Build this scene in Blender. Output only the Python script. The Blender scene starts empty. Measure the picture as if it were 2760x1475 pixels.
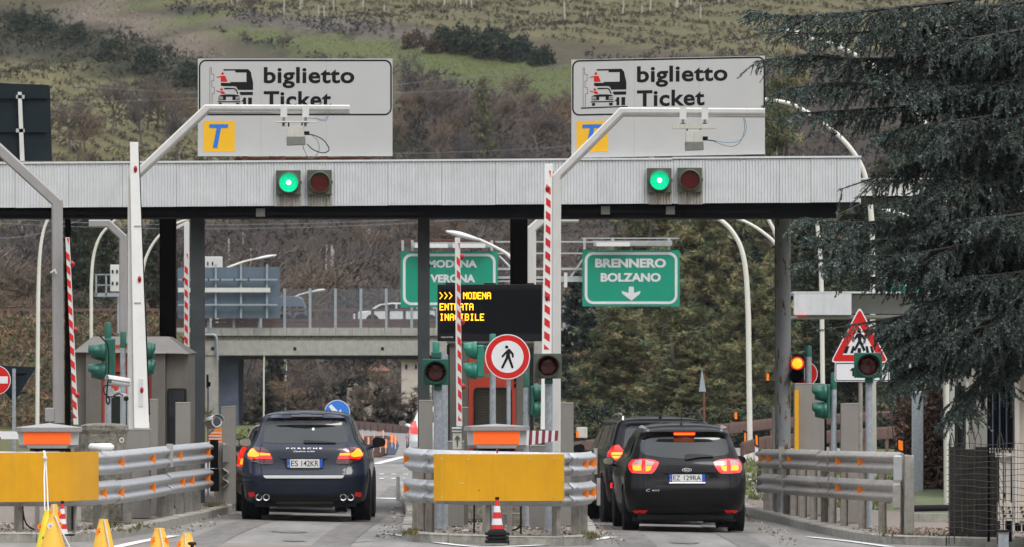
import bpy, math, random
import numpy as np
from mathutils import Vector, Matrix
from mathutils.geometry import delaunay_2d_cdt

random.seed(7)
rng = np.random.default_rng(7)
R = math.radians
scn = bpy.context.scene
col = scn.collection

# ---------------------------------------------------------------- camera, sky, sun, exposure
F = 20500.0      # focal length in photograph pixels (2760 wide)
HC = 2.2         # eye height in metres
YH = 1004.0      # row of the horizon in the photograph
cam = bpy.data.cameras.new('camera')
cam_o = bpy.data.objects.new('camera', cam)
col.objects.link(cam_o)
cam_o.location = (0, 0, HC)
cam_o.rotation_euler = (R(90), 0, 0)
cam.sensor_width = 36
cam.lens = 36 * F / 2760
cam.shift_y = (YH - 737.5) / 2760
cam.clip_start = 1
cam.clip_end = 6000
cam.dof.use_dof = True
cam.dof.focus_distance = 108
cam.dof.aperture_fstop = 11.0
scn.camera = cam_o

SUN_EL, SUN_AZ = 52, 150      # azimuth measured from +Y clockwise: behind the camera, right
world = bpy.data.worlds.new('World')
scn.world = world
world.use_nodes = True
wn, wl = world.node_tree.nodes, world.node_tree.links
wn.clear()
sky = wn.new('ShaderNodeTexSky'); sky.sky_type = 'NISHITA'; sky.sun_disc = False
sky.sun_elevation = R(SUN_EL); sky.sun_rotation = R(SUN_AZ)
sky.air_density = 1.0; sky.dust_density = 4.0; sky.ozone_density = 1.0
bg = wn.new('ShaderNodeBackground'); bg.inputs['Strength'].default_value = 0.15
wout = wn.new('ShaderNodeOutputWorld')
mixc = wn.new('ShaderNodeMix'); mixc.data_type = 'RGBA'; mixc.inputs[0].default_value = 0.8
tc = wn.new('ShaderNodeTexCoord'); cn = wn.new('ShaderNodeTexNoise'); cn.inputs['Scale'].default_value = 2.2
cn.inputs['Detail'].default_value = 5
cr = wn.new('ShaderNodeValToRGB')
cr.color_ramp.elements[0].position = 0.3; cr.color_ramp.elements[0].color = (5.0, 5.2, 5.5, 1)
cr.color_ramp.elements[1].position = 0.7; cr.color_ramp.elements[1].color = (8.2, 8.4, 8.7, 1)
wl.new(tc.outputs['Generated'], cn.inputs['Vector'])
wl.new(cn.outputs['Fac'], cr.inputs['Fac'])
wl.new(sky.outputs[0], mixc.inputs[6]); wl.new(cr.outputs[0], mixc.inputs[7])
sx = wn.new('ShaderNodeSeparateXYZ'); wl.new(tc.outputs['Generated'], sx.inputs[0])
mr = wn.new('ShaderNodeMapRange'); mr.inputs[1].default_value = 0; mr.inputs[2].default_value = 1; mr.inputs[3].default_value = .42; mr.inputs[4].default_value = 2.2
wl.new(sx.outputs['Z'], mr.inputs[0])
vm = wn.new('ShaderNodeVectorMath'); vm.operation = 'SCALE'; wl.new(mixc.outputs[2], vm.inputs[0]); wl.new(mr.outputs[0], vm.inputs['Scale'])
wl.new(vm.outputs[0], bg.inputs['Color']); wl.new(bg.outputs[0], wout.inputs['Surface'])

sun = bpy.data.lights.new('sun', 'SUN'); sun.energy = 1.3; sun.angle = R(22); sun.color = (1, .98, .95)
sun_o = bpy.data.objects.new('sun', sun); col.objects.link(sun_o)
sd = Vector((math.sin(R(SUN_AZ)) * math.cos(R(SUN_EL)), math.cos(R(SUN_AZ)) * math.cos(R(SUN_EL)), math.sin(R(SUN_EL))))
sun_o.rotation_euler = sd.to_track_quat('Z', 'Y').to_euler()
sun_o.location = (0, 0, 50)
scn.view_settings.view_transform = 'Standard'
scn.view_settings.look = 'None'
scn.view_settings.exposure = 0.1
scn.view_settings.gamma = 1
scn.view_settings.use_curve_mapping = False

# ---------------------------------------------------------------- helpers
def X(px, Y): return (px - 1380.0) / F * Y
def Z(py, Y): return HC + (YH - py) / F * Y
def P(px, py, Y): return Vector((X(px, Y), Y, Z(py, Y)))
def sstep(a, b, v):
    t = np.clip((v - a) / (b - a), 0, 1); return t * t * (3 - 2 * t)
def G(x, y):          # level of the paved ground: it falls gently to the right through the toll lanes
    k = 1 - sstep(135, 170, y)
    return float((-0.04 - 0.0215 * (np.clip(x, -9, 9) + 3)) * k) - 0.04 * float(1 - k)

MATS = {}
def mat(name, c, rough=.6, metal=0., var=.12, vs=6., bump=.0, bs=30., emit=0., ec=None, streak=0., sc=None, spec=.5, coat=0., stretch=(1, 1, 1)):
    m = bpy.data.materials.new(name); m.use_nodes = True
    n, l = m.node_tree.nodes, m.node_tree.links
    b = n['Principled BSDF']
    b.inputs['Roughness'].default_value = rough; b.inputs['Metallic'].default_value = metal
    b.inputs['Specular IOR Level'].default_value = spec
    b.inputs['Coat Weight'].default_value = coat; b.inputs['Coat Roughness'].default_value = .05
    b.inputs['Base Color'].default_value = (*c, 1)
    t = n.new('ShaderNodeTexCoord')
    if var > 0:
        mp = n.new('ShaderNodeMapping'); mp.inputs['Scale'].default_value = stretch
        l.new(t.outputs['Object'], mp.inputs[0])
        z = n.new('ShaderNodeTexNoise'); z.inputs['Scale'].default_value = vs; z.inputs['Detail'].default_value = 6
        z.inputs['Roughness'].default_value = .62
        l.new(mp.outputs[0], z.inputs['Vector'])
        r = n.new('ShaderNodeValToRGB')
        r.color_ramp.elements[0].position = .32; r.color_ramp.elements[1].position = .68
        r.color_ramp.elements[0].color = (*[v * (1 - var) for v in c], 1)
        r.color_ramp.elements[1].color = (*[min(1, v * (1 + var)) for v in c], 1)
        l.new(z.outputs['Fac'], r.inputs['Fac'])
        out = r.outputs[0]
        if streak > 0:
            m2 = n.new('ShaderNodeMapping'); m2.inputs['Scale'].default_value = (14, 14, 1.1)
            l.new(t.outputs['Object'], m2.inputs[0])
            z2 = n.new('ShaderNodeTexNoise'); z2.inputs['Scale'].default_value = 1.3; z2.inputs['Detail'].default_value = 8
            z2.inputs['Roughness'].default_value = .7
            l.new(m2.outputs[0], z2.inputs['Vector'])
            r2 = n.new('ShaderNodeValToRGB'); r2.color_ramp.elements[0].position = .5; r2.color_ramp.elements[1].position = .72
            r2.color_ramp.elements[0].color = (0, 0, 0, 1); r2.color_ramp.elements[1].color = (streak,) * 3 + (1,)
            l.new(z2.outputs['Fac'], r2.inputs['Fac'])
            mx = n.new('ShaderNodeMix'); mx.data_type = 'RGBA'
            l.new(r2.outputs[0], mx.inputs[0]); l.new(out, mx.inputs[6])
            mx.inputs[7].default_value = (*(sc or (.1, .08, .06)), 1)
            out = mx.outputs[2]
        l.new(out, b.inputs['Base Color'])
    if bump > 0:
        z = n.new('ShaderNodeTexNoise'); z.inputs['Scale'].default_value = bs; z.inputs['Detail'].default_value = 5
        l.new(t.outputs['Object'], z.inputs['Vector'])
        bn = n.new('ShaderNodeBump'); bn.inputs['Strength'].default_value = bump; bn.inputs['Distance'].default_value = .02
        l.new(z.outputs['Fac'], bn.inputs['Height']); l.new(bn.outputs[0], b.inputs['Normal'])
    if emit > 0:
        b.inputs['Emission Color'].default_value = (*(ec or c), 1); b.inputs['Emission Strength'].default_value = emit
    MATS[name] = m
    return m

def leafmat(name, rough=.75, trans=.0):
    m = bpy.data.materials.new(name); m.use_nodes = True
    n, l = m.node_tree.nodes, m.node_tree.links
    b = n['Principled BSDF']; b.inputs['Roughness'].default_value = rough; b.inputs['Specular IOR Level'].default_value = .25
    a = n.new('ShaderNodeAttribute'); a.attribute_name = 'tint'
    l.new(a.outputs['Color'], b.inputs['Base Color'])
    MATS[name] = m
    return m

class MB:
    def __init__(s): s.v = []; s.f = []; s.m = []; s.mi = 0
    def add(s, vs, fs):
        o = len(s.v); s.v += [tuple(v) for v in vs]; s.f += [tuple(i + o for i in f) for f in fs]; s.m += [s.mi] * len(fs); return s
    def box(s, x0, x1, y0, y1, z0, z1):
        return s.add([(x0, y0, z0), (x1, y0, z0), (x1, y1, z0), (x0, y1, z0), (x0, y0, z1), (x1, y0, z1), (x1, y1, z1), (x0, y1, z1)],
                     [(0, 3, 2, 1), (4, 5, 6, 7), (0, 1, 5, 4), (1, 2, 6, 5), (2, 3, 7, 6), (3, 0, 4, 7)])
    def pbox(s, a, b, t, u, Y, d=.1):   # photograph columns a..b, rows t..u of its front face at depth Y
        return s.box(X(a, Y), X(b, Y), Y, Y + d, Z(u, Y), Z(t, Y))
    def obox(s, c, sz, rz=0, rx=0, ry=0):
        M = Matrix.Translation(c) @ Matrix.Rotation(rz, 4, 'Z') @ Matrix.Rotation(rx, 4, 'X') @ Matrix.Rotation(ry, 4, 'Y')
        a, b, c2 = [q / 2 for q in sz]
        vs = [M @ Vector(p) for p in [(-a, -b, -c2), (a, -b, -c2), (a, b, -c2), (-a, b, -c2), (-a, -b, c2), (a, -b, c2), (a, b, c2), (-a, b, c2)]]
        return s.add(vs, [(0, 3, 2, 1), (4, 5, 6, 7), (0, 1, 5, 4), (1, 2, 6, 5), (2, 3, 7, 6), (3, 0, 4, 7)])
    def tube(s, pts, r, n=10, cap=True, up=None):
        pts = [Vector(p) for p in pts]; rs = r if isinstance(r, (list, tuple)) else [r] * len(pts)
        rings = []; ref = None
        for i, p in enumerate(pts):
            t = (pts[min(i + 1, len(pts) - 1)] - pts[max(i - 1, 0)]).normalized()
            if ref is None: ref = Vector((0, 1, 0)) if abs(t.y) < .9 else Vector((1, 0, 0))
            a = (ref - t * ref.dot(t)).normalized(); b = t.cross(a); ref = a
            rings.append([p + (a * math.cos(2 * math.pi * k / n) + b * math.sin(2 * math.pi * k / n)) * rs[i] for k in range(n)])
        vs = [v for rr in rings for v in rr]; fs = []
        for i in range(len(pts) - 1):
            for k in range(n):
                fs.append((i * n + k, i * n + (k + 1) % n, (i + 1) * n + (k + 1) % n, (i + 1) * n + k))
        if cap: fs += [tuple(range(n))[::-1], tuple((len(pts) - 1) * n + k for k in range(n))]
        return s.add(vs, fs)
    def bar(s, pts, w, h, ends=True):    # rectangular section: w in depth (Y-ish), h across, mitred
        pts = [Vector(p) for p in pts]; rings = []
        for i, p in enumerate(pts):
            d0 = (pts[i] - pts[i - 1]).normalized() if i > 0 else None
            d1 = (pts[i + 1] - pts[i]).normalized() if i < len(pts) - 1 else None
            t = ((d0 or d1) + (d1 or d0)).normalized()
            y = Vector((0, 1, 0)); y = (y - t * y.dot(t)).normalized() if abs(t.y) < .95 else Vector((1, 0, 0))
            b = t.cross(y).normalized()
            k = 1 / max(.3, math.sqrt((1 + (d0.dot(d1) if d0 and d1 else 1)) / 2))
            rings.append([p + y * w / 2 * a + b * h / 2 * c * k for a, c in ((-1, -1), (1, -1), (1, 1), (-1, 1))])
        vs = [v for r_ in rings for v in r_]; fs = []
        for i in range(len(pts) - 1):
            for k in range(4): fs.append((i * 4 + k, i * 4 + (k + 1) % 4, (i + 1) * 4 + (k + 1) % 4, (i + 1) * 4 + k))
        if ends: fs += [(3, 2, 1, 0), tuple((len(pts) - 1) * 4 + k for k in range(4))]
        return s.add(vs, fs)
    def prism(s, poly, y0, y1):          # poly in (x, z), extruded along y
        n = len(poly)
        vs = [(x, y0, z) for x, z in poly] + [(x, y1, z) for x, z in poly]
        tri = tess(poly)
        fs = [t for t in tri] + [(c + n, b + n, a + n) for a, b, c in tri] + [(i, i + n, (i + 1) % n + n, (i + 1) % n) for i in range(n)]
        return s.add(vs, fs)
    def disc(s, c, r, y0, y1, n=28, a0=0, a1=2 * math.pi):
        return s.prism([(c[0] + r * math.cos(a0 + (a1 - a0) * k / n), c[1] + r * math.sin(a0 + (a1 - a0) * k / n)) for k in range(n)], y0, y1)
    def ring(s, outer, inner, y0, y1):   # outer, inner: same count (x, z)
        n = len(outer)
        vs = [(x, y0, z) for x, z in outer] + [(x, y0, z) for x, z in inner] + [(x, y1, z) for x, z in outer] + [(x, y1, z) for x, z in inner]
        fs = []
        for i in range(n):
            j = (i + 1) % n
            fs += [(i, j, n + j, n + i), (i, 2 * n + i, 2 * n + j, j), (n + i, n + j, 3 * n + j, 3 * n + i)]
        return s.add(vs, fs)
    def lathe(s, prof, c=(0, 0, 0), axis='Z', n=16):   # prof (r, h)
        vs = []; fs = []
        for r, h in prof:
            for k in range(n):
                a = 2 * math.pi * k / n; u, v = r * math.cos(a), r * math.sin(a)
                q = {'Z': (u, v, h), 'X': (h, u, v), 'Y': (u, h, v)}[axis]
                vs.append((c[0] + q[0], c[1] + q[1], c[2] + q[2]))
        for i in range(len(prof) - 1):
            for k in range(n): fs.append((i * n + k, i * n + (k + 1) % n, (i + 1) * n + (k + 1) % n, (i + 1) * n + k))
        fs += [tuple(range(n))[::-1], tuple((len(prof) - 1) * n + k for k in range(n))]
        return s.add(vs, fs)
    def build(s, name, m, parent=None, at=None, smooth=False, local=False, bevel=0, fix=False):
        me = bpy.data.meshes.new(name)
        base = Vector((0, 0, 0))
        if not local:
            if parent is not None: base = ROOT[parent.name]
            elif at is not None: base = Vector(at)
        vs = [(v[0] - base.x, v[1] - base.y, v[2] - base.z) for v in s.v]
        me.from_pydata(vs, [], s.f)
        for q in (m if isinstance(m, (list, tuple)) else [m]): me.materials.append(MATS[q])
        if any(s.m): me.polygons.foreach_set('material_index', s.m)
        if smooth:
            me.shade_smooth()
        me.update()
        o = bpy.data.objects.new(name, me); col.objects.link(o)
        if parent is not None: o.parent = parent; ROOT[o.name] = base if not local else Vector((0, 0, 0))
        else: o.location = base; ROOT[o.name] = base
        if smooth == 'auto' :
            o.data.set_sharp_from_angle(angle=R(38))
        if bevel:
            b = o.modifiers.new('bevel', 'BEVEL'); b.width = bevel; b.segments = 2; b.limit_method = 'ANGLE'; b.angle_limit = R(40)
        return o
ROOT = {}
def tess(poly):
    from mathutils.geometry import tessellate_polygon
    return [tuple(t) for t in tessellate_polygon([[Vector((x, z, 0)) for x, z in poly]])]
def tag(o, label, cat, group=None):
    o['label'] = label; o['category'] = cat
    if group: o['group'] = group
    return o
def struct(o, stuff=False): o['kind'] = 'stuff' if stuff else 'structure'; return o
def thing(name, label, cat, loc, group=None, rz=0):
    o = bpy.data.objects.new(name, None); o.empty_display_size = .2
    col.objects.link(o); o.location = loc; o.rotation_euler = (0, 0, rz)
    ROOT[o.name] = Vector(loc)
    return tag(o, label, cat, group)
def copy_tree(o, parent=None):
    c = o.copy(); col.objects.link(c); c.parent = parent
    ROOT[c.name] = ROOT.get(o.name, Vector())
    for ch in list(o.children): copy_tree(ch, c)
    return c

def fastmesh(name, V, nper, m, tint=None, parent=None, at=(0, 0, 0), stuff=False, shade=False):
    """V (N*nper,3) -> N polygons of nper corners, one tint per polygon"""
    V = np.asarray(V, np.float32) - np.asarray(at if parent is None else ROOT[parent.name], np.float32)
    N = len(V) // nper
    me = bpy.data.meshes.new(name)
    me.vertices.add(len(V)); me.vertices.foreach_set('co', V.ravel())
    me.loops.add(len(V)); me.loops.foreach_set('vertex_index', np.arange(len(V), dtype=np.int32))
    me.polygons.add(N); me.polygons.foreach_set('loop_start', np.arange(0, len(V), nper, dtype=np.int32))
    if tint is not None:
        a = me.color_attributes.new('tint', 'FLOAT_COLOR', 'POINT')
        c = np.ones((len(V), 4), np.float32); c[:, :3] = np.repeat(tint, nper, 0)
        a.data.foreach_set('color', c.ravel())
    me.update(calc_edges=True)
    me.materials.append(MATS[m])
    o = bpy.data.objects.new(name, me); col.objects.link(o)
    if parent is not None: o.parent = parent; ROOT[o.name] = ROOT[parent.name]
    else: o.location = at; ROOT[o.name] = Vector(at)
    if stuff: o['kind'] = 'stuff'
    return o
def leaves(C, size, n, c, jit=.25, elong=1., bias=None, hang=0.):
    """cloud of thin triangles round the centres C: returns verts, tints"""
    C = np.asarray(C, float); N = len(C)
    size = np.broadcast_to(np.asarray(size, float), (N,))
    cc = np.repeat(C, n, 0); ss = np.repeat(size, n)[:, None]
    d = rng.normal(size=(N * n, 3))
    if bias is not None: d += np.repeat(np.broadcast_to(bias, (N, 3)), n, 0)
    d[:, 2] -= hang
    d /= np.linalg.norm(d, axis=1)[:, None] + 1e-9
    s = np.cross(d, rng.normal(size=(N * n, 3))); s /= np.linalg.norm(s, axis=1)[:, None] + 1e-9
    L = ss * rng.uniform(.6, 1.15, (N * n, 1)); W = L * .22 / elong
    b = cc + d * L * .08 
    V = np.stack([b - s * W, b + s * W, b + d * L], 1).reshape(-1, 3)
    col_ = np.repeat(np.broadcast_to(np.asarray(c, float), (N, 3)), n, 0) * np.repeat(rng.uniform(1 - jit, 1 + jit, (N, 1)), n, 0) * rng.uniform(1 - jit * .6, 1 + jit * .6, (N * n, 1))
    return V, col_
def segmesh(S, c, jit=.15):
    """S rows (x0,y0,z0,x1,y1,z1,r0,r1) -> three-sided prisms as quads"""
    S = np.asarray(S, float); a, b = S[:, :3], S[:, 3:6]; r0, r1 = S[:, 6:7], S[:, 7:8]
    t = b - a; t /= np.linalg.norm(t, axis=1)[:, None] + 1e-9
    ref = np.where(np.abs(t[:, 2:3]) < .9, np.array([[0, 0, 1.]]), np.array([[1., 0, 0]]))
    u = np.cross(t, ref); u /= np.linalg.norm(u, axis=1)[:, None] + 1e-9; w = np.cross(t, u)
    Q = []
    for k in range(3):
        a0, a1 = 2 * math.pi * k / 3, 2 * math.pi * (k + 1) / 3
        e0 = u * math.cos(a0) + w * math.sin(a0); e1 = u * math.cos(a1) + w * math.sin(a1)
        Q.append(np.stack([a + e0 * r0, a + e1 * r0, b + e1 * r1, b + e0 * r1], 1))
    V = np.stack(Q, 1).reshape(-1, 3)
    tint = np.repeat(np.asarray(c)[None] * rng.uniform(1 - jit, 1 + jit, (len(S), 1)), 3, 0)
    return V, tint

_txt = {}
def text(mb, s, x, z, w, h, y, t=.003, bold=.0, italic=0., space=1.):
    """lettering s with its bounding box w x h, lower-left at (x, z), in the plane y (facing -Y)"""
    key = (s, bold, italic, space)
    if key not in _txt:
        c = bpy.data.curves.new('t', 'FONT'); c.body = s; c.offset = bold; c.shear = italic; c.space_character = space; c.resolution_u = 4
        o = bpy.data.objects.new('t', c); col.objects.link(o)
        me = bpy.data.meshes.new_from_object(o.evaluated_get(bpy.context.evaluated_depsgraph_get()))
        _txt[key] = ([tuple(v.co) for v in me.vertices], [tuple(p.vertices) for p in me.polygons])
        bpy.data.objects.remove(o); bpy.data.curves.remove(c); bpy.data.meshes.remove(me)
    V, Fc = _txt[key]
    x0, x1 = min(v[0] for v in V), max(v[0] for v in V); z0, z1 = min(v[1] for v in V), max(v[1] for v in V)
    fx, fz = w / (x1 - x0), h / (z1 - z0)
    mb.add([(x + (v[0] - x0) * fx, y, z + (v[1] - z0) * fz) for v in V], Fc)
    return mb
def tri_area(poly, step, extra=0):
    """fine triangulation of a polygon: returns pts, tris"""
    P2 = [Vector(p) for p in poly]; n0 = len(P2)
    edge = []
    pts = []
    for i in range(n0):
        a, b = P2[i], P2[(i + 1) % n0]; k = max(1, int((b - a).length / step))
        for j in range(k): pts.append(a.lerp(b, j / k))
    nb = len(pts)
    xs = [p.x for p in pts]; ys = [p.y for p in pts]
    bd = [tuple(p) for p in pts]
    gx = np.arange(min(xs) + step * .37, max(xs), step); gy = np.arange(min(ys) + step * .41, max(ys), step)
    def inside(x, y):
        c = False; j = nb - 1
        for i in range(nb):
            xi, yi = bd[i]; xj, yj = bd[j]
            if (yi > y) != (yj > y) and x < (xj - xi) * (y - yi) / (yj - yi) + xi: c = not c
            j = i
        return c
    for x in gx:
        for y in gy:
            if inside(x, y): pts.append(Vector((x, y)))
    r = delaunay_2d_cdt(pts, [(i, (i + 1) % nb) for i in range(nb)], [list(range(nb))], 2, 1e-6)
    return [tuple(v) for v in r[0]], [tuple(f) for f in r[2]], nb
def inpoly(px, py, poly):
    c = np.zeros(np.shape(px), bool); j = len(poly) - 1
    for i in range(len(poly)):
        xi, yi = poly[i]; xj, yj = poly[j]
        if yi != yj: c ^= ((yi > py) != (yj > py)) & (px < (xj - xi) * (py - yi) / (yj - yi) + xi)
        j = i
    return c
def sheet(name, poly, off, m, step=1.5, hgt=None):
    pts, tris, _ = tri_area(poly, step)
    mb = MB(); f = hgt or G
    mb.add([(x, y, f(x, y) + off) for x, y in pts], tris)
    o = mb.build(name, m, at=(0, 0, 0)); me = o.data
    if me.polygons and sum(p.normal.z for p in me.polygons) < 0: me.flip_normals()
    return struct(o)

# ---------------------------------------------------------------- materials
mat('asphalt', (.20, .189, .175), .9, var=.24, vs=1.1, bump=.5, bs=60, streak=0, stretch=(1.7, .16, 1))
mat('asphalt_patch', (.19, .16, .14), .92, var=.2, vs=2, bump=.4, bs=60, stretch=(.5, 1, 1)); mat('tar', (.05, .045, .04), .8, var=.3, vs=10)
mat('asphalt_far', (.19, .178, .168), .9, var=.12, vs=.5)
mat('earth', (.16, .125, .09), .95, var=.35, vs=2, bump=.5, bs=25)
mat('gravel', (.21, .175, .145), .95, var=.45, vs=28, bump=.9, bs=60)
mat('grass', (.085, .10, .04), .9, var=.4, vs=3, bump=.5, bs=40)
mat('kerb', (.30, .285, .25), .85, var=.22, vs=9, bump=.3, bs=50, streak=.5, sc=(.12, .1, .075))
mat('kerb_dark', (.22, .205, .18), .85, var=.25, vs=9, bump=.3, bs=50, streak=.5, sc=(.1, .08, .06))
mat('concrete', (.34, .335, .31), .85, var=.14, vs=4, bump=.2, bs=30, streak=.35, sc=(.14, .115, .09))
mat('concrete_old', (.2, .185, .15), .95, var=.5, vs=14, bump=.9, bs=35)
mat('concrete_dark', (.1, .12, .17), .9, var=.15, vs=3)
mat('road_paint', (.62, .62, .6), .75, var=.18, vs=9)
mat('galv', (.47, .48, .49), .48, .35, var=.14, vs=12, bump=.05, bs=20, streak=.3, sc=(.2, .17, .14))
mat('galv_dirty', (.36, .34, .31), .6, .2, var=.2, vs=8, bump=.12, bs=20, streak=.5, sc=(.17, .13, .1))
mat('galv_post', (.29, .27, .24), .7, .2, var=.2, vs=10, streak=.5, sc=(.13, .1, .08))
mat('galv_pole', (.34, .37, .4), .5, .35, var=.2, vs=16)
mat('steel_white', (.62, .62, .6), .45, var=.05, vs=5, streak=.2, sc=(.32, .3, .28))
mat('white_paint', (.8, .8, .78), .35, var=.04, vs=5, streak=.14, sc=(.45, .43, .4))
mat('lamp_cream', (.66, .65, .58), .5, var=.06, vs=2, streak=.15, sc=(.35, .3, .2))
mat('grey_tube', (.31, .30, .295), .5, .1, var=.07, vs=3, streak=.25, sc=(.2, .18, .17))
mat('grey_tube_light', (.56, .55, .53), .45, .05, var=.05, vs=3, streak=.25, sc=(.3, .28, .25))
mat('fascia', (.61, .625, .64), .5, .05, var=.07, vs=3, streak=.28, sc=(.36, .34, .31))
mat('fascia_dirt', (.4, .38, .34), .6, .05, var=.2, vs=6, streak=.9, sc=(.13, .1, .07))
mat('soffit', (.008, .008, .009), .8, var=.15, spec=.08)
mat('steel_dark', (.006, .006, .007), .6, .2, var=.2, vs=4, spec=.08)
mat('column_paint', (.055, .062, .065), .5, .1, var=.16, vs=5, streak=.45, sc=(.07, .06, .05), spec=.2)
mat('column_dark', (.012, .011, .011), .65, .1, var=.2, vs=5, spec=.1)  # canopy shade of the rear columns is put into this near-black
mat('rust', (.16, .055, .025), .85, var=.35, vs=9)
mat('rust_beam', (.15, .05, .03), .8, var=.3, vs=3)
mat('sign_white', (.485, .485, .48), .4, var=.03, vs=2)
mat('sign_plain_white', (.72, .72, .74), .35, var=.03, vs=4)
mat('sign_black', (.008, .008, .009), .6, var=.05, spec=.2)
mat('sign_red', (.58, .012, .012), .35, var=.05)
mat('sign_yellow', (.83, .46, .02), .4, var=.03)
mat('sign_blue', (.03, .09, .52), .4, var=.05)
mat('sign_bright_blue', (.03, .18, .62), .35, var=.05)
mat('sign_green', (.0, .25, .155), .45, var=.04, vs=2)
mat('sign_back', (.014, .022, .027), .6, .1, var=.15, vs=3, spec=.15)
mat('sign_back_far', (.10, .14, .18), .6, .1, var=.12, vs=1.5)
mat('panel_yellow', (.70, .34, .002), .42, var=.07, vs=2.5, streak=.3, sc=(.4, .24, .03))
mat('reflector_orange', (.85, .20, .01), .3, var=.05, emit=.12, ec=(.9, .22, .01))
mat('lamp_orange', (.9, .13, .02), .35, var=.03, vs=2, emit=.35, ec=(1, .12, .01))
mat('signal_green', (.012, .10, .07), .45, var=.12, vs=10)
mat('signal_green_pale', (.02, .19, .13), .45, var=.1, vs=8)
mat('signal_olive', (.07, .085, .06), .55, var=.2, vs=14, streak=.4, sc=(.2, .18, .13))
mat('visor_black', (.01, .011, .012), .6, var=0, spec=.1)
mat('lens_red_off', (.07, .004, .006), .2, var=.3, vs=30, coat=.5)
mat('lens_green_on', (.0, .5, .25), .2, var=.3, vs=45, emit=.55, ec=(.0, .8, .35))
mat('lens_core', (.8, 1, .9), .2, var=0, emit=3.0, ec=(.6, 1, .85))
mat('lens_amber_on', (1, .2, .0), .2, var=.5, vs=25, emit=2.2, ec=(1, .28, .01))
mat('lamp_red_on', (.8, .01, .01), .2, var=0, emit=1.5, ec=(1, .02, .01))
mat('brake_hot', (1, .3, .02), .2, var=0, emit=2.6, ec=(1, .15, .01))
mat('brake_red', (.6, .01, .01), .2, var=.2, vs=40, emit=.75, ec=(1, .02, .005), coat=1)
mat('tail_dark', (.09, .004, .006), .12, var=.2, vs=20, coat=1)
mat('tail_clear', (.45, .36, .36), .12, var=.1, vs=20, coat=1)
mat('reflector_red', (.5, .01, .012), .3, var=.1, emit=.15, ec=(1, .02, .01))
mat('red_cap', (.35, .006, .01), .25, var=0)
mat('boom_red', (.60, .02, .02), .4, var=.05)
mat('boom_red_faded', (.22, .03, .04), .5, var=.1)
mat('cabinet', (.235, .22, .20), .6, .1, var=.08, vs=3, streak=.3, sc=(.15, .13, .11))
mat('cabinet_edge', (.40, .38, .35), .5, .1, var=.05)
mat('wall_dark', (.05, .046, .038), .9, var=.4, vs=5, bump=.4, bs=30, streak=.5, sc=(.02, .018, .014), spec=.15)
mat('booth', (.14, .128, .112), .5, .2, var=.12, vs=2, streak=.35, sc=(.10, .085, .07))
mat('booth_red', (.42, .045, .02), .5, var=.12, vs=4, streak=.3, sc=(.2, .03, .02))
mat('louver', (.12, .11, .085), .6, .1, var=.1)
mat('glass_dark', (.012, .014, .018), .06, var=0, spec=.8)
mat('glass_car', (.010, .014, .015), .04, var=0, spec=.6)
mat('rubber', (.016, .016, .017), .8, var=.2, vs=20, spec=.15)
mat('black_plastic', (.02, .02, .022), .5, var=.1, spec=.2)
mat('camera_white', (.66, .66, .66), .4, var=.05)
mat('unit_beige', (.50, .49, .44), .5, var=.1, vs=10, streak=.4, sc=(.2, .19, .17))
mat('unit_grey', (.2, .2, .19), .5, .3, var=.15, vs=10)
mat('cable_grey', (.16, .17, .18), .5, var=0)
mat('cable_blue', (.1, .25, .42), .5, var=0)
mat('screen_black', (.006, .0065, .008), .8, var=0, spec=.1)
mat('screen_frame', (.010, .010, .012), .7, var=.1, spec=.2)
mat('led_amber', (1, .5, .02), .4, var=0, emit=2.2, ec=(1, .42, .01))
mat('led_dim', (.02, .022, .025), .5, var=0)
mat('paint_navy', (.008, .013, .028), .5, .0, var=.06, vs=2, coat=.6, spec=.2)
mat('paint_black', (.005, .005, .006), .5, .0, var=.06, vs=2, coat=.38, spec=.1)
mat('paint_brown', (.06, .055, .045), .35, .3, var=.06, vs=2, coat=.8)
mat('paint_white', (.72, .73, .74), .3, .0, var=.03, vs=2, coat=1)
mat('paint_van', (.12, .15, .2), .35, .1, var=.05, vs=2, coat=.6)
mat('chrome', (.75, .75, .76), .14, 1., var=0)
mat('chrome_white', (.78, .79, .8), .3, .5, var=0)
mat('plate_white', (.72, .72, .70), .4, var=.03)
mat('plate_blue', (.02, .1, .5), .4, var=0)
mat('cone_yellow', (.84, .47, .05), .5, var=.06, vs=8, bump=.1, bs=30, streak=.15, sc=(.55, .3, .06))
mat('cone_lime', (.78, .62, .02), .5, var=.06, vs=8, streak=.15, sc=(.45, .35, .05))
mat('rope', (.62, .6, .56), .8, var=.15, vs=60)
mat('brown_rail', (.14, .075, .06), .65, .1, var=.2, vs=2, streak=.3, sc=(.08, .045, .035))
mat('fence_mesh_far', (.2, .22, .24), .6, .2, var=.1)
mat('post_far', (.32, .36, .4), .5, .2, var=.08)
mat('house_wall', (.5, .44, .36), .85, var=.08, vs=1)
mat('roof_tile', (.25, .12, .08), .85, var=.3, vs=6)
mat('beige_wall', (.52, .46, .40), .75, var=.06, vs=2, streak=.35, sc=(.32, .27, .22))
mat('beige_metal', (.55, .50, .45), .55, .05, var=.05, vs=2)
mat('wire', (.05, .048, .045), .6, .5, var=.1)
mat('bark', (.07, .055, .045), .95, var=.3, vs=6, bump=.8, bs=20)
mat('rubble', (.24, .21, .18), .95, var=.4, vs=3, bump=.7, bs=8)
mat('wood_brown', (.22, .12, .05), .8, var=.2)
leafmat('leaf'); leafmat('leaf_gloss', .6); leafmat('twig', .9)
mat('column_rusty', (.22, .235, .24), .5, .1, var=.1, vs=3)
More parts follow.
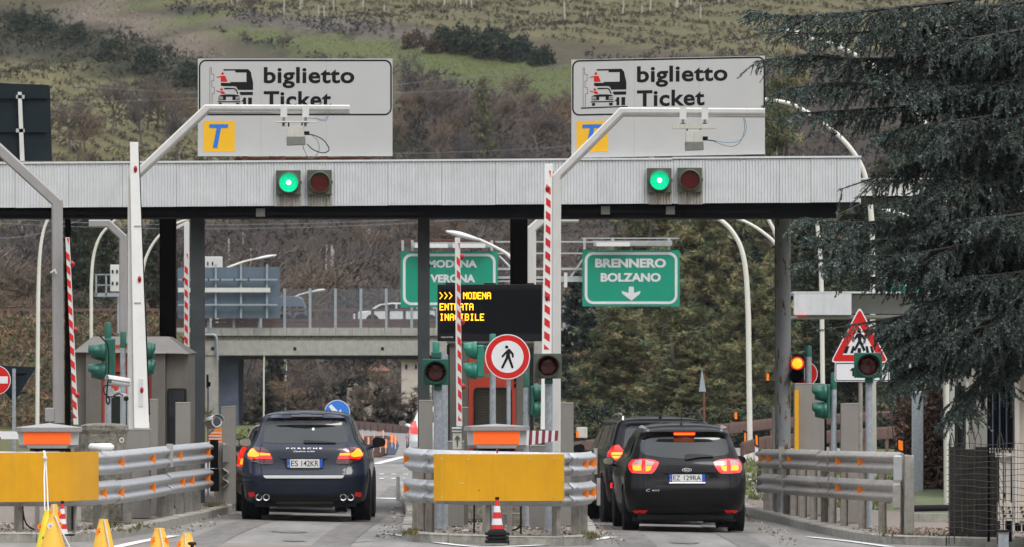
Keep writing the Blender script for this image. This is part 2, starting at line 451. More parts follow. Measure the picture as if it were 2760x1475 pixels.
def rusty():
    m = MATS['column_rusty']; n, l = m.node_tree.nodes, m.node_tree.links
    b = n['Principled BSDF']; src = b.inputs['Base Color'].links[0].from_socket
    t = n.new('ShaderNodeTexCoord'); mp = n.new('ShaderNodeMapping'); mp.inputs['Scale'].default_value = (9, 9, 2.6)
    z = n.new('ShaderNodeTexNoise'); z.inputs['Scale'].default_value = 1.2; z.inputs['Detail'].default_value = 7; z.inputs['Roughness'].default_value = .65
    r = n.new('ShaderNodeValToRGB'); r.color_ramp.elements[0].position = .55; r.color_ramp.elements[1].position = .58
    r.color_ramp.elements[0].color = (0, 0, 0, 1); r.color_ramp.elements[1].color = (1, 1, 1, 1)
    rc = n.new('ShaderNodeValToRGB'); rc.color_ramp.elements[0].position = .55; rc.color_ramp.elements[1].position = .66
    rc.color_ramp.elements[0].color = (.2, .085, .03, 1); rc.color_ramp.elements[1].color = (.05, .026, .018, 1)
    mx = n.new('ShaderNodeMix'); mx.data_type = 'RGBA'
    l.new(t.outputs['Object'], mp.inputs[0]); l.new(mp.outputs[0], z.inputs['Vector']); l.new(z.outputs['Fac'], r.inputs['Fac']); l.new(z.outputs['Fac'], rc.inputs['Fac'])
    l.new(r.outputs[0], mx.inputs[0]); l.new(src, mx.inputs[6]); l.new(rc.outputs[0], mx.inputs[7]); l.new(mx.outputs[2], b.inputs['Base Color'])
rusty()
mat('oil_stain', (.12, .112, .102), .6, var=.3, vs=5)
mat('tyre_track', (.14, .13, .118), .85, var=.25, vs=2.5, bump=.3, bs=60, stretch=(2, .3, 1))

# ---------------------------------------------------------------- terrain
def bumpn(x, y, s, k=0):
    return (np.sin(x / s * 1.3 + k) * np.cos(y / s * .9 + 1.7 * k) + .5 * np.sin(x / s * 2.9 + y / s * 2.1 + k * 3) + .3 * np.cos(x / s * 6.1 - y / s * 5.3 + k)) / 1.8
def TZ(x, y):
    x = np.asarray(x, float); y = np.asarray(y, float)
    k = 1 - sstep(135, 170, y)
    g = (-0.04 - 0.0215 * (np.clip(x, -9, 9) + 3)) * k - .04 * (1 - k) - .12 * (1 - sstep(-60, 0, y) * 0) * 0
    g = g - .06
    hill = np.maximum(0, y - 392) * .165
    hill = hill + sstep(400, 470, y) * 1.2 * bumpn(x, y, 17, 1) + sstep(400, 430, y) * .35 * bumpn(x, y, 5, 2) 
    hill = np.minimum(hill, 150 + 8 * bumpn(x, y, 60))
    emb = 4.15 * sstep(303, 327, y) * (1 - sstep(-15.2, -13.2, x)) * (1 - sstep(352, 372, y) * .6)
    bank = 2.6 * sstep(250, 300, y) * (1 - sstep(-15.0, -14.0, x)) * .0
    rt = 2.2 * sstep(232, 285, y) * sstep(1.5, 7, x)
    back = np.maximum(0, -y - 120) * .42 * (1 + .2 * bumpn(x, y, 90)); back = np.minimum(back, 260 + 12 * bumpn(x, y, 60))  # unseen rise behind the camera, added to darken reflections and low sky light
    return g + np.maximum(np.maximum(hill, emb), np.maximum(rt, back))
def hillY(py, px=1380, lo=396, hi=900):
    for _ in range(40):
        m = (lo + hi) / 2
        if YH - (float(TZ(X(px, m), m)) - HC) / m * F > py: lo = m
        else: hi = m
    return lo
def terrain():
    ys = np.unique(np.concatenate([np.arange(-1200, 60, 40), np.arange(60, 300, 6), np.arange(300, 400, 2), np.arange(400, 680, 2.5), np.arange(680, 1000, 20), np.arange(1000, 4001, 200)]))
    xs = np.unique(np.concatenate([np.arange(-1500, -60, 120), np.arange(-60, -20, 4), np.arange(-20, 20, 1.2), np.arange(20, 60, 4), np.arange(60, 1501, 120)]))
    A, B = np.meshgrid(xs, ys); Zt = TZ(A, B)
    nx, ny = len(xs), len(ys)
    V = np.stack([A, B, Zt], -1).reshape(-1, 3)
    me = bpy.data.meshes.new('ground')
    idx = np.arange(nx * ny).reshape(ny, nx)
    Q = np.stack([idx[:-1, :-1], idx[:-1, 1:], idx[1:, 1:], idx[1:, :-1]], -1).reshape(-1, 4)
    me.from_pydata(V.tolist(), [], Q.tolist())
    me.materials.append(MATS['terrain']); me.shade_smooth()
    # land cover
    c = np.zeros((len(V), 4), np.float32); c[:, 3] = 1
    c[:, :3] = (.10, .105, .05)
    px = 1380 + V[:, 0] / V[:, 1].clip(1) * F; py = YH - (V[:, 2] - HC) / V[:, 1].clip(1) * F
    far = V[:, 1] > 385
    c[far, :3] = (.07, .062, .042)
    for name, poly, cc, *_ in COVER:
        m_ = far & inpoly(px, py, poly); c[m_, :3] = cc
    a = me.color_attributes.new('tint', 'FLOAT_COLOR', 'POINT'); a.data.foreach_set('color', c.ravel())
    o = bpy.data.objects.new('ground', me); col.objects.link(o); struct(o)
    return o
# land cover of the hillside: outline in photograph pixels at the distance of the slope, colour, plant height, plants per square metre
COVER = [
    ('vines',  [(-760, -400), (3000, -400), (3000, 160), (2000, 150), (1500, 110), (1100, 60), (700, 40), (400, 0), (-760, -200)], (.11, .104, .058), .5, 1.0),
    ('wood',   [(1100, 205), (1250, 240), (1480, 310), (1575, 315), (1575, 170), (3000, 120), (3000, 1250), (-760, 1250), (-760, 640), (600, 600), (900, 470), (1080, 430)], (.05, .042, .036), 1.4, .9),
    ('vines',  [(-760, 150), (150, 165), (330, 230), (560, 300), (900, 400), (1000, 470), (800, 560), (600, 600), (-760, 640)], (.125, .118, .06), .55, .9),
    ('scrub',  [(-760, -30), (60, 20), (220, 70), (400, 120), (560, 190), (740, 250), (1000, 270), (1150, 330), (1150, 460), (900, 410), (600, 320), (330, 235), (140, 160), (-760, 140)], (.035, .038, .024), 1.1, 1.1),
    ('rubble', [(150, -10), (330, 10), (420, 55), (560, 120), (620, 155), (600, 200), (500, 170), (380, 115), (260, 80), (160, 40)], (.13, .11, .09), .35, .8),
    ('grass',  [(300, -20), (420, 20), (560, 50), (760, 85), (900, 98), (1040, 112), (1200, 135), (1400, 165), (1540, 185), (1560, 300), (1450, 262), (1250, 215), (1050, 180), (900, 160), (720, 118), (560, 75), (400, 40)], (.085, .10, .042), .14, 1),
    ('grass',  [(1100, 130), (1300, 150), (1560, 190), (1560, 300), (1480, 300), (1350, 255), (1200, 225), (1060, 190)], (.08, .098, .04), .14, 1),
    ('hedge',  [(340, 0), (620, 30), (900, 60), (1060, 70), (1060, 108), (900, 92), (700, 68), (480, 40)], (.035, .038, .032), .9, 1.3),
    ('hedge',  [(560, 80), (700, 110), (860, 150), (1000, 172), (1000, 182), (860, 165), (700, 125)], (.045, .055, .035), .7, 1.3),
    ('rubblewall', [(640, 40), (1060, 62), (1180, 95), (1180, 120), (1060, 96), (760, 80), (640, 62)], (.11, .1, .09), .4, .8),
]
def terrain_mat():
    m = bpy.data.materials.new('terrain'); m.use_nodes = True; MATS['terrain'] = m
    n, l = m.node_tree.nodes, m.node_tree.links; b = n['Principled BSDF']; b.inputs['Roughness'].default_value = .95; b.inputs['Specular IOR Level'].default_value = .1
    a = n.new('ShaderNodeAttribute'); a.attribute_name = 'tint'
    t = n.new('ShaderNodeTexCoord'); z = n.new('ShaderNodeTexNoise'); z.inputs['Scale'].default_value = 2.2; z.inputs['Detail'].default_value = 10; z.inputs['Roughness'].default_value = .85
    r = n.new('ShaderNodeValToRGB'); r.color_ramp.elements[0].position = .3; r.color_ramp.elements[1].position = .7
    r.color_ramp.elements[0].color = (.45, .45, .42, 1); r.color_ramp.elements[1].color = (1.5, 1.4, 1.35, 1)
    mx = n.new('ShaderNodeMix'); mx.data_type = 'RGBA'; mx.blend_type = 'MULTIPLY'; mx.inputs[0].default_value = 1
    l.new(t.outputs['Object'], z.inputs['Vector']); l.new(z.outputs['Fac'], r.inputs['Fac']); l.new(a.outputs['Color'], mx.inputs[6]); l.new(r.outputs[0], mx.inputs[7]); l.new(mx.outputs[2], b.inputs['Base Color'])
terrain_mat(); terrain()
HMAP = {n_: h for n_, *_r in [] for h in []}

# paved ground, kerbed islands, grass, painted lines
sheet('road', [(-14, 55), (14, 55), (14, 150), (10.5, 185), (9.5, 232), (-12, 232), (-12, 150), (-14, 120)], 0.0, 'asphalt', 2.0)
sheet('ramp_road', [(-8, 232.2), (9.3, 232.2), (9.3, 258), (-2, 300), (-8, 300)], 0.0, 'asphalt_far', 3)
sheet('grass_verge', [(X(2035, 150), 128), (4.85, 128), (5.4, 118), (9.4, 118), (10.2, 150), (11, 190), (7.0, 190), (5.2, 160)], .03, 'grass', 1.5)
sheet('grass_verge', [(3.8, 238), (20, 238), (20, 246), (3.8, 246)], .05, 'grass', 2)

def line(name, pts, w, off=.012, m='road_paint'):
    """painted line of width w along pts (x, y)"""
    pts = [Vector(p) for p in pts]; L, Rr = [], []
    for i, p in enumerate(pts):
        t = (pts[min(i + 1, len(pts) - 1)] - pts[max(i - 1, 0)]).normalized(); nrm = Vector((-t.y, t.x)) * w / 2
        L.append(p + nrm); Rr.append(p - nrm)
    mb = MB()
    vs = [(q.x, q.y, G(q.x, q.y) + off) for q in L + Rr]; n = len(pts)
    mb.add(vs, [(i, n + i, n + i + 1, i + 1) for i in range(n - 1)])
    o = mb.build(name, m, at=(0, 0, 0)); 
    if sum(p.normal.z for p in o.data.polygons) < 0: o.data.flip_normals()
    return struct(o)
def gp(px, py):      # point of the paved ground seen at a photograph pixel (near field)
    Y = 110.
    for _ in range(12):
        x = X(px, Y); Y = F * (HC - G(x, Y)) / (py - YH)
    return (X(px, Y), Y)
def dense(pts, k=6):
    out = []
    n = len(pts)
    for i in range(n - 1):
        p0, p1, p2, p3 = [Vector(pts[min(max(j, 0), n - 1)]) for j in (i - 1, i, i + 1, i + 2)]
        for j in range(k):
            t = j / k
            out.append(tuple(.5 * ((2 * p1) + (p2 - p0) * t + (2 * p0 - 5 * p1 + 4 * p2 - p3) * t * t + (3 * p1 - p0 - 3 * p2 + p3) * t ** 3)))
    out.append(tuple(pts[-1])); return out
sheet('asphalt_patch', [(-5.2, 84), (3.4, 84), (3.2, 96.9), (.5, 97.3), (-2.2, 98.6), (-5.2, 99.3)], .004, 'asphalt_patch', .8)
sheet('asphalt_patch', [(-4.0, 136), (-2.0, 136), (-1.9, 144), (-4.1, 145)], .004, 'asphalt_patch', .8)
line('tar_crack', dense([gp(850, 1461), gp(930, 1464), gp(1010, 1460), gp(1090, 1462)], 4), .05, .007, 'tar')
line('tar_crack', dense([gp(560, 1445), gp(640, 1440), gp(700, 1442)], 4), .03, .007, 'tar')
rs_ = random.Random(9)
for cx_, cy_, r_ in ((-3.1, 106.5, .3), (-2.9, 101, .2), (2.4, 105, .28), (2.55, 98.5, .22), (-3.3, 94, .35), (2.1, 93, .3), (-.9, 95, .18)):
    sheet('oil_stain', [(cx_ + r_ * math.cos(k) * rs_.uniform(.6, 1.1), cy_ + r_ * 2.6 * math.sin(k) * rs_.uniform(.6, 1.1)) for k in np.linspace(0, math.tau, 13, endpoint=False)], .009, 'oil_stain', .4)
for xa_, xb_, w_ in ((-3.95, -3.7, .5), (-2.3, -2.2, .5), (1.75, 1.6, .5), (3.35, 3.1, .45)): line('tyre_track', dense([(xa_, 84), (xa_ - .05, 104), (xb_, 122), (xb_ + .05, 150)], 8), w_, .006, 'tyre_track')
line('road_marking', dense([gp(1030, 1440), gp(1085, 1446), gp(1150, 1460), gp(1260, 1474), gp(1340, 1476), gp(1460, 1471), gp(1560, 1462), gp(1650, 1449)], 5), .16)
line('road_marking', dense([gp(300, 1480), gp(380, 1462), gp(470, 1446)], 5), .16)
line('road_marking', dense([gp(2180, 1449), gp(2290, 1461), gp(2400, 1476)], 5), .16)
for y0, a, b in ((1282, 1015, 1112), (1294, 1015, 1112)):
    Yl = F * 2.26 / (y0 - YH)
    xs_ = np.linspace(X(a, Yl), X(b, Yl), 4)
    for i in range(3): line('road_marking', [(xs_[i] + .06, Yl), (xs_[i + 1] - .1, Yl + .0)], 1.1 if y0 == 1294 else .9)
line('road_marking', [gp(1012, 1345), gp(1110, 1346)], .9)
line('road_marking', [gp(1012, 1252), gp(1090, 1232)], .25)
line('road_marking', [gp(2010, 1291), gp(2062, 1306)], .14)
line('road_marking', [gp(2012, 1361), gp(2064, 1361)], .5)
line('road_marking', [gp(1955, 1187), gp(2060, 1183), gp(2300, 1174), gp(2440, 1168)], .5)

def island(name, edge, stones, top_m='gravel', kh=.13, kw=.14, km='kerb', closed=False):
    """edge: (x, y) outline of the kerb face; stones cut every ~1 m"""
    pl = dense(edge, 8)
    o = sheet(name, [(p[0], p[1]) for p in pl] + stones, kh - .02, top_m, .5)
    # kerb stones
    P_ = [Vector(p) for p in pl]; acc = [0]
    for i in range(1, len(P_)): acc.append(acc[-1] + (P_[i] - P_[i - 1]).length)
    cen = sum((Vector(p) for p in stones), Vector((0, 0))) / len(stones) if stones else sum(P_, Vector((0, 0))) / len(P_)
    def at(s):
        for i in range(1, len(P_)):
            if acc[i] >= s: return P_[i - 1].lerp(P_[i], (s - acc[i - 1]) / max(1e-6, acc[i] - acc[i - 1]))
        return P_[-1]
    s = 0
    while s < acc[-1] - .1:
        e = min(acc[-1], s + random.uniform(.78, .9)); mb = MB()
        k = 3; A, B = [], []
        for j in range(k + 1):
            q = at(s + .008 + (e - s - .016) * j / k); q2 = at(min(acc[-1], s + .03 + (e - s - .016) * j / k)); q1 = at(max(0, s - .02 + (e - s - .016) * j / k))
            t = (q2 - q1).normalized(); nn = Vector((-t.y, t.x)); 
            if nn.dot(cen - q) < 0: nn = -nn
            A.append(q); B.append(q + nn * kw)
        dz = random.uniform(-.006, .008); vs = []
        for q, r in zip(A, B):
            g = G(q.x, q.y)
            c_ = q.lerp(r, .14)
            vs += [(q.x, q.y, g - .05), (q.x, q.y, g + kh - .02 + dz), (c_.x, c_.y, g + kh + dz), (r.x, r.y, g + kh + dz), (r.x, r.y, g - .05)]
        fs = []
        for j in range(k):
            for h in range(4): fs.append((j * 5 + h, (j + 1) * 5 + h, (j + 1) * 5 + h + 1, j * 5 + h + 1))
        fs += [(0, 1, 2, 3, 4), (k * 5 + 4, k * 5 + 3, k * 5 + 2, k * 5 + 1, k * 5)]
        mb.add(vs, fs); kb = mb.build('kerb_stone', km, parent=o)
        s = e
    return o
# centre island (nose towards the camera), left island, right island
island('traffic_island', [(-2.2, 148), (-1.85, 128), (-1.66, 119), (-1.58, 110), (-1.52, 105), (-1.40, 102.6), (-1.05, 101.7), (-.3, 101.35), (.55, 101.6), (1.0, 102.6), (1.15, 105), (1.2, 112), (1.1, 128), (.9, 148)], [(0, 148), (-.6, 148)])
island('traffic_island', [(-16, 96.6), (-9, 96.6), (-6.6, 96.7), (-5.75, 97.5), (-5.3, 99.5), (-5.0, 104), (-4.75, 110), (-4.45, 118), (-4.35, 128), (-4.5, 140)], [(-10, 140), (-16, 120)])
island('traffic_island', [(3.9, 140), (3.95, 127), (4.2, 121.5), (4.55, 114), (4.95, 109), (5.3, 107.2), (6.0, 106.8), (7.5, 106.6), (12, 106.2)], [(12, 118), (9, 120), (5, 132)])

# loose stones and litter on the island tops: nobody could count them
def debris():
    C = []
    for _ in range(2600):
        which = random.random()
        if which < .5: x, y = random.uniform(-1.3, 1.0), random.uniform(102.1, 112)
        elif which < .75: x, y = random.uniform(-7.2, -5.4), random.uniform(97.2, 103)
        else: x, y = random.uniform(5.0, 8), random.uniform(107.4, 113)
        C.append((x, y, G(x, y) + .12))
    for _ in range(900):
        x, y = (random.choice((-1.7, 1.35, 3.85, -4.55)) + random.gauss(0, .1), random.uniform(103, 128))
        C.append((x, y, G(x, y) + .012))
    C = np.array(C); s = rng.uniform(.008, .03, len(C)) * (rng.random(len(C)) ** 2 + .5)
    V = []; T = []
    base = np.array([(1, 0, 0), (-.3, .9, 0), (-.6, -.7, 0), (0, 0, .8)])
    for (x, y, z), q in zip(C, s):
        b = (base + rng.normal(0, .2, (4, 3))) * q + (x, y, z)
        V += [b[0], b[1], b[3], b[1], b[2], b[3], b[2], b[0], b[3]]
        c = np.array(random.choice([(.3, .27, .23), (.16, .13, .1), (.4, .38, .34), (.12, .08, .05)])); T += [c] * 3
    fastmesh('loose_gravel', np.array(V), 3, 'leaf', np.array(T), stuff=True)
debris()

# ---------------------------------------------------------------- guardrails
WPROF = [(.0, .0), (.012, .004), (.03, .03), (.078, .058), (.082, .075), (.075, .098), (.012, .135), (.004, .155), (.012, .175), (.075, .212), (.082, .235), (.078, .252), (.03, .28), (.012, .306), (.0, .31)]
def resample(path, k=8):
    P_ = [Vector(p) for p in dense(path, k)]; acc = [0]
    for i in range(1, len(P_)): acc.append(acc[-1] + (P_[i] - P_[i - 1]).length)
    def at(s):
        s = max(0, min(acc[-1], s))
        for i in range(1, len(P_)):
            if acc[i] >= s: return P_[i - 1].lerp(P_[i], (s - acc[i - 1]) / max(1e-6, acc[i] - acc[i - 1]))
        return P_[-1]
    def fr(s):
        t = (at(s + .08) - at(s - .08)).normalized(); return at(s), t
    return acc[-1], at, fr
def guardrail(label, path, ztop, breaks, posts, refl, side, beam_m='galv', post_m='galv_post', tops=(0, .40), bolts=True, tilt=0):
    """W-beam barrier along path (x, y); side=+1/-1 picks which side of the direction of travel faces traffic.
       breaks, posts, refl: lists of distances along the path; refl entries (s, tier)"""
    Ltot, at, fr = resample(path)
    p0 = at(Ltot / 2); th = thing('guardrail', label, 'guardrail', (p0.x, p0.y, G(p0.x, p0.y)), 'steel guardrails round the toll islands')
    def zt(q): return ztop + G(q.x, q.y) + (tilt * (117.4 - q.y) if tilt else 0)
    def ring(s, dz, out=0., sq=1.):
        q, t = fr(s); n = Vector((t.y, -t.x)) * side
        return [(q.x + n.x * (u * sq + out), q.y + n.y * (u * sq + out), zt(q) - dz - .31 + z) for u, z in WPROF]
    br = [0] + list(breaks) + [Ltot]
    for tier in tops:
        for i in range(len(br) - 1):
            a, b = br[i], br[i + 1]; n = max(2, int((b - a) / .25)); mb = MB(); vs = []
            out = .004 * (i % 2)
            jz = random.uniform(-.008, .008)
            for j in range(n + 1):
                vs += [(x, y, z + jz) for x, y, z in ring(a + (b - a + .04) * j / n, tier, out)]
            m_ = len(WPROF)
            mb.add(vs, [(j * m_ + h, (j + 1) * m_ + h, (j + 1) * m_ + h + 1, j * m_ + h + 1) for j in range(n) for h in range(m_ - 1)])
            bm_ = mb.build('rail_beam', beam_m, parent=th, smooth=True)
            so = bm_.modifiers.new('thick', 'SOLIDIFY'); so.thickness = .006; so.offset = 0
            if bolts:
                bb = MB(); s = a + .12
                while s < b:
                    q, t = fr(s); n2 = Vector((t.y, -t.x)) * side
                    for z in (.24, .07):
                        u = .0815
                        c = (q.x + n2.x * u, q.y + n2.y * u, zt(q) - tier - .31 + z + jz)
                        bb.obox(c, (.03, .005, .008), math.atan2(t.y, t.x), 0, R(25))
                    s += random.uniform(.7, 1.5)
                struct(bb.build('slot', 'visor_black', parent=bm_), True)
    for s in posts:
        q, t = fr(s); n = Vector((t.y, -t.x)) * side; g = G(q.x, q.y)
        c = Vector((q.x, q.y)) - n * .09; zz = zt(q); a = math.atan2(t.y, t.x); mb = MB()
        h = zz - .03 - g + .1
        for dx, dy, sx, sy in ((0, .0, .006, .11), (.028, .055, .06, .006), (.028, -.055, .06, .006)):
            ca, sa = math.cos(a), math.sin(a)
            mb.obox((c.x + dx * ca - dy * sa, c.y + dx * sa + dy * ca, g - .1 + h / 2), (sx, sy, h), a)
        mb.build('post', post_m, parent=th)
        for dz in (.155, .555): MB().obox((q.x - n.x * .03, q.y - n.y * .03, zz - dz), (.09, .05, .16), a).build('spacer_block', post_m, parent=th)
    for s, tier in refl:
        q, t = fr(s); n = Vector((t.y, -t.x)) * side; zc = zt(q) - tops[tier] - .155
        e = (n * .9 + t * (-.5 if t.y > 0 else .5)) if abs(n.y) > .75 else n
        e = e.normalized(); mb = MB()
        a0 = Vector((q.x, q.y)) + n * .006
        a1 = a0 + e * .085 if abs(n.y) <= .75 else a0 + Vector((.075 if q.x > 0 else -.075, 0)) + n * .07
        y0 = 0.012
        vs = []
        for dy in (0, .012): vs += [(a0.x, a0.y + dy, zc - .05), (a1.x, a1.y + dy, zc - .092), (a1.x, a1.y + dy, zc + .092), (a0.x, a0.y + dy, zc + .05)]
        mb.add(vs, [(0, 1, 2, 3), (7, 6, 5, 4), (0, 4, 5, 1), (1, 5, 6, 2), (2, 6, 7, 3), (3, 7, 4, 0)])
        mb.build('reflector', 'reflector_orange', parent=th)
    return th, at, fr, zt, Ltot
def end_plate(th, q, z0, z1, w, m='galv', rz=0, d=.05):
    mb = MB(); mb.obox((q[0], q[1], (z0 + z1) / 2), (w, d, z1 - z0), rz); return mb.build('end_plate', m, parent=th, bevel=.004)

# centre island barrier: left side, nose, right side
cpath = [(-1.44, 108.5), (-1.42, 106.0), (-1.38, 104.2), (-1.22, 102.9), (-.98, 102.25), (-.4, 102.0), (.3, 102.0), (.72, 102.2), (.93, 102.9), (1.06, 104.3), (1.08, 105.6)]
LT = resample(cpath)[0]
th, at, fr, zt, _ = guardrail('double W beam guardrail wrapped round the nose of the centre island behind the yellow panel', cpath, 1.235, [3.4, 6.0, 8.2],
    [.3, 1.6, 2.9, 4.1, 4.9, 5.7, 7.0, 8.0, 9.0, LT - .2], [(.9, 0), (2.6, 0), (3.9, 0), (.9, 1), (2.6, 1), (3.9, 1), (LT - 2.6, 0), (LT - 1.6, 0), (LT - .25, 0), (LT - 2.6, 1), (LT - 1.6, 1), (LT - .25, 1)], 1)
q = at(LT); end_plate(th, (q.x + .08, q.y), G(1, 105) + .91, G(1, 105) + 1.27, .05, 'galv_dirty'); end_plate(th, (q.x + .12, q.y - .1), G(1, 105) + .48, G(1, 105) + .86, .05, 'galv_dirty')
q = at(0); end_plate(th, (q.x - .12, q.y - 4.4), G(-1, 105) + .52, G(-1, 105) + .86, .05, 'galv_dirty')

# yellow warning panels bent round the noses
def yellow_panel(label, path, z0, z1, cat='panel'):
    Ls, at_, fr_ = resample(path); n = int(Ls / .06); vs = []; mb = MB()
    for j in range(n + 1):
        q, t = fr_(Ls * j / n); nn = Vector((t.y, -t.x)); g = G(q.x, q.y) * 0
        for d in (0, .006): vs += [(q.x - nn.x * d, q.y - nn.y * d, z0), (q.x - nn.x * d, q.y - nn.y * d, z1)]
    fs = []
    for j in range(n):
        a, b = j * 4, (j + 1) * 4
        fs += [(a, b, b + 1, a + 1), (a + 2, a + 3, b + 3, b + 2), (a + 1, b + 1, b + 3, a + 3), (a, a + 2, b + 2, b)]
    fs += [(0, 1, 3, 2), (n * 4, n * 4 + 2, n * 4 + 3, n * 4 + 1)]
    mb.add(vs, fs); o = mb.build('yellow_sheet', 'panel_yellow', at=(path[0][0], path[0][1], z0), smooth=False)
    return tag(o, label, cat, 'yellow panels on the island noses')
yp = yellow_panel('blank yellow panel bent round the centre island nose with a scuff at left', [(-1.05, 102.0), (-.85, 101.90), (-.3, 101.84), (.25, 101.84), (.55, 101.87), (.70, 101.96)], .478, 1.105)
mb = MB(); mb.obox((-.66, 101.875, .715), (.12, .012, .006)); mb.build('dent_scratch', 'road_paint', parent=yp)
mb = MB(); mb.pbox(1171, 1174, 1240, 1355, 102.09, .02); mb.pbox(1507, 1511, 1226, 1300, 102.09, .02); mb.build('edge_strip', 'reflector_orange', parent=yp)
mb = MB(); mb.tube([P(1340, 1222, 101.84), P(1340, 1208, 101.84)], .012); mb.tube([P(1347, 1272, 101.845), P(1347, 1272, 101.86)], .012); mb.tube([P(1291, 1322, 101.845), P(1291, 1322, 101.86)], .01); mb.tube([P(1405, 1322, 101.845), P(1405, 1322, 101.86)], .01); mb.build('screw', 'rust', parent=yp)
for px_, py_ in ((1190, 1236), (1190, 1340), (1262, 1238), (1425, 1238), (1494, 1236), (1494, 1340)): MB().disc((X(px_, 101.82), Z(py_, 101.82)), .011, 101.828, 101.84, 8).build('bolt', 'galv', parent=yp)

# left island barrier
lpath = [(-9.5, 98.3), (-8, 98.1), (-6.9, 98.05), (-6.0, 98.6), (-5.45, 100.2), (-5.16, 104.5), (-4.97, 109.2), (-4.78, 112.5), (-4.62, 115.6)]
LL = resample(lpath)[0]
sL = 4.6
th, at, fr, zt, _ = guardrail('double W beam guardrail curving back along the left island from the yellow panel', lpath, 1.145, [3.2, LL - 14.0, LL - 6.4], [.5, 2, 3.2, 4.4, LL - 15, LL - 11.5, LL - 6.2, LL - 5, LL - 3.6, LL - 2.2, LL - .9],
    [(LL - 13.6, 0), (LL - 9.2, 0), (LL - 4.9, 0), (LL - .6, 0), (LL - 15.3, 1), (LL - 13.6, 1), (LL - 9.2, 1), (LL - 4.5, 1), (LL - 3.2, 1), (LL - .6, 1)], 1)
mb = MB(); mb.pbox(448, 466, 1197, 1260, 109.1, .04); mb.build('end_plate', 'cabinet_edge', parent=th, bevel=.004)
yp2 = yellow_panel('blank yellow panel round the left island nose with a white rope over it', [(-9.5, 97.98), (-8, 97.92), (-6.9, 97.9), (-6.2, 98.12), (-5.72, 98.75), (-5.42, 99.75)], .53, 1.165)
g2 = [(-4.55, 119.5), (-4.5, 124), (-4.42, 129)]
guardrail('short weathered guardrail beside the brown hatchback at the left edge of the left lane', g2, 1.1, [], [.3, 3, 6, 9], [(1.5, 0), (5, 0), (8, 0), (1.5, 1), (5, 1)], 1, 'galv_dirty')
for a, b, t, u, Yd in ((566, 588, 1186, 1262, 117.4), (600, 617, 1198, 1246, 118.2), (566, 590, 1264, 1325, 117.3)):
    o = MB().pbox(a, b, t, u, Yd, .1).build('rail_end_box', 'steel_dark' if a < 595 else 'cabinet', at=P((a + b) / 2, u, Yd), bevel=.005)
    tag(o, {566: 'black steel box bolted to the upper end of the left guardrail', 600: 'grey plate at the start of the short guardrail by the brown hatchback'}[a] if t < 1260 else 'black steel box bolted low at the end of the left guardrail', 'barrier')

# right island barrier
rpath = [(3.95, 127.5), (4.22, 122.5), (4.62, 115.6), (4.95, 111), (5.5, 108.3), (5.75, 107.9)]
rpath = [(4.14, 127.0), (4.30, 123.5), (4.57, 119), (4.93, 113.5), (5.24, 110), (5.53, 107.85)]
LR = resample(rpath)[0]
th, at, fr, zt, _ = guardrail('double W beam guardrail running along the right island to a concrete end post', rpath, 1.20, [4.2, 10.6, LR - 6.2], [.3, 1.4, 2.8, 4.2, 5.6, 7, 8.6, 10.2, 11.4, 13, 15.2, 17.2, LR - .3],
    [(1.0, 0), (2.6, 0), (6.2, 0), (LR - 5.8, 0), (LR - 3.2, 0), (LR - .15, 0), (LR - 5.8, 1), (LR - 3.2, 1), (LR - .15, 1)], 1, 'galv_dirty', tilt=.0095)
for a, b, t, u, yd in ((2100, 2114, 1204, 1262, 121.7), (2106, 2117, 1264, 1334, 121.6), (2228, 2234, 1205, 1268, 114.8), (2230, 2236, 1278, 1344, 114.7), (2044, 2058, 1206, 1264, 126.6), (2040, 2054, 1268, 1328, 126.5)): MB().pbox(a, b, t, u, yd, .03).build('joint_plate', 'galv_dirty', parent=th)
MB().pbox(2408, 2432, 1228, 1298, 107.7, .06).build('end_cap', 'galv', parent=th, bevel=.02)
MB().pbox(2406, 2428, 1304, 1372, 107.65, .06).build('end_cap', 'galv_dirty', parent=th, bevel=.02)
o = MB().pbox(2438, 2464, 1228, 1440, 107.8, .16).build('barrier_post', 'galv_dirty', at=P(2451, 1440, 107.8), bevel=.01)
tag(o, 'tall square steel post closing the right guardrail nearest the camera', 'post')
# ---------------------------------------------------------------- canopy over the lanes
YC = 121.0
def ftop(x): return Z(437, YC) + (x - X(0, YC)) * (15 / F * YC) / (X(2320, YC) - X(0, YC))
x_end = X(2320, YC); x_beg = -13.6
canopy = thing('toll_canopy', 'flat toll canopy with a ribbed pale grey metal fascia on steel columns', 'canopy', (0, YC, G(0, YC)))
def fascia_panel(xa, xb, m='fascia', hz=0, top=None, bot=None, y=YC):
    n = max(2, int(round((xb - xa) / .047))); p = (xb - xa) / n; vs = []; mb = MB()
    prof = [(0, 0), (.18, 0), (.28, -.014), (.72, -.014), (.82, 0)]
    pts = [(xa + (i + u) * p, y + d) for i in range(n) for u, d in prof] + [(xb, y)]
    for x, yy in pts:
        zt_ = (ftop(x) if top is None else top) - .028; zb = (ftop(x) - .728) if bot is None else bot
        vs += [(x, yy, zb + hz), (x, yy, zt_ + hz)]
    k = len(pts)
    mb.add(vs, [(2 * i, 2 * i + 2, 2 * i + 3, 2 * i + 1) for i in range(k - 1)])
    return mb.build('fascia_panel', m, parent=canopy)
xs_ = [x_beg]
SIG = [(738, 822), (823, 900), (1738, 1815), (1818, 1900)]
cuts = sorted([X(p, YC) for p in (-120, 40, 185, 330, 475, 610, 738, 823, 900, 1045, 1190, 1335, 1480, 1610, 1738, 1815, 1900, 2010, 2100, 2185, 2255)] + [x_end])
prev = x_beg
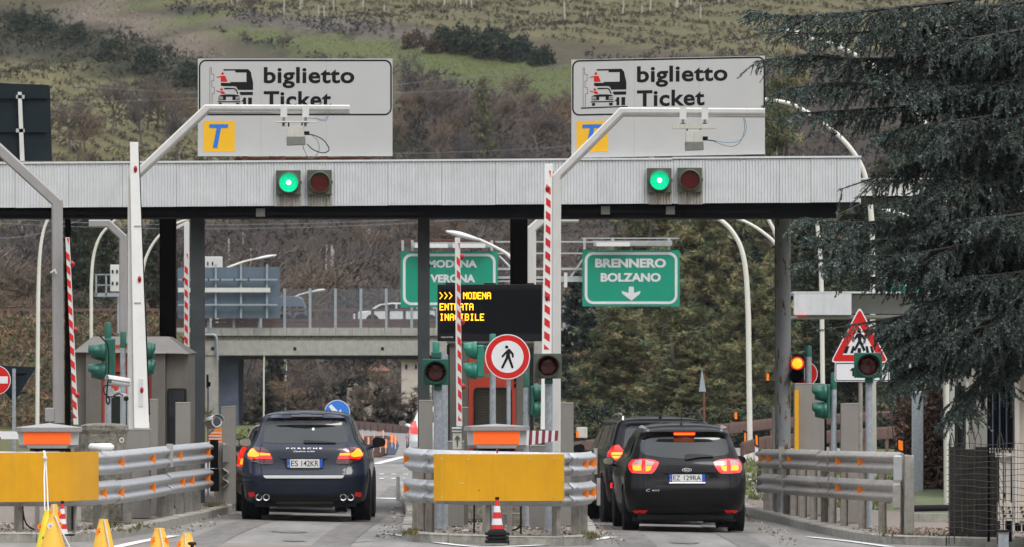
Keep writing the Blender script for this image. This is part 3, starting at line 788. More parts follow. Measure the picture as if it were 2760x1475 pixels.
for c_ in cuts:
    a, b = prev, c_; inset = any(abs(a - X(s0, YC)) < .02 for s0, s1 in SIG)
    fascia_panel(a + .002, b - .002, 'fascia', random.uniform(-.004, .004), y=YC + random.uniform(0, .004))
    prev = c_
MB().box(x_end - .012, x_end, YC, YC + 8, Z(549, YC), ftop(x_end) - .02).build('side_fascia', 'fascia', parent=canopy)
# cap flashing along the top: two lengths with a step
for a, b, dz in ((x_beg, X(1812, YC), 0), (X(1812, YC) + .003, x_end + .01, .012)):
    mb = MB(); mb.add([(a, YC - .03, ftop(a) - .03 + dz), (b, YC - .03, ftop(b) - .03 + dz), (b, YC - .03, ftop(b) + dz), (a, YC - .03, ftop(a) + dz),
                       (a, YC + .5, ftop(a) - .03 + dz), (b, YC + .5, ftop(b) - .03 + dz), (b, YC + .5, ftop(b) + dz), (a, YC + .5, ftop(a) + dz)],
                      [(0, 1, 2, 3), (3, 2, 6, 7), (1, 5, 6, 2), (4, 7, 6, 5), (0, 4, 5, 1), (0, 3, 7, 4)])
    mb.build('cap_flashing', 'fascia', parent=canopy)
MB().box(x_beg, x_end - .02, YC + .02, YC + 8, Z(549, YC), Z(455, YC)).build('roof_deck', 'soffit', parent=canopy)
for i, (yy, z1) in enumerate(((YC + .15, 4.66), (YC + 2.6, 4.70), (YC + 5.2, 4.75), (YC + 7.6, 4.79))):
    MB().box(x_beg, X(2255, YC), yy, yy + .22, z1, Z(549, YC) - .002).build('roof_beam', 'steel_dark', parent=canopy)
for a, b, t, u in ((-10, 470, 568, 578), (560, 1140, 572, 580), (1505, 2080, 566, 574)):
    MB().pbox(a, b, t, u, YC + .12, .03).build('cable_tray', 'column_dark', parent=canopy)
for px_, py_ in ((690, 562), (1795, 556), (1620, 556)):
    MB().pbox(px_, px_ + 24, py_ , py_ + 22, YC + .1, .05).build('junction_box', 'unit_grey', parent=canopy)
# dark water stains live on separate lower panels under the lane signals
for a, b in ((748, 812), (830, 896), (1748, 1811), (1828, 1893)):
    fascia_panel(X(a, YC), X(b, YC), 'fascia_dirt', 0, Z(520, YC) + .03 + (.04 if a > 1500 else 0), Z(556, YC) + (.03 if a > 1500 else 0), y=YC - .02)
# columns
def column(px0, px1, top, m, Yc, label, shape='box', bot=None):
    xa, xb = X(px0, Yc), X(px1, Yc); xm = (xa + xb) / 2; g = G(xm, Yc) + .1; zt_ = Z(top, Yc)
    th = thing('canopy_column', label, 'column', (xm, Yc + .1, g), 'steel columns under the canopy')
    w = xb - xa; mb = MB()
    if shape == 'H':
        mb.box(xa, xb, Yc, Yc + .014, g, zt_); mb.box(xa, xb, Yc + w * .95, Yc + w * .95 + .014, g, zt_); mb.box(xm - .006, xm + .006, Yc + .014, Yc + w * .95, g, zt_)
        mb.build('shaft', m, parent=th)
    elif shape == 'round':
        mb.lathe([(w / 2, g), (w / 2, zt_)], (xm, Yc + w / 2, 0), 'Z', 24); mb.build('shaft', m, parent=th, smooth='auto')
    else:
        mb.box(xa, xb, Yc, Yc + w, g, zt_); mb.build('shaft', m, parent=th, bevel=.008)
    MB().box(xa - .08, xb + .08, Yc - .08, Yc + w + .08, g, g + .02).build('base_plate', m, parent=th)
    return th
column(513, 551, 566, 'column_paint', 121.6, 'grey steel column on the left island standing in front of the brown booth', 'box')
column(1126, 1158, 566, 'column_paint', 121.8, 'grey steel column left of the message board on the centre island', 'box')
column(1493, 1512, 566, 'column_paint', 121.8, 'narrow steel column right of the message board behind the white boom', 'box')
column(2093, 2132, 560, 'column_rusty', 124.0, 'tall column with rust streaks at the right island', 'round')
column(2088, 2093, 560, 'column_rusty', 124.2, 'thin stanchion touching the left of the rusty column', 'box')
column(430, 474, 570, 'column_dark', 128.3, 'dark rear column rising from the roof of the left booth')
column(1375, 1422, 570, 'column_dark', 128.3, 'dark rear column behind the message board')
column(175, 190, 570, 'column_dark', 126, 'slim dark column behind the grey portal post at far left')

# ---------------------------------------------------------------- big ticket signs above the fascia
SP = YC / F * 1.0
def rrect(x0, x1, z0, z1, r, k=6):
    out = []
    for cx, cz, a in ((x1 - r, z0 + r, -90), (x1 - r, z1 - r, 0), (x0 + r, z1 - r, 90), (x0 + r, z0 + r, 180)):
        for j in range(k + 1): out.append((cx + r * math.cos(R(a + 90 * j / k)), cz + r * math.sin(R(a + 90 * j / k))))
    return out
def ticket_sign(px0, px1, t, u, label, dx, dy, shear, legs):
    Ys = YC + .1
    x0, x1, z0, z1 = X(px0, Ys), X(px1, Ys), Z(u, Ys), Z(t, Ys)
    th = thing('lane_sign', label, 'sign', (x0, Ys, z0), 'white ticket lane signs on the canopy')
    K = Ys / F
    def q(px, py): return (X(px + dx, Ys), Z(py + dy, Ys))
    def sh(mb):   # the right sign hangs a little crooked
        mb.v = [(x, y, z + (x - x0) * shear) for x, y, z in mb.v]; return mb
    seams = [x0, x0 + (x1 - x0) * .325, x0 + (x1 - x0) * .66, x1]
    for i in range(3): sh(MB().box(seams[i] + .001, seams[i + 1] - .001, Ys, Ys + .03, z0, z1)).build('sign_panel', 'sign_white', parent=th)
    yb = Ys - .003
    a0, a1 = q(536, 161), q(1056, 311)
    sh(MB().ring(rrect(a0[0], a1[0], a1[1], a0[1], .115), rrect(a0[0] + .024, a1[0] - .024, a1[1] + .024, a0[1] - .024, .092), yb, Ys)).build('border', 'sign_black', parent=th)
    mb = MB(); b0 = q(710, 227); b1 = q(954, 184)
    # biglietto: bbox 710..954 x 181..239 (with the tail of the g)
    c0 = q(711, 238); text(mb, 'biglietto', c0[0], c0[1], 244 * K, 57 * K, yb, bold=.027, space=1.06)
    c0 = q(711, 290); text(mb, 'Ticket', c0[0], c0[1], 182 * K, 44 * K, yb, bold=.027, space=1.06)
    sh(mb).build('lettering', 'sign_black', parent=th)
    # yellow T telepass square
    c0, c1 = q(548, 326), q(633, 409)
    sh(MB().box(c0[0], c1[0], Ys - .003, Ys, c1[1], c0[1])).build('lane_symbol_field', 'sign_yellow', parent=th)
    Tp = [(564.5, 335), (616, 335), (614, 345), (596, 345), (585.5, 399), (573.5, 399), (584, 345), (563.5, 345)]
    sh(MB().prism([q(*p) for p in Tp], Ys - .007, Ys - .003)).build('lane_symbol_letter', 'sign_bright_blue', parent=th)
    # pictogram, outlined in pixels of the enlarged crop (4.747 per photograph pixel, origin 540, 150)
    def z(pts): return [q(540 + a / 4.747, 150 + b / 4.747) for a, b in pts]
    mb = MB()
    for pg in ([(292, 183), (300, 174), (612, 174), (648, 214), (655, 260), (590, 260), (590, 216), (450, 216), (445, 192), (300, 192)],
               [(655, 260), (675, 345), (675, 440), (480, 440), (462, 400), (430, 392), (300, 392), (262, 385), (262, 350), (385, 350), (385, 338), (590, 338), (590, 260)],
               [(500, 465), (673, 465), (673, 505), (515, 505)], [(548, 538), (585, 538), (585, 640), (548, 640)], [(612, 538), (660, 538), (660, 640), (612, 640)],
               [(530, 570), (548, 566), (548, 590), (530, 586)],
               [(298, 420), (330, 412), (440, 416), (462, 432), (490, 492), (474, 492), (448, 440), (430, 430), (310, 432)],
               [(225, 522), (262, 505), (330, 497), (420, 497), (480, 505), (510, 522), (450, 527), (450, 570), (410, 570), (410, 527), (328, 527), (328, 570), (290, 570), (290, 527)],
               [(226, 540), (288, 540), (288, 548), (226, 548)], [(452, 540), (508, 540), (508, 548), (452, 548)], [(226, 560), (288, 562), (292, 572), (240, 572)], [(452, 562), (508, 560), (500, 572), (450, 572)],
               [(222, 584), (514, 584), (514, 598), (222, 598)], [(235, 606), (275, 606), (275, 640), (235, 640)], [(455, 606), (500, 606), (500, 640), (455, 640)],
               [(95, 660), (690, 650), (690, 662), (95, 676)]):
        mb.prism(z(pg), yb, Ys)
    for a, b, c, d in ((120, 155, 124, 655), (140, 155, 144, 240), (144, 236, 174, 240), (171, 240, 175, 318), (144, 318, 175, 322), (144, 322, 148, 404), (148, 402, 180, 406), (177, 406, 181, 484), (148, 484, 181, 488), (148, 488, 152, 655), (120, 153, 144, 157)):
        mb.prism(z([(a, b), (c, b), (c, d), (a, d)]), yb - .0005, Ys)
    sh(mb).build('pictogram', 'sign_black', parent=th)
    mb = MB()
    for pg in ([(205, 272), (262, 262), (318, 258), (348, 334), (262, 336), (260, 278), (207, 281)], [(205, 448), (212, 444), (262, 462), (295, 455), (322, 486), (275, 492), (262, 474), (205, 455)]):
        mb.prism(z(pg), yb, Ys)
    for a, b in ((285, 229), (271, 434)):
        c = z([(a, b)])[0]; mb.disc(c, 17 / 4.747 * K, yb, Ys, 18)
    sh(mb).build('pictogram_figures', 'sign_red', parent=th)
    for lx in legs: MB().box(X(lx - 7, Ys), X(lx + 7, Ys), Ys + .031, Ys + .09, Z(445, Ys), z0 + .02).build('leg', 'rust_beam' if dx == 0 else 'beige_metal', parent=th)
    return th
ticket_sign(533, 1058, 158, 421, 'white biglietto Ticket sign on the left with its orange T lane square fully visible', 0, 0, 0, [660, 762, 870, 973])
tag(MB().pbox(631, 1002, 424, 434, YC + .2, .08).build('sign_beam', 'rust_beam', at=P(800, 432, YC)), 'rusty red steel beam lying under the left ticket sign', 'beam')
ticket_sign(1540, 2062, 161, 426, 'white biglietto Ticket sign on the right whose T square is crossed by a diagonal pipe', 1006, 1.5, .020, [1632, 1756, 1880, 2000])
tag(MB().pbox(1790, 2075, 420, 428, YC + .22, .06).build('sign_beam', 'rust_beam', at=P(1850, 430, YC)), 'thin brown steel beam under the right half of the right ticket sign', 'beam')
th = thing('lane_sign', 'back of a dark sign board on a pale perforated post at the far left', 'sign', P(55, 433, YC + .12))
MB().prism([(X(a, YC + .1), Z(b, YC + .1)) for a, b in ((-60, 222), (126, 229), (134, 231), (140, 434), (-60, 434))], YC + .1, YC + .16).build('sign_panel', 'sign_back', parent=th)
for b in (262, 353): MB().pbox(-40, 128, b - 3, b + 3, YC + .05, .03).build('rail', 'sign_back', parent=th); MB().pbox(43, 66, b - 6, b + 4, YC + .0, .03).build('clamp', 'galv', parent=th)
mb = MB(); mb.add([(X(a, YC), y, Z(b, YC)) for a, b, y in ((48, 248, YC), (58, 248, YC), (66, 434, YC), (54, 434, YC), (48, 248, YC + .04), (58, 248, YC + .04), (66, 434, YC + .04), (54, 434, YC + .04))], [(3, 2, 1, 0), (4, 5, 6, 7), (0, 1, 5, 4), (1, 2, 6, 5), (3, 7, 6, 2), (0, 4, 7, 3)]); mb.build('post', 'steel_white', parent=th)

# lane signals on the fascia
def fascia_signal(px, py, lit, label):
    Yf = YC - .16; s = 33; th = thing('lane_signal', label, 'traffic light', P(px, py + s, Yf + .14), 'signals fixed to the canopy fascia')
    MB().pbox(px - s, px + s, py - s, py + s, YC - .13, .11).build('housing', 'signal_olive', parent=th, bevel=.006)
    c = P(px + 1, py, Yf); r = 26 / F * YC
    MB().lathe([(r * 1.12, .07), (r * 1.12, -.02), (r * 1.02, -.03), (r * .98, .05)], (c.x, Yf, c.z), 'Y', 32).build('lens_ring', 'signal_olive', parent=th, smooth='auto')
    mb = MB(); mb.disc((c.x, c.z), r * .98, Yf + .02, Yf + .05, 32); ln = mb.build('lens', 'lens_green_on' if lit else 'lens_red_off', parent=th)
    if lit: MB().disc((c.x, c.z), r * .24, Yf + .016, Yf + .02, 20).build('lamp_core', 'lens_core', parent=ln)
    MB().pbox(px + s - 2, px + s + 3, py - 4, py + 4, YC - .1, .06).build('latch', 'signal_olive', parent=th)
fascia_signal(777, 492, True, 'lit green lane signal on the fascia over the left lane')
fascia_signal(861, 491, False, 'unlit dark red lane signal on the fascia beside the left green one')
fascia_signal(1777, 486, True, 'lit green lane signal on the fascia over the right lane')
fascia_signal(1859, 485, False, 'unlit dark red lane signal on the fascia beside the right green one')

# ---------------------------------------------------------------- portal pipes over the lanes, with their readers
def portal(label, pts, Yp, m, w=.13, foot=True, name='gantry_arm'):
    V = [P(a, b, Yp) for a, b in pts]
    th = thing(name, label, 'gantry', (V[0].x, Yp, V[0].z), 'bent steel portal arms')
    r = w / 2; k = 8
    o = MB()
    # chamfered pipe: octagonal section, mitred
    rings = []
    for i, p in enumerate(V):
        d0 = (V[i] - V[i - 1]).normalized() if i else None; d1 = (V[i + 1] - V[i]).normalized() if i < len(V) - 1 else None
        t = ((d0 or d1) + (d1 or d0)).normalized(); b = t.cross(Vector((0, 1, 0))).normalized()
        kk = 1 / max(.35, math.sqrt((1 + (d0.dot(d1) if d0 and d1 else 1)) / 2))
        sec = [(-.7, -1), (.7, -1), (1, -.6), (1, .6), (.7, 1), (-.7, 1), (-1, .6), (-1, -.6)]
        rings.append([p + Vector((0, 1, 0)) * r * v + b * r * u * kk for u, v in sec])
    vs = [v for q in rings for v in q]
    fs = [(i * k + j, i * k + (j + 1) % k, (i + 1) * k + (j + 1) % k, (i + 1) * k + j) for i in range(len(V) - 1) for j in range(k)] + [tuple(range(k))[::-1], tuple((len(V) - 1) * k + j for j in range(k))]
    o.add(vs, fs); o.build('pipe', m, parent=th)
    return th
def seam(th, pts, Yp, m, w=.02):
    MB().bar([P(a, b, Yp) for a, b in pts], .006, w).build('pipe_seam', m, parent=th)
gl = G(X(352, 109), 109) + .12
yb_ = YH - (gl - HC) / 109 * F
t1 = portal('white bent portal pipe over the left lane carrying a toll reader with looped cables', [(355, yb_), (357, 483), (557, 294), (943, 295)], 109, 'grey_tube_light')
seam(t1, [(372, 476), (565, 294.5), (943, 296)], 108.92, 'grey_tube')
t2 = portal('white bent portal pipe over the right lane ending at the right ticket sign edge', [(1498, yb_ + 10), (1500, 478), (1676, 302), (2061, 304.5)], 106, 'grey_tube_light')
seam(t2, [(1512, 474), (1680, 304.5), (2061, 306)], 105.92, 'grey_tube')
t3 = portal('shaded grey bent portal pipe at far left leading out of the picture', [(158, 1140), (154, 546), (-60, 350), (-400, 350)], 104.5, 'grey_tube', .15)  # shade on this pipe is put into its darker grey
MB().pbox(121, 146, 1100, 1137, 104.4, .12).build('foot_box', 'grey_tube', parent=t3, bevel=.01)
MB().bar([P(136, 735, 104.38), P(148, 727, 104.38), P(152, 738, 104.38)], .02, .02).build('hook', 'steel_white', parent=t3)
t4 = portal('distant grey portal pipe seen between the left lamp posts and the booth', [(332, 960), (332, 640), (292, 603), (240, 603)], 137, 'grey_tube', .14)
t5 = portal('distant white portal pipe standing behind the message board', [(1433, 900), (1433, 618), (1467, 588), (1560, 588)], 137, 'grey_tube_light', .16)
t6 = portal('distant pale portal pipe crossing behind the dark rear column at left', [(505, 640), (505, 600), (462, 622), (458, 622)], 139, 'grey_tube_light', .05)
def reader(px, top, shape, label, Yr=105.8):
    th = thing('toll_reader', label, 'toll reader', P(px, 345, Yr), 'readers hung under the portal pipes')
    for bx in shape['br']:
        MB().pbox(bx - 9, bx + 9, shape['y'] - 12, shape['y'] + 20, Yr + .06, .012).build('clamp', 'steel_white', parent=th)
        mb = MB(); mb.tube([P(bx, shape['y'] + 18, Yr + .08), P(bx - 1, shape['y'] + 45, Yr + .08)], .018, 8); mb.build('hanger', 'unit_grey', parent=th)
        MB().pbox(bx - 7, bx + 7, shape['y'] + 30, shape['y'] + 36, Yr + .04, .05).build('bolt', 'visor_black', parent=th)
    (pa, pb, pt, pu) = shape['plate']
    MB().pbox(pa, pb, pt, pu, Yr, .2).build('mounting_plate', 'steel_white' if pu - pt < 6 else 'unit_beige', parent=th)
    for bx in (shape['box'][0] + 5, shape['box'][1] - 6): MB().pbox(bx - 2, bx + 2, pu, shape['box'][2] + 18, Yr + .02, .02).build('strut', 'visor_black', parent=th)
    a, b, c, d, e = shape['box']
    MB().prism([(X(a + 2, Yr), Z(c, Yr)), (X(b - 3, Yr), Z(c - 3, Yr)), (X(b, Yr), Z(d, Yr)), (X(a, Yr), Z(d, Yr))], Yr, Yr + .22).build('housing', 'unit_beige', parent=th, bevel=.006)
    MB().prism([(X(a - 1, Yr), Z(d + 1, Yr)), (X(b + 2, Yr), Z(d - 1, Yr)), (X(b + 3, Yr), Z(e - 2, Yr)), (X(a, Yr), Z(e, Yr))], Yr - .05, Yr + .2).build('antenna_box', 'unit_grey', parent=th, bevel=.006)
    MB().pbox(b, b + 14, d - 15, d - 5, Yr + .03, .04).build('plug', 'visor_black', parent=th)
    for m, pts in shape['cab']:
        MB().tube([P(*p, Yr + .04) for p in dense(pts, 6)], .006 if m != 'visor_black' else .008, 6).build('cable', m, parent=th)
reader(793, 330, dict(br=(765, 824), y=296, plate=(740, 852, 326, 330), box=(773, 820, 342, 369, 392),
       cab=[('visor_black', [(832, 362), (850, 366), (872, 378), (886, 398), (884, 408), (868, 412), (845, 404), (828, 389)]), ('cable_grey', [(840, 364), (856, 380), (860, 405), (846, 425), (832, 425), (820, 405), (816, 390)]), ('cable_grey', [(826, 318), (850, 320), (876, 326), (886, 310)]), ('cable_blue', [(850, 316), (872, 322), (885, 308)])]), 'box shaped toll reader with two cable loops hanging under the left portal pipe', 108.8)
reader(1872, 330, dict(br=(1841, 1900), y=302, plate=(1814, 1930, 334, 347), box=(1847, 1894, 353, 383, 406),
       cab=[('visor_black', [(1894, 378), (1910, 378), (1930, 381)]), ('cable_grey', [(1925, 381), (1950, 391), (1978, 394), (1998, 378), (2007, 345), (2004, 318)]), ('cable_blue', [(1925, 379), (1955, 384), (1985, 382), (2003, 370), (2012, 345), (2007, 318)])]), 'box shaped toll reader hanging under the right portal pipe with one cable swag')

# ---------------------------------------------------------------- raised booms
def boom(label, x0t, x0b, w, yt, yb, Yb, stripes=None, m='steel_white', cap=True, lamps=(), dark=None, pitch=36, wide=None, sw=1., sx=0., ystripe=None):
    """raised barrier arm: photograph columns of its left edge at top and bottom, width w"""
    th = thing('barrier_boom', label, 'barrier boom', P(x0b + w / 2, yb, Yb), 'raised barrier booms')
    D = .05
    def q(u, py):  # u 0..1 across
        k = (py - yt) / (yb - yt); wb = w + ((wide or w) - w) * k
        return (X(x0t + (x0b - x0t) * k + u * wb, Yb), Z(py, Yb))
    MB().prism([q(0, yt), q(1, yt), q(1, yb), q(0, yb)], Yb, Yb + D).build('arm', m, parent=th, bevel=.004)
    if stripes:
        s0, s1 = ystripe or (yt + 2, yb - 30); y = s0; i = 0
        a0, a1 = sx, sx + sw
        while y + pitch * .5 < s1:
            h = pitch * .55
            if i == 0: pg = [q(a0 + .3, y), q(a1, y), q(a1, y + h)]
            else: pg = [q(a0, y), q(a1, y + pitch * .28), q(a1, y + h + pitch * .28), q(a0, y + h)]
            MB().prism(pg, Yb - .003, Yb).build('red_stripe', 'boom_red', parent=th); y += pitch; i += 1
        MB().prism([q(a0, y), q(a1, y + pitch * .4), q(a0, y + pitch * .4)] , Yb - .003, Yb).build('red_stripe', 'boom_red', parent=th)
    for lx, ly, side in lamps:
        c = P(lx, ly, Yb - .02)
        if side: MB().lathe([(.02, -.01), (.045, .0), (.045, .02), (.02, .05), (.0, .055)], (X(lx, Yb) , Yb + .03, c.z), 'X', 14).build('marker_lamp', 'red_cap', parent=th, smooth=True)
        else:
            mb = MB(); mb.lathe([(.0, -.05), (.018, -.04), (.026, -.01), (.028, .02)], (0, 0, 0), 'Y', 14); mb.v = [(c.x + x, Yb + y * .6, c.z + z * 1.9) for x, y, z in mb.v]
            mb.build('marker_lamp', 'red_cap', parent=th, smooth=True)
    if dark: MB().prism([q(1, yt + dark[0]), q(1 + dark[2], yt + dark[0]), q(1 + dark[2], yb + dark[1]), q(1, yb + dark[1])], Yb + .01, Yb + .04).build('rubber_edge', 'rubber', parent=th)
    return th
b1 = boom('broad plain white raised boom with small red marker lamps on the left island', 350, 362, 22, 383, 1154, 108.3, wide=40, m='white_paint', lamps=[(365, 456, 0), (376, 753, 0), (382, 1052, 0)], dark=(12, -35, .1))
MB().prism([(X(344, 108.4), Z(480, 108.4)), (X(350, 108.4), Z(470, 108.4)), (X(364, 108.4), Z(1158, 108.4)), (X(348, 108.4), Z(1158, 108.4))], 108.36, 108.4).build('side_flange', 'grey_tube_light', parent=b1)
for yy in (608, 815): MB().pbox(362, 380, yy, yy + 3, 108.29, .01).build('sleeve_joint', 'cabinet_edge', parent=b1)
MB().pbox(374, 386, 1022, 1096, 108.29, .01).build('cover_strip', 'fascia', parent=b1)
boom('slender red and white striped raised boom just right of the shaded grey pipe', 176, 198, 11, 640, 1145, 104.2, True, lamps=[(191, 712, 1), (199, 890, 1), (204, 1066, 1)], pitch=36.3, ystripe=(641, 1116), wide=13, sw=.85)
boom('distant striped raised boom in front of the dark rear column', 496, 496, 14, 600, 940, 133, True, lamps=[(493, 752, 1), (493, 912, 1)], pitch=31.5, ystripe=(684, 935), sw=.62, sx=.12)
b4 = boom('tall striped raised boom in front of the left end of the message board', 1226, 1230, 14, 641, 1150, 104.2, True, lamps=[(1242, 692, 1), (1243, 868, 1), (1245, 1043, 1)], pitch=35.8, ystripe=(655, 1108), sw=.62, sx=.32, wide=16)
b5 = boom('wide white raised boom with a red striped strip right of the message board', 1469, 1457, 21, 442, 1158, 107, True, m='white_paint', lamps=[(1475, 509, 0), (1474, 803, 0)], pitch=36, ystripe=(460, 940), sw=.55, sx=.2, wide=31, dark=(20, -45, .1))
# boom hinges and cabinets at their feet
o = thing('boom_hinge', 'small grey hinge box with a leaf mark at the foot of the striped centre boom', 'hinge box', P(1236, 1212, 104))
MB().pbox(1220, 1244, 1168, 1212, 104, .12).build('box', 'unit_beige', parent=o, bevel=.006)
mb = MB(); mb.tube([P(1218, 1155, 103.98), P(1244, 1155, 103.98)], .014); mb.build('hinge_pin', 'galv', parent=o, smooth='auto')
mb = MB(); mb.tube([P(1218, 1163, 103.98), P(1244, 1163, 103.98)], .01); mb.build('hinge_pin', 'galv', parent=o)
MB().prism([(X(a, 103.99), Z(b, 103.99)) for a, b in ((1225, 1186), (1228, 1178), (1233, 1174), (1238, 1178), (1241, 1188), (1236, 1182), (1234, 1205), (1232, 1205), (1230, 1183))], 103.99, 104).build('leaf_mark', 'signal_olive', parent=o)

# ---------------------------------------------------------------- traffic lights on posts
def gz(px, Yp): return G(X(px, Yp), Yp) + .12
def sig_post(th, px, top, Yp, r, m='galv_pole', cap=None):
    x = X(px, Yp); g = gz(px, Yp)
    MB().lathe([(r, g), (r, Z(top, Yp))], (x, Yp + .1, 0), 'Z', 16).build('post', m, parent=th, smooth='auto')
    MB().lathe([(r * 2.0, g), (r * 2.0, g + .02)], (x, Yp + .1, 0), 'Z', 16).build('base_flange', m, parent=th)
    if cap:
        c0, c1, cm = cap; rr = r * 1.02
        MB().lathe([(rr, Z(c1, Yp)), (rr, Z(c0 + 3, Yp)), (rr * .8, Z(c0, Yp))], (x, Yp + .1, 0), 'Z', 16).build('post_cap', cm, parent=th, smooth='auto')
def front_signal(label, px, py, hw, hh, r, Yp, plate_m, ppx, ptop, cap=None, rr=None, pr=.05, tilt=0, extra=None):
    th = thing('traffic_light', label, 'traffic light', (X(ppx, Yp), Yp + .1, gz(ppx, Yp)), 'single lens signals beside the lanes')
    K = Yp / F; c = P(px, py, Yp)
    MB().pbox(px - hw, px + hw, py - hh, py + hh, Yp - .02, .05).build('backplate', plate_m, parent=th, bevel=.008)
    MB().lathe([(r * K * .8, .03), (r * K * 1.0, -.03), (r * K * 1.0, -.05)], (c.x, Yp, c.z), 'Y', 28).build('housing', plate_m, parent=th, smooth='auto')
    mb = MB(); n = 28; vs = []; rad = r * K
    for k in range(n + 1):
        a = 2 * math.pi * k / n; u, v = rad * math.cos(a), rad * math.sin(a)
        dep = .07 + .14 * max(0, math.sin(a) * .6 + .4)
        vs += [(c.x + u, Yp - .05, c.z + v), (c.x + u * 1.02, Yp - .05 - dep, c.z + v * 1.02), (c.x + u * .95, Yp - .05 - dep, c.z + v * .95), (c.x + u * .95, Yp - .05, c.z + v * .95)]
    fs = []
    for k in range(n):
        a, b = 4 * k, 4 * k + 4
        fs += [(a, b, b + 1, a + 1), (a + 1, b + 1, b + 2, a + 2)]
    mb.add(vs, fs); n0 = len(mb.f); mb.mi = 1
    mb.add(vs, [(4 * k + 2, 4 * k + 6, 4 * k + 7, 4 * k + 3) for k in range(n)])
    mb.build('visor', [plate_m, 'visor_black'], parent=th, smooth='auto')
    mb = MB(); mb.lathe([(rad * .93, -.04), (rad * .8, -.055), (rad * .5, -.068), (rad * .05, -.073)], (c.x, Yp, c.z), 'Y', 28); mb.build('lens', 'lens_red_off', parent=th, smooth=True)
    if ptop is not None: sig_post(th, ppx, ptop, Yp, pr, cap=cap)
    MB().pbox(ppx - 11, ppx + 11, py + hh, py + hh + 14, Yp, .16).build('bracket', 'signal_green', parent=th, bevel=.01)
    return th
front_signal('unlit red signal on a galvanised post at the left of the centre island', 1174, 1003, 35, 35, 31, 105, 'signal_green', 1180, 1030, None, pr=.062)
th = thing('signal_post', 'second galvanised post with a green cap behind the left centre signal', 'post', (X(1198, 106), 106, gz(1198, 106)))
sig_post(th, 1198, 955, 106, .05); MB().lathe([(.05, Z(955, 105.2)), (.05, Z(925, 105.2)), (.04, Z(922, 105.2))], (X(1175, 105.2), 105.2, 0), 'Z', 16).build('post_cap', 'signal_green_pale', parent=th, smooth='auto')
MB().pbox(1162, 1190, 949, 966, 105.1, .2).build('bracket', 'signal_green', parent=th, bevel=.01)
front_signal('unlit red signal on an olive plate in front of the wide white boom', 1477, 987, 37, 34, 31, 104.5, 'signal_olive', 1479, 1025, None, pr=.052)
front_signal('unlit red signal covering part of the plate under the pedestrian crossing sign', 2340, 985, 38, 34, 32, 112.0, 'signal_green', 2343, 1022, None, pr=.05)

def side_signal(label, ppx, Yp, heads, dirn, m, cap, pr=.045, box=None, px_in=None, bm=None, visor_px=36, ptop=None, back=False):
    """two-lens signal seen from its side; heads = rows of the visor axes; dirn -1: visors point left"""
    th = thing('traffic_light', label, 'traffic light', (X(ppx, Yp), Yp + .1, gz(ppx, Yp)), 'two lens signals seen from the side')
    K = Yp / F
    if ptop is not None: sig_post(th, ppx, ptop, Yp, pr, cap=cap)
    a, b, t, u = box
    MB().pbox(a, b, t, u, Yp + .02, .2).build('housing', m, parent=th, bevel=.02)
    for tt in (t + 4, u - 6): MB().pbox(min(b, ppx) - (0 if dirn < 0 else 8), max(a, ppx) + (8 if dirn < 0 else 0), tt - 3, tt + 3, Yp + .08, .06).build('bracket', m, parent=th)
    x0 = X(a if dirn < 0 else b, Yp)
    for h in heads:
        rad = 22 * K
        mb = MB(); mb.lathe([(rad * 1.08, 0), (rad * 1.12, dirn * .03), (rad * .98, dirn * .06)], (x0, Yp + .12, Z(h, Yp)), 'X', 20); mb.build('lens_housing', m, parent=th, smooth='auto')
        mb = MB(); n = 20; vs = []; Lv = visor_px * K
        for k in range(n + 1):
            an = 2 * math.pi * k / n; yy, zz = rad * math.cos(an), rad * math.sin(an)
            L2 = Lv * (1 if math.sin(an) > -.3 else .75) + .06
            vs += [(x0 + dirn * .05, Yp + .12 + yy, Z(h, Yp) + zz), (x0 + dirn * L2, Yp + .12 + yy * .86, Z(h, Yp) + zz * .80 + .008)]
        mb.add(vs, [(2 * k, 2 * k + 2, 2 * k + 3, 2 * k + 1) for k in range(n)])
        o = mb.build('visor', m, parent=th, smooth=True); s_ = o.modifiers.new('t', 'SOLIDIFY'); s_.thickness = .006
        mb = MB(); mb.disc((0, 0), rad * .9, 0, .01, 20); mb.v = [(x0 + dirn * (.055 + y), Yp + .12 + x, Z(h, Yp) + z) for x, y, z in mb.v]
        mb.build('lens', 'lens_red_off' if h == heads[0] else 'visor_black', parent=th)
    return th
side_signal('bright green two lens signal facing left beside the no pedestrians disc', 1328, 106, (945, 1000), -1, 'signal_green_pale', (900, 930, 'signal_green_pale'), .043, (1285, 1304, 930, 1018), ptop=925, visor_px=24)
side_signal('small green two lens signal facing right, low behind the no pedestrians disc', 1418, 108, (1058, 1105), 1, 'signal_green', (1005, 1045, 'signal_green'), .042, (1430, 1440, 1040, 1120), ptop=1030, visor_px=14)
side_signal('green two lens signal facing left by the camera on the left island', 290, 105.5, (950, 1002), -1, 'signal_green', (869, 913, 'signal_green'), .046, (283, 309, 912, 1018), ptop=905, visor_px=34)
side_signal('green two lens signal facing right, half hidden behind the broad white boom', 331, 110.5, (945, 990), 1, 'signal_green', (894, 938, 'signal_green'), .044, (345, 396, 925, 1010), ptop=930, visor_px=10)
side_signal('green two lens signal facing left beside the slim cabinet on the right island', 2248, 116, (1060, 1107), -1, 'signal_green', (1004, 1050, 'signal_green'), .045, (2229, 2238, 1036, 1128), ptop=1030, visor_px=28)
MB().tube([P(a, b, 105.35) for a, b in dense([(268, 905), (278, 915), (291, 935), (293, 990), (288, 1060), (286, 1078), (292, 1090), (296, 1078), (290, 1070)], 6)], .012, 6).build('hanging_cable', 'rubber', at=P(290, 1000, 105.35)).__setitem__('label', 'black cable hanging down the post of the left island signal'); bpy.data.objects['hanging_cable']['category'] = 'cable'
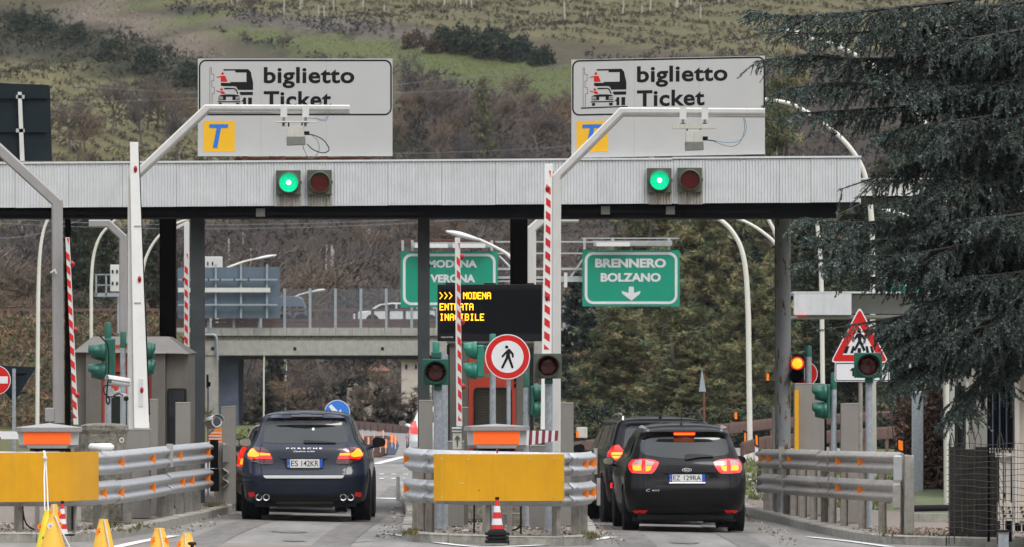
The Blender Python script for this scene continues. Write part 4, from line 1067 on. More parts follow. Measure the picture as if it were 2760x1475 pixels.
th = thing('traffic_light', 'lit amber signal half hidden behind the rusty column at right', 'traffic light', (X(2179, 124), 124, gz(2179, 124)))
MB().pbox(2136, 2168, 954, 1032, 124, .2).build('housing', 'visor_black', parent=th, bevel=.02)
MB().lathe([(.085, -.01), (.08, -.05), (.03, -.07)], (X(2149, 124), 124, Z(980, 124)), 'Y', 24).build('lens', 'lens_amber_on', parent=th, smooth=True)
MB().lathe([(.105, .0), (.105, -.01), (.09, -.012)], (X(2149, 124), 124, Z(980, 124)), 'Y', 24).build('lens_rim', 'lamp_red_on', parent=th)
MB().lathe([(.12, -.0), (.12, -.16), (.112, -.16), (.112, -.0)], (X(2146, 124), 124, Z(1013, 124)), 'Y', 24).build('visor', 'visor_black', parent=th)
sig_post(th, 2179, 960, 124, .055, cap=(932, 962, 'signal_green')); MB().tube([P(2190, 955, 123.9), P(2194, 965, 123.9), P(2190, 980, 123.9)], .006).build('cable', 'rubber', parent=th)
th = thing('traffic_light', 'thin far green signal on a slim post right of the left column', 'traffic light', (X(560, 128), 128, gz(560, 128)))
MB().pbox(556, 562, 1010, 1046, 128, .12).build('housing', 'signal_green', parent=th); MB().pbox(561, 567, 1030, 1042, 128, .08).build('lens_housing', 'visor_black', parent=th); sig_post(th, 560, 1046, 128, .014)

# ---------------------------------------------------------------- small signs
def disc_sign(name, label, px, py, r, Ys, rings, post=None, grp=None, pr=.028, th=None):
    th = th or thing(name, label, 'sign', (X(px, Ys), Ys, gz(px, Ys)) if post else P(px, py, Ys), grp)
    c = P(px, py, Ys); K = Ys / F
    for i, (rr, m) in enumerate(rings): MB().disc((c.x, c.z), r * rr * K, Ys - .012 - i * .003, Ys - .01 - i * .003 + .012 * (i == 0), 48).build(('disc', 'red_ring', 'inner_disc', 'face')[i], m, parent=th)
    if post:
        MB().lathe([(pr, gz(px, Ys)), (pr, Z(py - r * .6, Ys))], (X(post, Ys), Ys + .045, 0), 'Z', 14).build('post', 'galv_pole', parent=th, smooth='auto')
        for dz in (-r * .4, r * .4): MB().pbox(px - r * .35, px + r * .35, py + dz - 2, py + dz + 2, Ys + .002, .04).build('clamp', 'galv', parent=th)
    return th
th = disc_sign('no_pedestrian_sign', 'round white sign with a red ring and a black walking figure on the centre island', 1368, 962, 61, 103.9, [(1, 'sign_plain_white'), (.955, 'sign_red'), (.71, 'sign_plain_white')], 1371)
K = 103.9 / F
def zz(pts): return [(X(1200 + a / 3.442, 103.9), Z(880 + b / 3.442, 103.9)) for a, b in pts]
for pg in ([(588, 208), (600, 210), (635, 252), (636, 288), (619, 290), (617, 262), (602, 246), (600, 276), (634, 380), (630, 390), (616, 388), (583, 300), (538, 388), (522, 390), (520, 378), (563, 286), (566, 252), (535, 290), (522, 284), (524, 272), (560, 232)],):
    MB().prism(zz(pg), 103.9 - .022, 103.9 - .016).build('walking_figure', 'sign_black', parent=th)
c = zz([(570, 192)])[0]; MB().disc(c, 15 / 3.442 * K, 103.9 - .022, 103.9 - .016, 20).build('figure_head', 'sign_black', parent=th)
# warning triangle with supplementary plate
Yt = 113.2
th = thing('pedestrian_crossing_sign', 'red bordered triangle showing a walker on a zebra crossing above a white plate', 'sign', (X(2318, Yt), Yt, gz(2318, Yt)))
def tri(px, t, u, hw, r):
    pts = [(px, t), (px + hw, u), (px - hw, u)]; out = []
    for i in range(3):
        p, a, b = Vector(pts[i]), Vector(pts[i - 1]), Vector(pts[(i + 1) % 3])
        p0 = p + (a - p).normalized() * r; p1 = p + (b - p).normalized() * r
        for k in range(6):
            t_ = k / 5; out.append(tuple(p0 * (1 - t_) ** 2 + p * 2 * t_ * (1 - t_) + p1 * t_ * t_))
    return [(X(a, Yt), Z(b, Yt)) for a, b in out]
MB().prism(tri(2317, 826, 978, 79, 14), Yt - .015, Yt).build('triangle', 'sign_plain_white', parent=th)
MB().prism(tri(2317, 833, 974, 74, 11), Yt - .018, Yt - .015).build('red_border', 'sign_red', parent=th)
MB().prism(tri(2317, 878, 957, 46, 2), Yt - .021, Yt - .018).build('inner_triangle', 'sign_plain_white', parent=th)
def zt7(pts): return [(X(2020 + a / 1.873, Yt), Z(740 + b / 1.873, Yt)) for a, b in pts]
mb = MB()
for pg in ([(487, 362), (505, 362), (492, 398), (474, 398)], [(520, 362), (530, 362), (524, 398), (508, 398)], [(545, 372), (563, 372), (563, 398), (545, 398)], [(585, 362), (597, 362), (605, 398), (590, 398)], [(608, 362), (618, 362), (630, 394), (616, 396)],
           [(540, 300), (560, 296), (582, 312), (584, 330), (576, 330), (566, 316), (564, 334), (586, 380), (576, 390), (556, 350), (534, 388), (524, 382), (548, 336), (546, 318), (534, 330), (526, 326)]):
    mb.prism(zt7(pg), Yt - .024, Yt - .021)
mb.disc(zt7([(553, 286)])[0], .03, Yt - .024, Yt - .021, 14); mb.build('pictogram', 'sign_black', parent=th)
a, b, t, u = 2250, 2398, 977, 1029
MB().prism(rrect(X(a, Yt), X(b, Yt), Z(u, Yt), Z(t, Yt), .03), Yt - .012, Yt).build('plate', 'sign_plain_white', parent=th)
MB().ring(rrect(X(a + 2, Yt), X(b - 2, Yt), Z(u - 2, Yt), Z(t + 2, Yt), .025), rrect(X(a + 4, Yt), X(b - 4, Yt), Z(u - 4, Yt), Z(t + 4, Yt), .02), Yt - .014, Yt - .012).build('plate_border', 'sign_black', parent=th)
mb = MB().prism([(X(a, Yt), Z(b, Yt)) for a, b in ((2297, 992), (2303, 992), (2303, 1014), (2297, 1014), (2297, 999), (2292, 1001), (2292, 997))], Yt - .015, Yt - .012); mb.build('plate_lettering', 'sign_black', parent=th)
MB().lathe([(.03, gz(2320, Yt)), (.03, Z(900, Yt))], (X(2320, Yt), Yt + .04, 0), 'Z', 14).build('post', 'galv_post', parent=th, smooth='auto')
# no entry signs
th = disc_sign('no_entry_sign', 'red no entry disc cut off by the left edge of the picture', -11, 1025, 40, 108, [(1, 'sign_plain_white'), (.955, 'sign_red')], -11)
MB().pbox(-36, 21, 1015, 1034, 107.98, .004).build('white_bar', 'sign_plain_white', parent=th)
th = disc_sign('no_entry_sign', 'red ringed disc mostly hidden behind the amber signal post at right', 2170, 1008, 34, 127, [(1, 'sign_plain_white'), (.94, 'sign_red'), (.5, 'sign_plain_white')], 2170)
# back of a give way triangle
Yg = 136
th = thing('give_way_sign', 'dark back of a triangular sign on a thin post at far left', 'sign', (X(38, Yg), Yg, G(-8, Yg)))
MB().prism([(X(-45, Yg), Z(988, Yg)), (X(-40, Yg), Z(984, Yg)), (X(92, Yg), Z(990, Yg)), (X(93, Yg), Z(998, Yg)), (X(40, Yg), Z(1080, Yg)), (X(32, Yg), Z(1080, Yg))][::-1], Yg, Yg + .01).build('triangle_back', 'sign_back', parent=th)
for yy in (1001, 1057): MB().pbox(20, 70, yy, yy + 6, Yg - .03, .03).build('rail', 'sign_back', parent=th)
MB().lathe([(.035, G(-8, Yg)), (.035, Z(994, Yg))], (X(38, Yg), Yg - .05, 0), 'Z', 14).build('post', 'galv_pole', parent=th, smooth='auto')

# ---------------------------------------------------------------- variable message board
Yv = 111.0
th = thing('message_board', 'black electronic message board with amber letters reading MODENA ENTRATA INAGIBILE', 'message board', P(1320, 920, Yv))
MB().pbox(1179, 1461, 767, 920, Yv, .28).build('cabinet', 'screen_frame', parent=th, bevel=.01)
MB().pbox(1187, 1458, 780, 897, Yv - .01, .01).build('screen', 'screen_black', parent=th)
for a, b in ((1200, 1228), (1304, 1336), (1416, 1440)): MB().pbox(a, b, 763, 767, Yv + .05, .1).build('lifting_lug', 'screen_frame', parent=th)
FONT = {'>': ['10000', '01000', '00100', '00010', '00100', '01000', '10000'], 'M': ['10001', '11011', '10101', '10101', '10001', '10001', '10001'], 'O': ['01110', '10001', '10001', '10001', '10001', '10001', '01110'],
        'D': ['11110', '01001', '01001', '01001', '01001', '01001', '11110'], 'E': ['11111', '10000', '10000', '11110', '10000', '10000', '11111'], 'N': ['10001', '11001', '10101', '10101', '10011', '10001', '10001'],
        'A': ['01110', '10001', '10001', '11111', '10001', '10001', '10001'], 'T': ['11111', '00100', '00100', '00100', '00100', '00100', '00100'], 'R': ['11110', '10001', '10001', '11110', '10100', '10010', '10001'],
        'I': ['01110', '00100', '00100', '00100', '00100', '00100', '01110'], 'B': ['11110', '10001', '10001', '11110', '10001', '10001', '11110'], 'L': ['10000', '10000', '10000', '10000', '10000', '10000', '11111'], 'G': ['01110', '10001', '10000', '10111', '10001', '10001', '01110'], ' ': ['00000'] * 7}
for row, (s, x0) in enumerate(((('>>>  MODENA'), 1185), ('ENTRATA', 1185), ('INAGIBILE', 1185))):
    mb = MB(); y0 = (788, 818, 846)[row]; cw = 2.15; ch = 2.65; adv = {0: 12.7, 1: 13.3, 2: 13.6}[row]
    for i, ch_ in enumerate(s):
        for r_, bits in enumerate(FONT[ch_]):
            for k, bit in enumerate(bits):
                if bit == '1':
                    ax = x0 + i * adv + k * cw; ay = y0 + r_ * ch
                    mb.pbox(ax, ax + 2.5, ay, ay + 2.6, Yv - .014, .004)
    o = mb.build('lit_letters', 'led_amber', parent=th); o['kind'] = 'stuff'
mb = MB(); text(mb, 'FAMAS SYSTEM', X(1189, Yv), Z(911, Yv), 32 * Yv / F, 3.6 * Yv / F, Yv - .004, bold=.01); mb.build('maker_lettering', 'fascia', parent=th)

# ---------------------------------------------------------------- booths
def booth(label, Yb, face, hood, door, win, legs, m='booth'):
    th = thing('toll_booth', label, 'toll booth', (X((face[0] + face[1]) / 2, Yb), Yb, gz(1300 if face[0] > 1000 else 400, Yb)), 'metal toll booths')
    return th
# left booth: faceted metal cabin with a hipped roof
Yb = 116.5; g = gz(350, Yb)
th = thing('toll_booth', 'brown metal toll booth with a faceted hipped roof and red end on the left island', 'toll booth', (X(360, Yb), Yb, g), 'metal toll booths')
L_, T_ = lambda p, y=Yb: X(p, y), lambda p, y=Yb: Z(p, y)
MB().prism([(L_(200), g), (L_(200), T_(950)), (L_(232), T_(945)), (L_(232), g)], Yb, Yb + 2.4).build('corner_panel', m := 'booth', parent=th)
MB().prism([(L_(233), g), (L_(233), T_(948)), (L_(275), T_(948)), (L_(275), g)], Yb - .15, Yb + 2.4).build('wall', 'booth', parent=th, bevel=.01)
MB().prism([(L_(276), g), (L_(276), T_(930)), (L_(408), T_(930)), (L_(408), g)], Yb - .02, Yb + .1).build('end_door', 'booth_red', parent=th)
MB().prism([(L_(300), T_(1190)), (L_(300), T_(1065)), (L_(400), T_(1065)), (L_(400), T_(1190))], Yb - .035, Yb - .02).build('door_window', 'glass_dark', parent=th)
MB().pbox(280, 404, 1003, 1007, Yb - .04, .02).build('door_rail', 'steel_dark', parent=th)
MB().prism([(L_(409), g), (L_(409), T_(950)), (L_(447), T_(950)), (L_(447), g)], Yb - .15, Yb + 2.4).build('wall', 'booth', parent=th, bevel=.01)
MB().prism([(L_(448), g), (L_(448), T_(952)), (L_(508), T_(955)), (L_(508), g)], Yb - .02, Yb + 2.4).build('side_panel', 'booth', parent=th, bevel=.01)
MB().prism(rrect(L_(453), L_(501), T_(1250), T_(1049), .03), Yb - .03, Yb - .02).build('side_window', 'glass_dark', parent=th)
MB().ring(rrect(L_(451), L_(503), T_(1252), T_(1047), .04), rrect(L_(455), L_(499), T_(1248), T_(1051), .03), Yb - .04, Yb - .02).build('window_seal', 'rubber', parent=th)
# roof: hipped hood
mb = MB(); zb, zt_ = T_(950), T_(907)
mb.add([(L_(198), Yb - .2, zb), (L_(512), Yb - .2, zb - .02), (L_(512), Yb + 2.6, zb), (L_(198), Yb + 2.6, zb), (L_(245), Yb + .5, zt_), (L_(450), Yb + .5, zt_), (L_(450), Yb + 2, zt_), (L_(245), Yb + 2, zt_)],
       [(0, 1, 5, 4), (1, 2, 6, 5), (2, 3, 7, 6), (3, 0, 4, 7), (4, 5, 6, 7), (3, 2, 1, 0)])
mb.build('roof', 'booth', parent=th)
MB().pbox(412, 448, 948, 953, Yb - .24, .03).build('eaves_strip', 'cabinet_edge', parent=th)
mb = MB(); mb.tube([P(484, 1050, Yb - .3), P(497, 1052, Yb - .3), P(498, 1085, Yb - .3)], .012); mb.build('handrail', 'rubber', parent=th)
# centre booth behind the lamp box
Yb = 112.5; g = gz(1330, Yb)
th = thing('toll_booth', 'grey metal toll booth with a red door and louvred window on the centre island', 'toll booth', (X(1330, Yb), Yb, g), 'metal toll booths')
MB().prism([(L_(1212, Yb), g), (L_(1212, Yb), T_(925, Yb)), (L_(1262, Yb), T_(925, Yb)), (L_(1262, Yb), g)], Yb, Yb + 2.2).build('wall', 'booth', parent=th, bevel=.01)
MB().prism([(L_(1204, Yb), g), (L_(1204, Yb), T_(930, Yb)), (L_(1212, Yb), T_(925, Yb)), (L_(1212, Yb), g)], Yb + .1, Yb + 2.2).build('corner_window', 'glass_dark', parent=th)
MB().prism([(L_(1391, Yb), g), (L_(1391, Yb), T_(925, Yb)), (L_(1440, Yb), T_(925, Yb)), (L_(1440, Yb), g)], Yb, Yb + 2.2).build('wall', 'booth', parent=th, bevel=.01)
MB().prism(rrect(L_(1428, Yb), L_(1438, Yb), T_(1160, Yb), T_(935, Yb), .02), Yb - .01, Yb).build('side_window', 'glass_dark', parent=th)
MB().pbox(1262, 1391, 925, 960, Yb + .02, 2).build('header_panel', 'booth', parent=th)
MB().ring(rrect(L_(1263, Yb), L_(1390, Yb), g, T_(962, Yb), .02), rrect(L_(1279, Yb), L_(1378, Yb), g + .3, T_(1047, Yb), .05), Yb - .01, Yb + .05).build('red_door', 'booth_red', parent=th)
MB().ring(rrect(L_(1277, Yb), L_(1380, Yb), g + .28, T_(1045, Yb), .055), rrect(L_(1281, Yb), L_(1376, Yb), g + .32, T_(1049, Yb), .045), Yb - .03, Yb - .012).build('window_seal', 'rubber', parent=th)
MB().box(L_(1279, Yb), L_(1378, Yb), Yb + .06, Yb + .08, g + .3, T_(1047, Yb)).build('window_pane', 'glass_dark', parent=th)
zz_ = T_(1049, Yb) - .02
while zz_ > g + .35:
    mb = MB(); mb.obox((L_(1328.5, Yb), Yb + .03, zz_), (X(1376, Yb) - X(1281, Yb), .004, .018), 0, R(38)); mb.build('louver_slat', 'louver', parent=th); zz_ -= .024
for yy in (1015, 1030): MB().pbox(1386, 1390, yy + 5, yy + 14, Yb - .03, .03).build('hinge', 'steel_dark', parent=th)
MB().pbox(1204, 1440, 915, 926, Yb - .05, 2.4).build('roof', 'booth', parent=th)

# ---------------------------------------------------------------- cabinets and plates standing on the islands
def cabinet(a, b, t, Yk, label, d=.35, m='cabinet', bot=None, grp='grey metal cabinets and shields on the islands', door=True, tilt=0):
    g = gz((a + b) / 2, Yk) if bot is None else Z(bot, Yk)
    th = thing('cabinet', label, 'cabinet', (X((a + b) / 2, Yk), Yk, g), grp)
    za = Z(t, Yk)
    MB().prism([(X(a, Yk), g), (X(a, Yk), za - tilt), (X(b, Yk), za), (X(b, Yk), g)], Yk, Yk + d).build('body', m, parent=th, bevel=.006)
    MB().prism([(X(a, Yk), za - tilt + .001), (X(a, Yk), za - tilt + .013), (X(b, Yk), za + .013), (X(b, Yk), za + .001)], Yk - .005, Yk + d).build('top_edge', 'cabinet_edge', parent=th)
    return th
cabinet(473, 512, 1087, 113.6, 'tall grey shield box in front of the grey column on the left island', tilt=-.0)
cabinet(596, 634, 1096, 120, 'grey shield box beside the brown hatchback left of the navy car', tilt=.015)
cabinet(1129, 1166, 1081, 109, 'grey shield box left of the twin posts on the centre island')
cabinet(1498, 1546, 1088, 109, 'grey shield box right of the wide white boom', .4)
cabinet(2143, 2222, 1036, 121.5, 'largest grey cabinet standing right of the rusty column', .7)
MB().pbox(2220, 2228, 1060, 1240, 121.6, .5).build('seam_gap', 'steel_dark', parent=bpy.data.objects['cabinet.004'])
cabinet(2267, 2318, 1089, 116, 'narrow grey cabinet between the side signal post and the sign posts', .3, tilt=.01)
cabinet(2083, 2091, 1102, 126, 'sliver of a grey cabinet just left of the rusty column', .3)
cabinet(334, 403, 1159, 108.0, 'low wide grey cabinet under the broad white boom', .5)
cabinet(403, 424, 1078, 110.5, 'grey strip cabinet right of the broad white boom', .3)
cabinet(369, 400, 1142, 108.9, 'beige base block directly behind the foot of the broad white boom', .4, 'unit_beige')
cabinet(1192, 1250, 1192, 107, 'low grey cabinet left of the orange lamp box on the centre island', .5)
cabinet(1428, 1502, 1203, 106.5, 'low grey cabinet behind the faded striped board', .5)
cabinet(1245, 1262, 1100, 108.4, 'narrow concrete coloured casing left of the red booth door', .3, 'booth')
o = MB().pbox(2142, 2153, 1052, 1240, 121.4, .1).build('yellow_strip', 'panel_yellow', at=P(2147, 1240, 121.4)); tag(o, 'upright yellow edge plate left of the largest grey cabinet', 'edge plate')
for a, b, t, u, Yk, nm, lb in ((1377, 1400, 1398, 1432, 108, 'block', ''),):
    pass
o = MB().pbox(1355, 1440, 1385, 1430, 108.5, .5).build('concrete_footing', 'concrete_old', at=P(1380, 1430, 108.5)); tag(o, 'concrete base block under the centre island equipment', 'base block')
o = MB().pbox(1432, 1462, 1360, 1425, 107.5, .1).build('wooden_post', 'wood_brown', at=P(1445, 1425, 107.5)); tag(o, 'brown wooden post stub behind the right of the yellow centre panel', 'post')
o = MB().pbox(1180, 1432, 1340, 1402, 110.5, 1.2).build('plinth', 'concrete_old', at=P(1300, 1400, 110.5), bevel=.02); tag(o, 'weathered concrete plinth below the centre booth', 'plinth')
# round concrete plinth on the left island with its lifting ring
th = thing('concrete_plinth', 'rough round concrete plinth beside the lamp box on the left island', 'plinth', (X(275, 105), 105, gz(275, 105)))
cx, cy, rr = X(275, 105), 105.4, 68 / F * 105
mb = MB(); prof = []
mb.lathe([(rr * .93, gz(275, 105)), (rr * .95, Z(1170, 105)), (rr * 1.0, Z(1160, 105)), (rr * .98, Z(1148, 105)), (rr * .7, Z(1143, 105)), (rr * .2, Z(1141, 105))], (cx, cy, 0), 'Z', 9); mb.build('block', 'concrete_old', parent=th, smooth=False)
mb = MB(); c = P(328, 1187, 104.4); mb.tube([c + Vector((math.cos(a_) * .028, 0, math.sin(a_) * .028)) for a_ in np.linspace(0, 2 * math.pi, 13)], .008, 6); mb.build('lifting_ring', 'steel_white', parent=th)
o = MB(); o.lathe([(.02, -.17), (.05, -.15), (.055, .12), (.02, .17)], (X(273, 100.3), 100.3, Z(1206, 100.3)), 'X', 12); o = o.build('white_lamp', 'white_paint', at=P(273, 1206, 100.3), smooth=True); tag(o, 'small white oblong lamp lying on top of the left guardrail', 'lamp')
# orange lamp boxes
def lamp_box(a, b, t, ob, label, Yl):
    """a..b lid columns; t apex row; ob: orange rows"""
    th = thing('flasher_box', label, 'warning lamp', (X((a + b) / 2, Yl), Yl + .3, gz((a + b) / 2, Yl)), 'orange lamp boxes on the island noses')
    x0, x1 = X(a, Yl), X(b, Yl); w = x1 - x0; o0, o1 = ob
    def pr(ins_f, side, y_f, y_s, z):   # half hexagonal plan
        return [(x0 + ins_f, y_f, z), (x1 - ins_f, y_f, z), (x1 + side, y_s, z), (x1 + side - .02, y_s + .5, z), (x0 - side + .02, y_s + .5, z), (x0 - side, y_s, z)]
    def hexa(name, r0, r1, m):
        n = len(r0); mb = MB(); mb.add(r0 + r1, [(i, (i + 1) % n, n + (i + 1) % n, n + i) for i in range(n)] + [tuple(range(n))[::-1], tuple(range(n, 2 * n))]); return mb.build(name, m, parent=th)
    zb, z1 = Z(o1 + 9, Yl), Z(o0 - 2, Yl)
    hexa('sill', pr(.19, -.06, Yl, Yl + .18, zb), pr(.16, -.04, Yl, Yl + .18, Z(o1, Yl)), 'grey_tube')
    hexa('case', pr(.17, -.05, Yl + .01, Yl + .19, Z(o1, Yl)), pr(.15, -.04, Yl + .01, Yl + .19, z1), 'grey_tube_light')
    hexa('lid_rim', pr(.10, 0, Yl - .04, Yl + .14, z1 + .0005), pr(.10, 0, Yl - .04, Yl + .14, Z(o0 - 13, Yl)), 'grey_tube')
    r0 = pr(.10, 0, Yl - .04, Yl + .14, Z(o0 - 13, Yl) + .001); mb = MB(); mb.add(r0 + [((x0 + x1) / 2, Yl + .35, Z(t, Yl))], [(i, (i + 1) % 6, 6) for i in range(6)]); mb.build('lid', 'grey_tube', parent=th)
    xa, xb = X(a + (b - a) * .145, Yl), X(b - (b - a) * .155, Yl)
    MB().box(xa, xb, Yl - .004, Yl + .012, Z(o1 - 2, Yl), Z(o0, Yl)).build('orange_lens', 'lamp_orange', parent=th)
    MB().box(x0 + .2, x1 - .2, Yl + .1, Yl + .6, Z(o1 + 16, Yl), zb).build('mount', 'rubber', parent=th)
    for px_ in (x0 + .25, x1 - .3): MB().box(px_, px_ + .06, Yl + .3, Yl + .36, gz(a, Yl), Z(o1 + 16, Yl)).build('leg', 'galv_post', parent=th)
lamp_box(1250, 1428, 1143, (1163, 1200), 'orange lensed lamp box with a hipped lid above the centre yellow panel', 102.9)
lamp_box(38, 218, 1141, (1166, 1200), 'orange lensed lamp box with a hipped lid above the left yellow panel', 99.6)
# striped boards
def striped(label, a, b, t, u, Yk, n, m, slant=0, taper=0):
    th = thing('striped_board', label, 'board', P(a, u, Yk))
    w = (b - a) / n
    for i in range(n):
        x0, x1 = a + i * w, a + (i + 1) * w; s = slant; tp = taper * (x1 - a) / (b - a); tp0 = taper * (x0 - a) / (b - a)
        MB().prism([(X(x0 + s, Yk), Z(u - tp0, Yk)), (X(x1 + s, Yk), Z(u - tp, Yk)), (X(x1, Yk), Z(t, Yk)), (X(x0, Yk), Z(t, Yk))], Yk, Yk + .015).build('stripe', m[i % 2], parent=th)
striped('faded dark red and white striped board right of the centre lamp box', 1418, 1505, 1161, 1202, 104.25, 10, ('sign_plain_white', 'boom_red_faded'), -2, 14)
striped('red and white striped board end at the left edge of the picture', -60, 44, 1163, 1184, 104.5, 2, ('boom_red_faded', 'sign_plain_white'), 12)
# cctv cameras
def cctv(label, px, py, Yk, dirn, L=46, r=11, hood=True):
    th = thing('security_camera', label, 'camera', P(px, py + 25, Yk), 'security cameras on the islands')
    K = Yk / F; c = P(px, py, Yk)
    mb = MB(); mb.lathe([(r * K, -.14), (r * K * 1.02, .0), (r * K * 1.02, .12), (r * K * .8, .15)], (0, 0, 0), 'Y', 18)
    M = Matrix.Rotation(R(dirn), 3, 'Z') @ Matrix.Rotation(R(-8), 3, 'X'); mb.v = [tuple(M @ Vector(v) + c) for v in mb.v]; mb.build('body', 'camera_white', parent=th, smooth='auto')
    mb = MB(); mb.lathe([(r * K * .75, -.15), (r * K * .7, -.14)], (0, 0, 0), 'Y', 16); mb.v = [tuple(M @ Vector(v) + c) for v in mb.v]; mb.build('lens', 'glass_dark', parent=th)
    mb = MB(); 
    for k in range(9):
        a0, a1 = R(10 + k * 160 / 9), R(10 + (k + 1) * 160 / 9); rr = r * K * 1.25
        mb.add([(rr * math.cos(a0), -.2, rr * math.sin(a0)), (rr * math.cos(a1), -.2, rr * math.sin(a1)), (rr * math.cos(a1), .14, rr * math.sin(a1)), (rr * math.cos(a0), .14, rr * math.sin(a0))], [(0, 1, 2, 3)])
    mb.v = [tuple(M @ Vector(v) + c) for v in mb.v]; o = mb.build('sun_hood', 'camera_white', parent=th, smooth=True); o.modifiers.new('t', 'SOLIDIFY').thickness = .004
    MB().tube([c + Vector((0, .02, -r * K)), c + Vector((0, .02, -.12)), c + Vector((-.08, .05, -.16))], .018, 8).build('bracket', 'camera_white', parent=th)
    return th
t_ = cctv('white bullet camera on an arm between the left island signal posts', 322, 1030, 104.8, -62)
MB().prism([(X(a, 104.9), Z(b, 104.9)) for a, b in ((296, 1046), (303, 1046), (310, 1056), (342, 1062), (342, 1068), (308, 1068), (304, 1072), (296, 1072))], 104.85, 104.95).build('arm', 'camera_white', parent=t_)
MB().tube([P(*p, 104.75) for p in dense([(300, 1038), (284, 1040), (279, 1052), (286, 1066), (300, 1070), (320, 1062), (332, 1068)], 5)], .01, 6).build('cable', 'rubber', parent=t_)
MB().lathe([(.0, -.02), (.035, -.02), (.035, .03)], (X(340, 104.8), 104.8, Z(1075, 104.8)), 'Y', 16).build('infrared_lamp', 'rubber', parent=t_)
t_ = cctv('white boxy camera beside the foot of the left grey column', 575, 1140, 118.5, 25, r=15)
o = MB().prism([(X(a, 119), Z(b, 119)) for a, b in ((560, 1196), (564, 1166), (572, 1158), (586, 1160), (596, 1152), (598, 1196))], 119, 119.2).build('striped_marker', 'reflector_orange', at=P(580, 1196, 119)); tag(o, 'orange and white marker sheet below the boxy camera', 'marker')
for i_ in range(4):
    MB().pbox(562, 597, 1166 + i_ * 8, 1169 + i_ * 8, 118.99, .008).build('white_band', 'sign_plain_white', parent=o)

# ---------------------------------------------------------------- things low on the islands: stanchions, hose, litter
for i, (px_, t, u, Yk, w, lb) in enumerate(((61, 1368, 1440, 99, 5, 'thin black stake under the left yellow panel, left one'), (195, 1368, 1436, 99.2, 5, 'thin black stake under the left yellow panel, right one'), (1278, 1364, 1434, 103, 7, 'thin black stake under the centre yellow panel, left one'), (1404, 1362, 1430, 103.4, 6, 'thin black stake under the centre yellow panel, right one'))):
    mb = MB(); mb.tube([(X(px_, Yk), Yk, G(X(px_, Yk), Yk) + .1), P(px_, t - 10, Yk)], .013, 8); tag(mb.build('stake', 'rubber', at=(X(px_, Yk), Yk, G(X(px_, Yk), Yk) + .1)), lb, 'stake', 'black stakes under the yellow panels')
o = MB(); o.tube([P(*p, 99.1) for p in dense([(61, 1372), (66, 1400), (76, 1418), (96, 1430)], 5)], .012, 6); tag(o.build('hose', 'rubber', at=P(70, 1430, 99.1)), 'black hose curving down from the left stake', 'hose')
o = MB(); o.tube([P(*p, 103.5) for p in dense([(1404, 1370), (1404, 1410), (1396, 1424), (1380, 1430)], 5)], .014, 6); tag(o.build('hose', 'rubber', at=P(1400, 1430, 103.5)), 'grey brown hose bending to the ground behind the red cone', 'hose')
o = MB(); o.tube([(X(1372, 104), 104, gz(1372, 104)), P(1372, 1362, 104)], .03, 10); tag(o.build('pipe_stub', 'galv_pole', at=(X(1372, 104), 104, gz(1372, 104))), 'galvanised pipe stub right of the red and white cone', 'pipe')
def litter(px, py, s, m, label, Yk):
    x, y = X(px, Yk), Yk; z = gz(px, Yk); mb = MB(); pts = [(x + random.uniform(-s, s), y + random.uniform(-s, s), z + random.uniform(.01, s * .6)) for _ in range(6)]
    mb.add(pts, [(0, 1, 2), (0, 2, 3), (0, 3, 4), (0, 4, 5), (1, 3, 5)]); tag(mb.build('litter', m, at=(x, y, z)), label, 'litter', 'scraps of litter on the islands')
litter(1255, 1408, .07, 'paint_white', 'crumpled pale paper scrap left of the black centre stake', 103.9)
litter(1292, 1412, .06, 'sign_plain_white', 'white plastic scrap left of the red cone on the gravel', 108.4)
litter(1310, 1418, .06, 'reflector_orange', 'orange plastic scrap just left of the red cone base', 103.2)
litter(215, 1412, .07, 'fascia', 'pale scrap on the gravel behind the yellow cones', 101)
